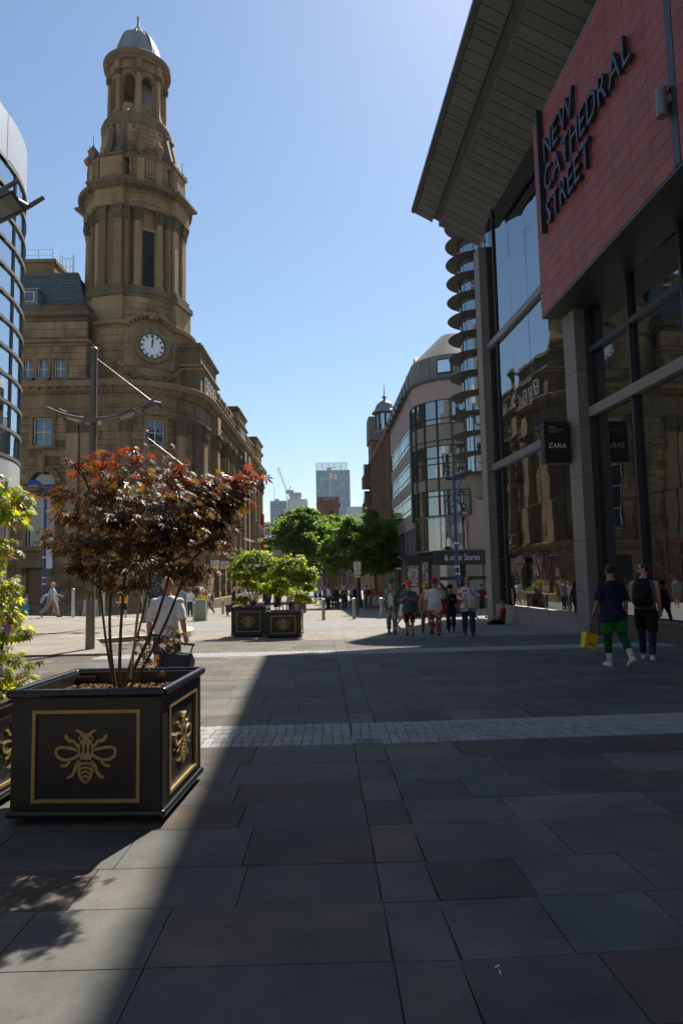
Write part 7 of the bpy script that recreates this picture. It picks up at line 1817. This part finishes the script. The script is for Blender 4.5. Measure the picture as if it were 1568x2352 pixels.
    for i, (h, kn, an, ka) in enumerate(L):
        if socks is not None:
            g = MB(); g.tube([kn.lerp(an, .60), kn.lerp(an, .8), an + Vector((0, 0, -.03))], [.058, .050, .046], 12); garment('sock', g, socks)
        if shoes is not None:
            fo = [an + Vector((0, -.055, -.042)), an + Vector((0, .01, -.038)), an + Vector((0, .11, -.052)), an + Vector((0, .205, -.064))]; so_ = [an + Vector((0, -.06, -.077)), an + Vector((0, .10, -.079)), an + Vector((0, .215, -.077))]
            if ka < -.35: rt = Matrix.Rotation(ka * .8, 3, 'X'); fo = [an + rt @ (p - an) for p in fo]; so_ = [an + rt @ (p - an) for p in so_]
            g = MB(); g.tube(fo, [(.036, .04), (.044, .046), (.050, .034), (.036, .022)], 12, up=(1, 0, 0)); g.tube(so_, [(.038, .012), (.052, .012), (.036, .010)], 10, up=(1, 0, 0)); garment('shoe', g, shoes, min(vox, .011), 2)
    # --- head details
    hd = T @ HT
    def hpart(name, fn, m, sm=60): q = MB(hd); fn(q); return q.build(name, m, root, sm)
    if hair is not None:
        g = MB(HT); g.ball((0, -.016, .032), (.083, .092, .100), 16, 12)
        if hair_long: g.tube([(0, -.07, .05), (0, -.10, -.06), (0, -.10, -.2), (0, -.09, -.28)], [(.07, .04), (.085, .045), (.075, .035), (.04, .02)], 12, up=(1, 0, 0))
        garment('hair', g, hair, None, 2)
    if beard is not None: g = MB(HT); g.ball((0, .036, -.075), (.06, .064, .046), 12, 8); garment('beard', g, beard, None, 2)
    if glasses:
        def fn(q):
            for sd in (-1, 1): q.box(sd * .034 - .026, sd * .034 + .026, .092, .104, .005, .042); q.box(sd * .072, sd * .078, .0, .10, .022, .032)
            q.box(-.012, .012, .094, .102, .026, .036)
        hpart('sunglasses', fn, M_blackpaint, None)
    else:
        def fn(q):
            for sd in (-1, 1): q.ball((sd * .031, .086, .018), (.013, .009, .008), 8, 6)
        hpart('eyes', fn, mat('dark_eyes', (.03, .025, .02), .3))
    if hat is not None:
        q = MB(hd @ Matrix.Translation((0, -.008, .075)) @ Matrix.Rotation(R(-6), 4, 'X')); q.lathe([(.0, -.012), (.145, -.012), (.152, -.004), (.140, .010), (.098, .006), (.096, .05), (.088, .10), (.055, .118), (.0, .10)], (0, 0, 0), 20, cap=False); q.build('trilby', hat, root, 50)
    if watch is not None:
        sh, e, w, fd, sd = A[watch]; q = MB(); q.tube([w - fd * .03, w + fd * .0], .034, 12); q.v = [tuple(T @ Vector(v)) for v in q.v]; q.build('wristband', M_blackpaint, root, 50)
    return root, [T @ (w + fd * .1) for sh, e, w, fd, sd in A], T
def gpt(px, py, z=None): return on_ground(px, py, z)
WALK = ((20, 6), (-16, 22)); WALK2 = ((-18, 24), (20, 5)); STAND = ((3, 3), (-2, 3))
GP = 'group of men in fancy dress'
HOLD = (25, 10, 85, 35); HANG = (4, 8, 14, 4); SWING = (-18, 8, 14, 2)
C_white = cloth('white_tee', (.66, .66, .68)); C_black = cloth('black', (.012, .012, .014)); C_navy = cloth('navy', (.014, .019, .045)); C_jean = cloth('denim', (.035, .055, .105)); C_shoe_b = mat('black_leather_shoe', (.015, .014, .013), .4); C_shoe_w = mat('white_trainer', (.68, .68, .70), .55, var=.05)
H_dark = mat('dark_hair', (.018, .013, .010), .6, var=.3, scale=60, bmp=.4); H_brown = mat('brown_hair', (.09, .05, .025), .6, var=.3, scale=60, bmp=.4); H_grey = mat('grey_hair', (.34, .32, .30), .6, var=.2, scale=60, bmp=.4)
# --- the pair walking away at right
p = gpt(1413, 1530)
_, hands, _ = person('man in navy polo and green shorts seen from behind at right', p, 1.80, 6, ((4, 6), (-14, 26)), ((2, 14, 18, -4), (-2, 12, 10, 4)), 1, SK3, H_dark, top=C_navy, sleeve=.48, hem=-.16, bottom=cloth('green_shorts', (.006, .15, .05)), leg_to=.44, loose=.012, leggings=cloth('green_leggings', (.006, .075, .028)), leggings_to=.86, socks=cloth('white_sock', (.6, .6, .62)), shoes=C_shoe_w, build=1.1, vox=.0105, watch=1, group='two men walking away along the store')
pb = hands[0]
t = thing('shopping_bag', 'bright yellow paper shopping bag in the hand of the man in navy polo', 'bag', pb)
Mb = Matrix.Translation(pb + Vector((-.06, 0, -.38))) @ Matrix.Rotation(R(25), 4, 'Z') @ Matrix.Rotation(R(14), 4, 'Y')
b = MB(Mb); b.hexa([(-.15, -.05, -.14), (.15, -.05, -.14), (.15, .05, -.14), (-.15, .05, -.14)], [(-.15, -.06, .14), (.15, -.06, .14), (.15, .06, .14), (-.15, .06, .14)]); b.build('bag_body', mat('yellow_card', (.72, .50, .015), .5, var=.04), t)
for yy in (-.055, .055): b = MB(Mb); b.tube([(-.06, yy, .13), (-.045, yy * .5, .24), (.0, 0, .31), (.045, yy * .5, .24), (.06, yy, .13)], .006, 6); b.build('handle', M_blackpaint, t)
b = MB(Mb); b.box(-.06, .06, -.056, -.05, -.07, -.04); b.build('printed_name', mat('brown_print', (.10, .07, .01), .6), t)
p = gpt(1488, 1516)
_, hands, TT = person('bearded man in grey vest and black shorts with backpack, looking left', p, 1.84, -32, ((16, 8), (-8, 14)), ((14, 8, 34, 10), (4, 8, 14, 4)), 1, SK, H_dark, beard=H_dark, glasses=True, head_turn=100, top=cloth('grey_vest', (.105, .12, .15)), sleeve=0, hem=-.08, bottom=C_black, leg_to=.46, loose=.006, leggings=cloth('navy_leggings', (.02, .028, .055)), shoes=C_shoe_w, build=1.08, vox=.0105, group='two men walking away along the store')
bp = thing('backpack', 'black backpack worn by the bearded man at right', 'backpack', TT @ Vector((0, -.2, 1.2)))
g = MB(); g.tube([(0, -.21, .98), (0, -.25, 1.1), (0, -.24, 1.3), (0, -.19, 1.47)], [(.15, .09), (.17, .12), (.16, .11), (.11, .06)], 16, up=(1, 0, 0)); g.ball((0, -.33, 1.12), (.12, .07, .1), 12, 8); g.v = [tuple(TT @ Vector(v)) for v in g.v]; obj('pack', bake(g, 'pack', .013, 3), C_black, bp)
for sd in (-1, 1): g = MB(); g.tube([(sd * .09, -.13, 1.47), (sd * .11, .0, 1.53), (sd * .12, .12, 1.42), (sd * .13, .13, 1.22), (sd * .15, -.05, 1.04), (sd * .12, -.18, 1.02)], [(.022, .009)] * 6, 8); g.v = [tuple(TT @ Vector(v)) for v in g.v]; g.build('strap', C_black, bp, 50)
# --- man with the suitcase
p = Vector((at_y(384, 1400, 9.9).x, 9.9, 0))
_, hands, _ = person('man in white polo shirt pulling a black suitcase, behind the maple', p, 1.75, 4, ((14, 6), (-12, 14)), ((-6, 14, 22, 4), (-24, 12, 42, 0)), 1, SK2, None, top=C_white, sleeve=.5, hem=-.10, bottom=C_jean, loose=.01, shoes=C_shoe_b, belly=.03, build=1.02, vox=.0105, watch=0, beard=None)
hp = hands[1]
t = thing('suitcase', 'black wheeled suitcase tilted behind the man in white polo', 'suitcase', (hp.x - .1, hp.y - .55, 0))
top_ = hp; base_ = Vector((hp.x - .14, hp.y - .50, .06)); d_ = (top_ - base_).normalized(); xx = Vector((1, 0, 0)); xx = (xx - d_ * xx.dot(d_)).normalized(); yy_ = d_.cross(xx)
Ms = Matrix((( xx.x, yy_.x, d_.x, base_.x), (xx.y, yy_.y, d_.y, base_.y), (xx.z, yy_.z, d_.z, base_.z), (0, 0, 0, 1)))
M_case = mat('black_nylon', (.022, .022, .023), .7, var=.3, scale=20, bmp=.3)
g = MB(Ms); g.box(-.19, .19, -.17, .06, .04, .68); o = obj('case_body', bake(g, 'case_body', .014, 6), M_case, t)
g = MB(Ms); g.box(-.14, .14, -.21, -.15, .40, .63); obj('upper_pocket', bake(g, 'upper_pocket', .012, 4), M_case, t); g = MB(Ms); g.box(-.15, .15, -.22, -.15, .10, .37); obj('lower_pocket', bake(g, 'lower_pocket', .012, 4), M_case, t)
Lh = (top_ - base_).length
for sx in (-.09, .09): g = MB(Ms); g.tube([(sx, .03, .4), (sx, .03, Lh)], .011, 8); g.build('handle_tube', M_trim, t, 50)
g = MB(Ms); g.tube([(-.11, .03, Lh), (.11, .03, Lh)], .018, 10); g.build('grip', M_blackpaint, t, 50)
for sx in (-.15, .15): g = MB(Ms); g.tube([(sx - .02, .04, .0), (sx + .02, .04, .0)], .05, 14); g.build('wheel', M_tyre, t, 50)
# --- the group in fancy dress
def G(px, py): return gpt(px, py)
def hgt(p, px, py_top, hat=.06): return (at_y(px, py_top, p.y).z - p.z) - hat
F = 180
p = G(900, 1456); _, hnd, _ = person('man in green hat and printed banknote suit, left of the fancy dress group', p, hgt(p, 898, 1328), F - 6, ((14, 6), (-12, 20)), (HOLD, HANG), 0, SK, H_brown, hat=cloth('green_hat', (.01, .22, .06)), glasses=True, top=P_money, sleeve=1.0, hem=-.2, under=C_white, bottom=P_money, shoes=C_shoe_b, loose=.008, vox=.0115, group=GP)
p = G(941, 1460); person('man in orange hat, teal shirt and pumpkin shorts holding food', p, hgt(p, 938, 1334), F - 12, ((8, 4), (-6, 10)), ((22, 12, 82, 40), (26, 12, 88, 42)), 0, SK2, H_grey, beard=H_grey, hat=cloth('orange_hat', (.75, .09, .015)), glasses=False, top=cloth('teal_shirt', (.055, .115, .13)), sleeve=.5, hem=-.14, bottom=P_pump, leg_to=.6, loose=.012, shoes=C_shoe_b, belly=.05, build=1.15, vox=.0115, group=GP)
p = G(980, 1454); person('man in yellow hat and leopard print jacket, half hidden in the group', p, hgt(p, 975, 1338), F, WALK, (HANG, HANG), 0, SK, H_brown, hat=cloth('yellow_hat', (.62, .42, .015)), glasses=True, top=P_leop, sleeve=1.0, hem=-.2, bottom=P_leop, shoes=C_shoe_b, vox=.0125, group=GP)
p = G(1000, 1459); _, hnd, _ = person('heavy man in pink hat, white tee and comic print trousers eating', p, hgt(p, 999, 1329), F - 4, ((9, 5), (-8, 12)), ((40, 16, 118, 34), (4, 12, 12, 2)), -1, SK2, None, beard=H_grey, hat=cloth('magenta_hat', (.42, .01, .12)), glasses=True, top=C_white, sleeve=.5, hem=-.12, bottom=P_comic, loose=.014, shoes=C_shoe_b, belly=.07, build=1.25, vox=.0115, group=GP)
p2 = p + Vector((.28, -.05, .78)); t = thing('red_bag', 'red shoulder bag at the side of the man in white tee', 'bag', p2); g = MB(Matrix.Translation(p2)); g.tube([(0, 0, -.16), (0, 0, 0), (0, 0, .16)], [(.10, .07), (.13, .09), (.07, .05)], 12); g.build('bag_body', cloth('red_bag', (.35, .015, .015)), t, 60); g = MB(Matrix.Translation(p2)); g.tube([(-.06, 0, .15), (-.1, .02, .4), (-.14, .03, .6)], .012, 6); g.build('strap', C_black, t)
p = G(1036, 1450); person('man all in black star print with black hat in the group', p, hgt(p, 1034, 1341), F - 8, WALK2, (HOLD, HANG), 0, SK3, H_dark, hat=C_black, glasses=False, top=P_star, sleeve=1.0, hem=-.2, under=C_black, bottom=P_star, shoes=C_shoe_b, loose=.01, vox=.0125, group=GP)
p = G(1077, 1459); _, hnd, _ = person('bald man in balloon print jacket and jeans, right of the group', p, hgt(p, 1074, 1326, 0), F - 4, ((8, 4), (-10, 12)), (HOLD, (12, 12, 70, 30)), 0, SK2, None, glasses=True, top=P_dots, sleeve=1.0, hem=-.2, under=cloth('pale_blue_shirt', (.5, .56, .66)), bottom=C_jean, shoes=mat('brown_leather', (.10, .05, .025), .5), loose=.012, belly=.05, build=1.15, vox=.0115, group=GP)
p2 = hnd[0] + Vector((.02, -.05, -.22)); t = thing('tote_bag', 'cream canvas tote bag carried by the man in balloon jacket', 'bag', p2); g = MB(Matrix.Translation(p2)); g.tube([(0, 0, -.2), (0, 0, -.05), (0, 0, .1), (0, 0, .16)], [(.12, .06), (.16, .09), (.12, .07), (.08, .05)], 14); g.build('bag_body', cloth('cream_canvas', (.45, .42, .36)), t, 60); g = MB(Matrix.Translation(p2)); g.tube([(-.06, 0, .15), (-.03, 0, .24), (.03, 0, .24), (.06, 0, .15)], .01, 6); g.build('handle', cloth('cream_canvas', (.45, .42, .36)), t)
# women passing behind the group
p = G(929, 1441); person('woman in dark top with checked skirt passing behind the printed suit', p, 1.62, -70, WALK, (HANG, SWING), 1, SK, H_dark, True, top=C_black, sleeve=.4, dress=cloth('check_skirt', (.4, .4, .4)), shoes=mat('tan_sandal', (.3, .15, .06), .6), vox=.015, group='women behind the fancy dress group')
p = G(1016, 1437); person('woman in dark shorts passing between the white tee and the black suit', p, 1.62, 70, WALK, (HANG, SWING), 1, SK, H_brown, True, top=cloth('dark_red', (.10, .02, .025)), sleeve=.4, bottom=C_black, leg_to=.35, shoes=C_shoe_b, vox=.015, group='women behind the fancy dress group')
p = G(1055, 1436); person('woman in floral shorts passing behind the balloon jacket', p, 1.62, 80, WALK2, (HANG, SWING), 1, SK2, H_brown, True, top=cloth('floral', (.35, .2, .2)), sleeve=.4, bottom=cloth('floral2', (.3, .12, .12)), leg_to=.35, shoes=mat('tan_sandal', (.3, .15, .06), .6), vox=.015, group='women behind the fancy dress group')
p = G(1107, 1420); person('distant walker in maroon tee reaching out beside the stone pillar', p, 1.6, -80, WALK, (HANG, (40, 5, 10, 0)), 2, SK3, H_dark, top=cloth('maroon', (.09, .015, .02)), sleeve=.45, bottom=C_black, leg_to=.5, loose=.02, shoes=C_shoe_b, vox=.016, group='walkers in the street')
# person sitting against the store corner
p = gpt(1152, 1434); person('person in red waistcoat sitting on the ground against the glass store corner', (p.x, p.y, p.z), 1.66, 80, ((86, 55), (82, 30)), ((30, 6, 50, 20), (26, 6, 55, 20)), -8, SK3, H_dark, top=cloth('red_vest', (.26, .025, .02)), sleeve=.3, bottom=C_black, shoes=C_shoe_b, vox=.0125, sit=.12, group='people resting', head_turn=10)
# --- left of the square
p = gpt(118, 1418, 0.0); person('man in blue shirt and tie striding right with jacket over his arm', p, hgt(p, 116, 1336, 0), -88, ((24, 8), (-26, 20)), ((26, 6, 50, 4), (-22, 12, 20, 2)), 4, SK2, H_grey, top=cloth('pale_blue', (.30, .42, .56)), sleeve=.5, bottom=cloth('tan_chino', (.30, .22, .14)), shoes=C_shoe_b, loose=.015, belly=.03, vox=.0125, group='walkers on the left terrace')
q = p + Vector((-.28, -.12, .92)); t = thing('carried_jacket', 'pale grey jacket hanging from the arm of the striding man', 'jacket', q); g = MB(Matrix.Translation(q)); g.tube([(.12, 0, .16), (0, 0, .1), (-.1, 0, -.08), (-.16, 0, -.22)], [(.08, .05), (.14, .06), (.15, .06), (.10, .04)], 12, up=(0, 1, 0)); g.build('jacket_cloth', cloth('grey_linen', (.45, .44, .43)), t, 60)
def far_p(px, Y, label, h, yaw, **kw): x = at_y(px, 1380, Y).x; return person(label, (x, Y, gz(Y)), h, yaw, vox=kw.pop('vox', .018), **kw)
far_p(60, 44, 'woman in white tee with turquoise bag beyond the terrace edge, far left', 1.64, -80, legs=WALK, arms=(SWING, (20, 6, 20, 0)), skin_m=SK, hair=H_dark, hair_long=True, top=C_white, bottom=C_black, shoes=C_shoe_b, group='walkers on the left terrace')
xb = at_y(61, 1394, 43.7); t = thing('turquoise_bag', 'turquoise handbag of the woman at far left', 'bag', xb); MB().hexa([(xb.x - .22, 43.6, xb.z - .22), (xb.x + .2, 43.6, xb.z - .22), (xb.x + .2, 43.75, xb.z - .22), (xb.x - .22, 43.75, xb.z - .22)], [(xb.x - .18, 43.6, xb.z + .15), (xb.x + .17, 43.6, xb.z + .15), (xb.x + .17, 43.75, xb.z + .15), (xb.x - .18, 43.75, xb.z + .15)]).build('bag_body', mat('turquoise', (.02, .40, .38), .5), t)
MB().tube([(xb.x - .1, 43.67, xb.z + .14), (xb.x, 43.67, xb.z + .4), (xb.x + .1, 43.67, xb.z + .14)], .012, 6).build('handle', mat('turquoise', (.02, .40, .38), .5), t)
far_p(130, 44, 'woman in white dress just behind the striding man', 1.62, -80, legs=WALK, arms=(HANG, SWING), hair=H_brown, hair_long=True, top=cloth('white_top', (.6, .6, .6)), dress=cloth('white_skirt', (.62, .62, .62)), shoes=C_shoe_w, group='walkers on the left terrace')
far_p(285, 38, 'person in yellow top and black shorts behind the maple stems', 1.72, 60, legs=STAND, skin_m=SK, hair=H_dark, top=cloth('yellow_top', (.55, .33, .03)), bottom=C_black, leg_to=.42, shoes=C_shoe_b, group='walkers on the left terrace')
far_p(419, 39, 'man in blue tee and khaki shorts right of the suitcase man', 1.75, 0, legs=STAND, skin_m=SK, hair=H_brown, top=cloth('slate_tee', (.2, .25, .32)), bottom=cloth('khaki', (.26, .19, .11)), leg_to=.5, loose=.02, shoes=C_shoe_w, group='walkers near the exchange')
far_p(437, 42, 'person in white shirt half hidden by the grey post', 1.7, 0, legs=STAND, hair=H_dark, top=C_white, bottom=C_jean, shoes=C_shoe_b, group='walkers near the exchange')
_, hb_, TT = far_p(480, 46, 'boy in white vest and camouflage trousers with grey backpack', 1.62, 85, legs=WALK, arms=(SWING, HANG), skin_m=SK2, hair=H_brown, top=C_white, sleeve=.1, bottom=P_camo, shoes=C_shoe_w, group='walkers near the exchange')
t = thing('backpack', 'grey backpack on the boy in the white vest', 'backpack', TT @ Vector((0, -.2, 1.2))); g = MB(TT); g.tube([(0, -.2, .98), (0, -.24, 1.15), (0, -.2, 1.4)], [(.13, .08), (.15, .11), (.11, .07)], 12, up=(1, 0, 0)); g.build('pack', cloth('grey_pack', (.07, .085, .10)), t, 60)
# --- behind the mid-square planters and down the street
far_p(537, 42, 'man in dark suit and blue shirt with briefcase left of the planters', 1.78, -100, legs=WALK, arms=(HANG, HANG), skin_m=SK2, hair=None, top=cloth('dark_suit', (.016, .018, .026)), sleeve=1.0, hem=-.2, under=cloth('blue_shirt', (.2, .35, .6)), bottom=cloth('dark_suit', (.016, .018, .026)), shoes=C_shoe_b)
xb = at_y(527, 1394, 41.5); t = thing('briefcase', 'black briefcase carried by the man in dark suit', 'briefcase', xb); MB().box(xb.x - .22, xb.x + .22, 41.4, 41.52, xb.z - .3, xb.z + .12).build('case_body', M_case, t); MB().tube([(xb.x - .08, 41.46, xb.z + .11), (xb.x, 41.46, xb.z + .18), (xb.x + .08, 41.46, xb.z + .11)], .014, 6).build('handle', M_case, t)
crowd = [(581, 40, 'woman with long dark hair and white top behind the taller planter', 1.66, 0, dict(hair=H_dark, hair_long=True, top=cloth('cream_top', (.55, .5, .45)), sleeve=.05, bottom=C_black)),
         (562, 47, 'person in pale shirt farther behind the taller planter', 1.7, 0, dict(hair=H_grey, top=cloth('pale_shirt', (.5, .5, .52)), bottom=C_jean)),
         (614, 39, 'person in dark jacket bending behind the shorter planter', 1.72, 20, dict(hair=H_dark, top=C_navy, sleeve=1.0, bottom=C_black)),
         (637, 41, 'woman in black dress carrying a white bag behind the shorter planter', 1.68, 10, dict(hair=H_dark, hair_long=True, top=C_black, sleeve=.3, dress=C_black)),
         (668, 41, 'man in grey jacket standing right of the shorter acer stem', 1.8, 95, dict(hair=H_brown, top=cloth('grey_jacket', (.2, .2, .19)), sleeve=1.0, hem=-.18, bottom=C_black)),
         (683, 45, 'woman in pink dress walking behind the shorter planter', 1.66, 90, dict(hair=H_brown, top=cloth('pink_top', (.5, .3, .3)), dress=cloth('pink_skirt', (.5, .33, .33)), legs=WALK)),
         (692, 48, 'person in white shirt and shorts walking beyond the pink dress', 1.74, 80, dict(hair=H_dark, top=C_white, bottom=cloth('stone_shorts', (.35, .3, .22)), leg_to=.5, legs=WALK2)),
         (745, 52, 'bald man in grey tee and shorts waiting behind the left bollard', 1.78, -60, dict(skin_m=SK2, top=cloth('blue_grey_tee', (.07, .085, .11)), bottom=cloth('grey_shorts', (.08, .08, .085)), leg_to=.5, loose=.02)),
         (753, 54, 'man in waistcoat and white sleeves beside the bald man', 1.8, -40, dict(hair=H_dark, top=C_white, sleeve=.9, bottom=C_black)),
         (760, 58, 'woman with pale top just behind the waistcoat man', 1.66, 0, dict(hair=H_brown, hair_long=True, top=cloth('beige_top', (.4, .33, .25)), bottom=C_jean)),
         (773, 52, 'woman in black leather jacket standing between the bollards', 1.72, 170, dict(hair=H_brown, hair_long=True, top=C_black, sleeve=1.0, bottom=C_black)),
         (767, 56, 'second woman with long brown hair behind the leather jacket', 1.7, 20, dict(hair=H_brown, hair_long=True, top=cloth('brown_coat', (.10, .06, .04)), sleeve=1.0, bottom=C_black)),
         (791, 51, 'woman in loose black top with mustard bag looking at her phone', 1.68, 180, dict(skin_m=SK2, hair=H_brown, top=C_black, sleeve=.7, hem=-.3, bottom=C_black, build=1.2, arms=(HOLD, HOLD))),
         (844, 50, 'man in maroon tee and jeans walking away under the dark tree', 1.76, 0, dict(hair=H_dark, top=cloth('maroon', (.09, .015, .02)), bottom=C_jean, legs=WALK)),
         (808, 68, 'man in light blue shirt under the trees, left of the zone sign', 1.78, 0, dict(hair=H_dark, top=cloth('pale_blue', (.30, .42, .56)), sleeve=.9, bottom=C_black)),
         (816, 60, 'person in black beside the zone sign post', 1.74, 180, dict(hair=H_dark, top=C_black, sleeve=.5, bottom=C_black)),
         (853, 82, 'worker in orange vest far under the trees', 1.8, 0, dict(hair=H_dark, top=cloth('hi_vis', (.65, .2, .03)), bottom=C_black)),
         (838, 86, 'person in white top far under the trees', 1.74, 180, dict(hair=H_dark, top=C_white, bottom=C_black)),
         (725, 80, 'distant figure in white by the statue plinth, left one', 1.72, 0, dict(hair=H_dark, top=C_white, bottom=C_jean)),
         (735, 84, 'distant figure in pale blue by the statue plinth', 1.74, 0, dict(hair=H_brown, top=cloth('pale_blue', (.30, .42, .56)), bottom=C_black)),
         (785, 90, 'distant figure in dark clothes right of the statue plinth', 1.74, 180, dict(hair=H_dark, top=cloth('grey_tee', (.25, .25, .26)), bottom=C_black))]
for px, Y, lab, h, yaw, kw in crowd:
    kw.setdefault('shoes', C_shoe_b); kw.setdefault('legs', STAND); kw.setdefault('arms', (HANG, (6, 8, 30, 6))); kw.setdefault('vox', .019)
    far_p(px, Y, lab, h, yaw, **kw)
xb = at_y(642, 1400, 41.0); t = thing('carrier_bag', 'white carrier bag hanging beside the woman in black dress', 'bag', xb); g = MB(); g.tube([(xb.x, 40.8, xb.z - .3), (xb.x, 40.8, xb.z - .1), (xb.x, 40.8, xb.z + .1)], [(.2, .1), (.22, .12), (.06, .04)], 12); g.build('bag_body', cloth('white_plastic', (.6, .6, .62)), t, 60); MB().tube([(xb.x, 40.8, xb.z + .08), (xb.x, 40.8, xb.z + .25)], .02, 6).build('handle', cloth('white_plastic', (.6, .6, .62)), t)
# ================================================================ summer haze
hz_b = MB(); hz_b.box(-1100, 1100, -260, 1500, -3.2, 185)
hm = bpy.data.materials.new('summer_haze'); hm.use_nodes = True; ht = hm.node_tree
for n in list(ht.nodes): ht.nodes.remove(n)
ho = ht.nodes.new('ShaderNodeOutputMaterial'); hv = ht.nodes.new('ShaderNodeVolumePrincipled')
hv.inputs['Density'].default_value = .00009; hv.inputs['Color'].default_value = (.82, .9, 1.0, 1); hv.inputs['Anisotropy'].default_value = .0
ht.links.new(hv.outputs[0], ho.inputs['Volume'])
stuff(hz_b.build('haze', hm))
bpy.data.scenes.remove(BENCH)
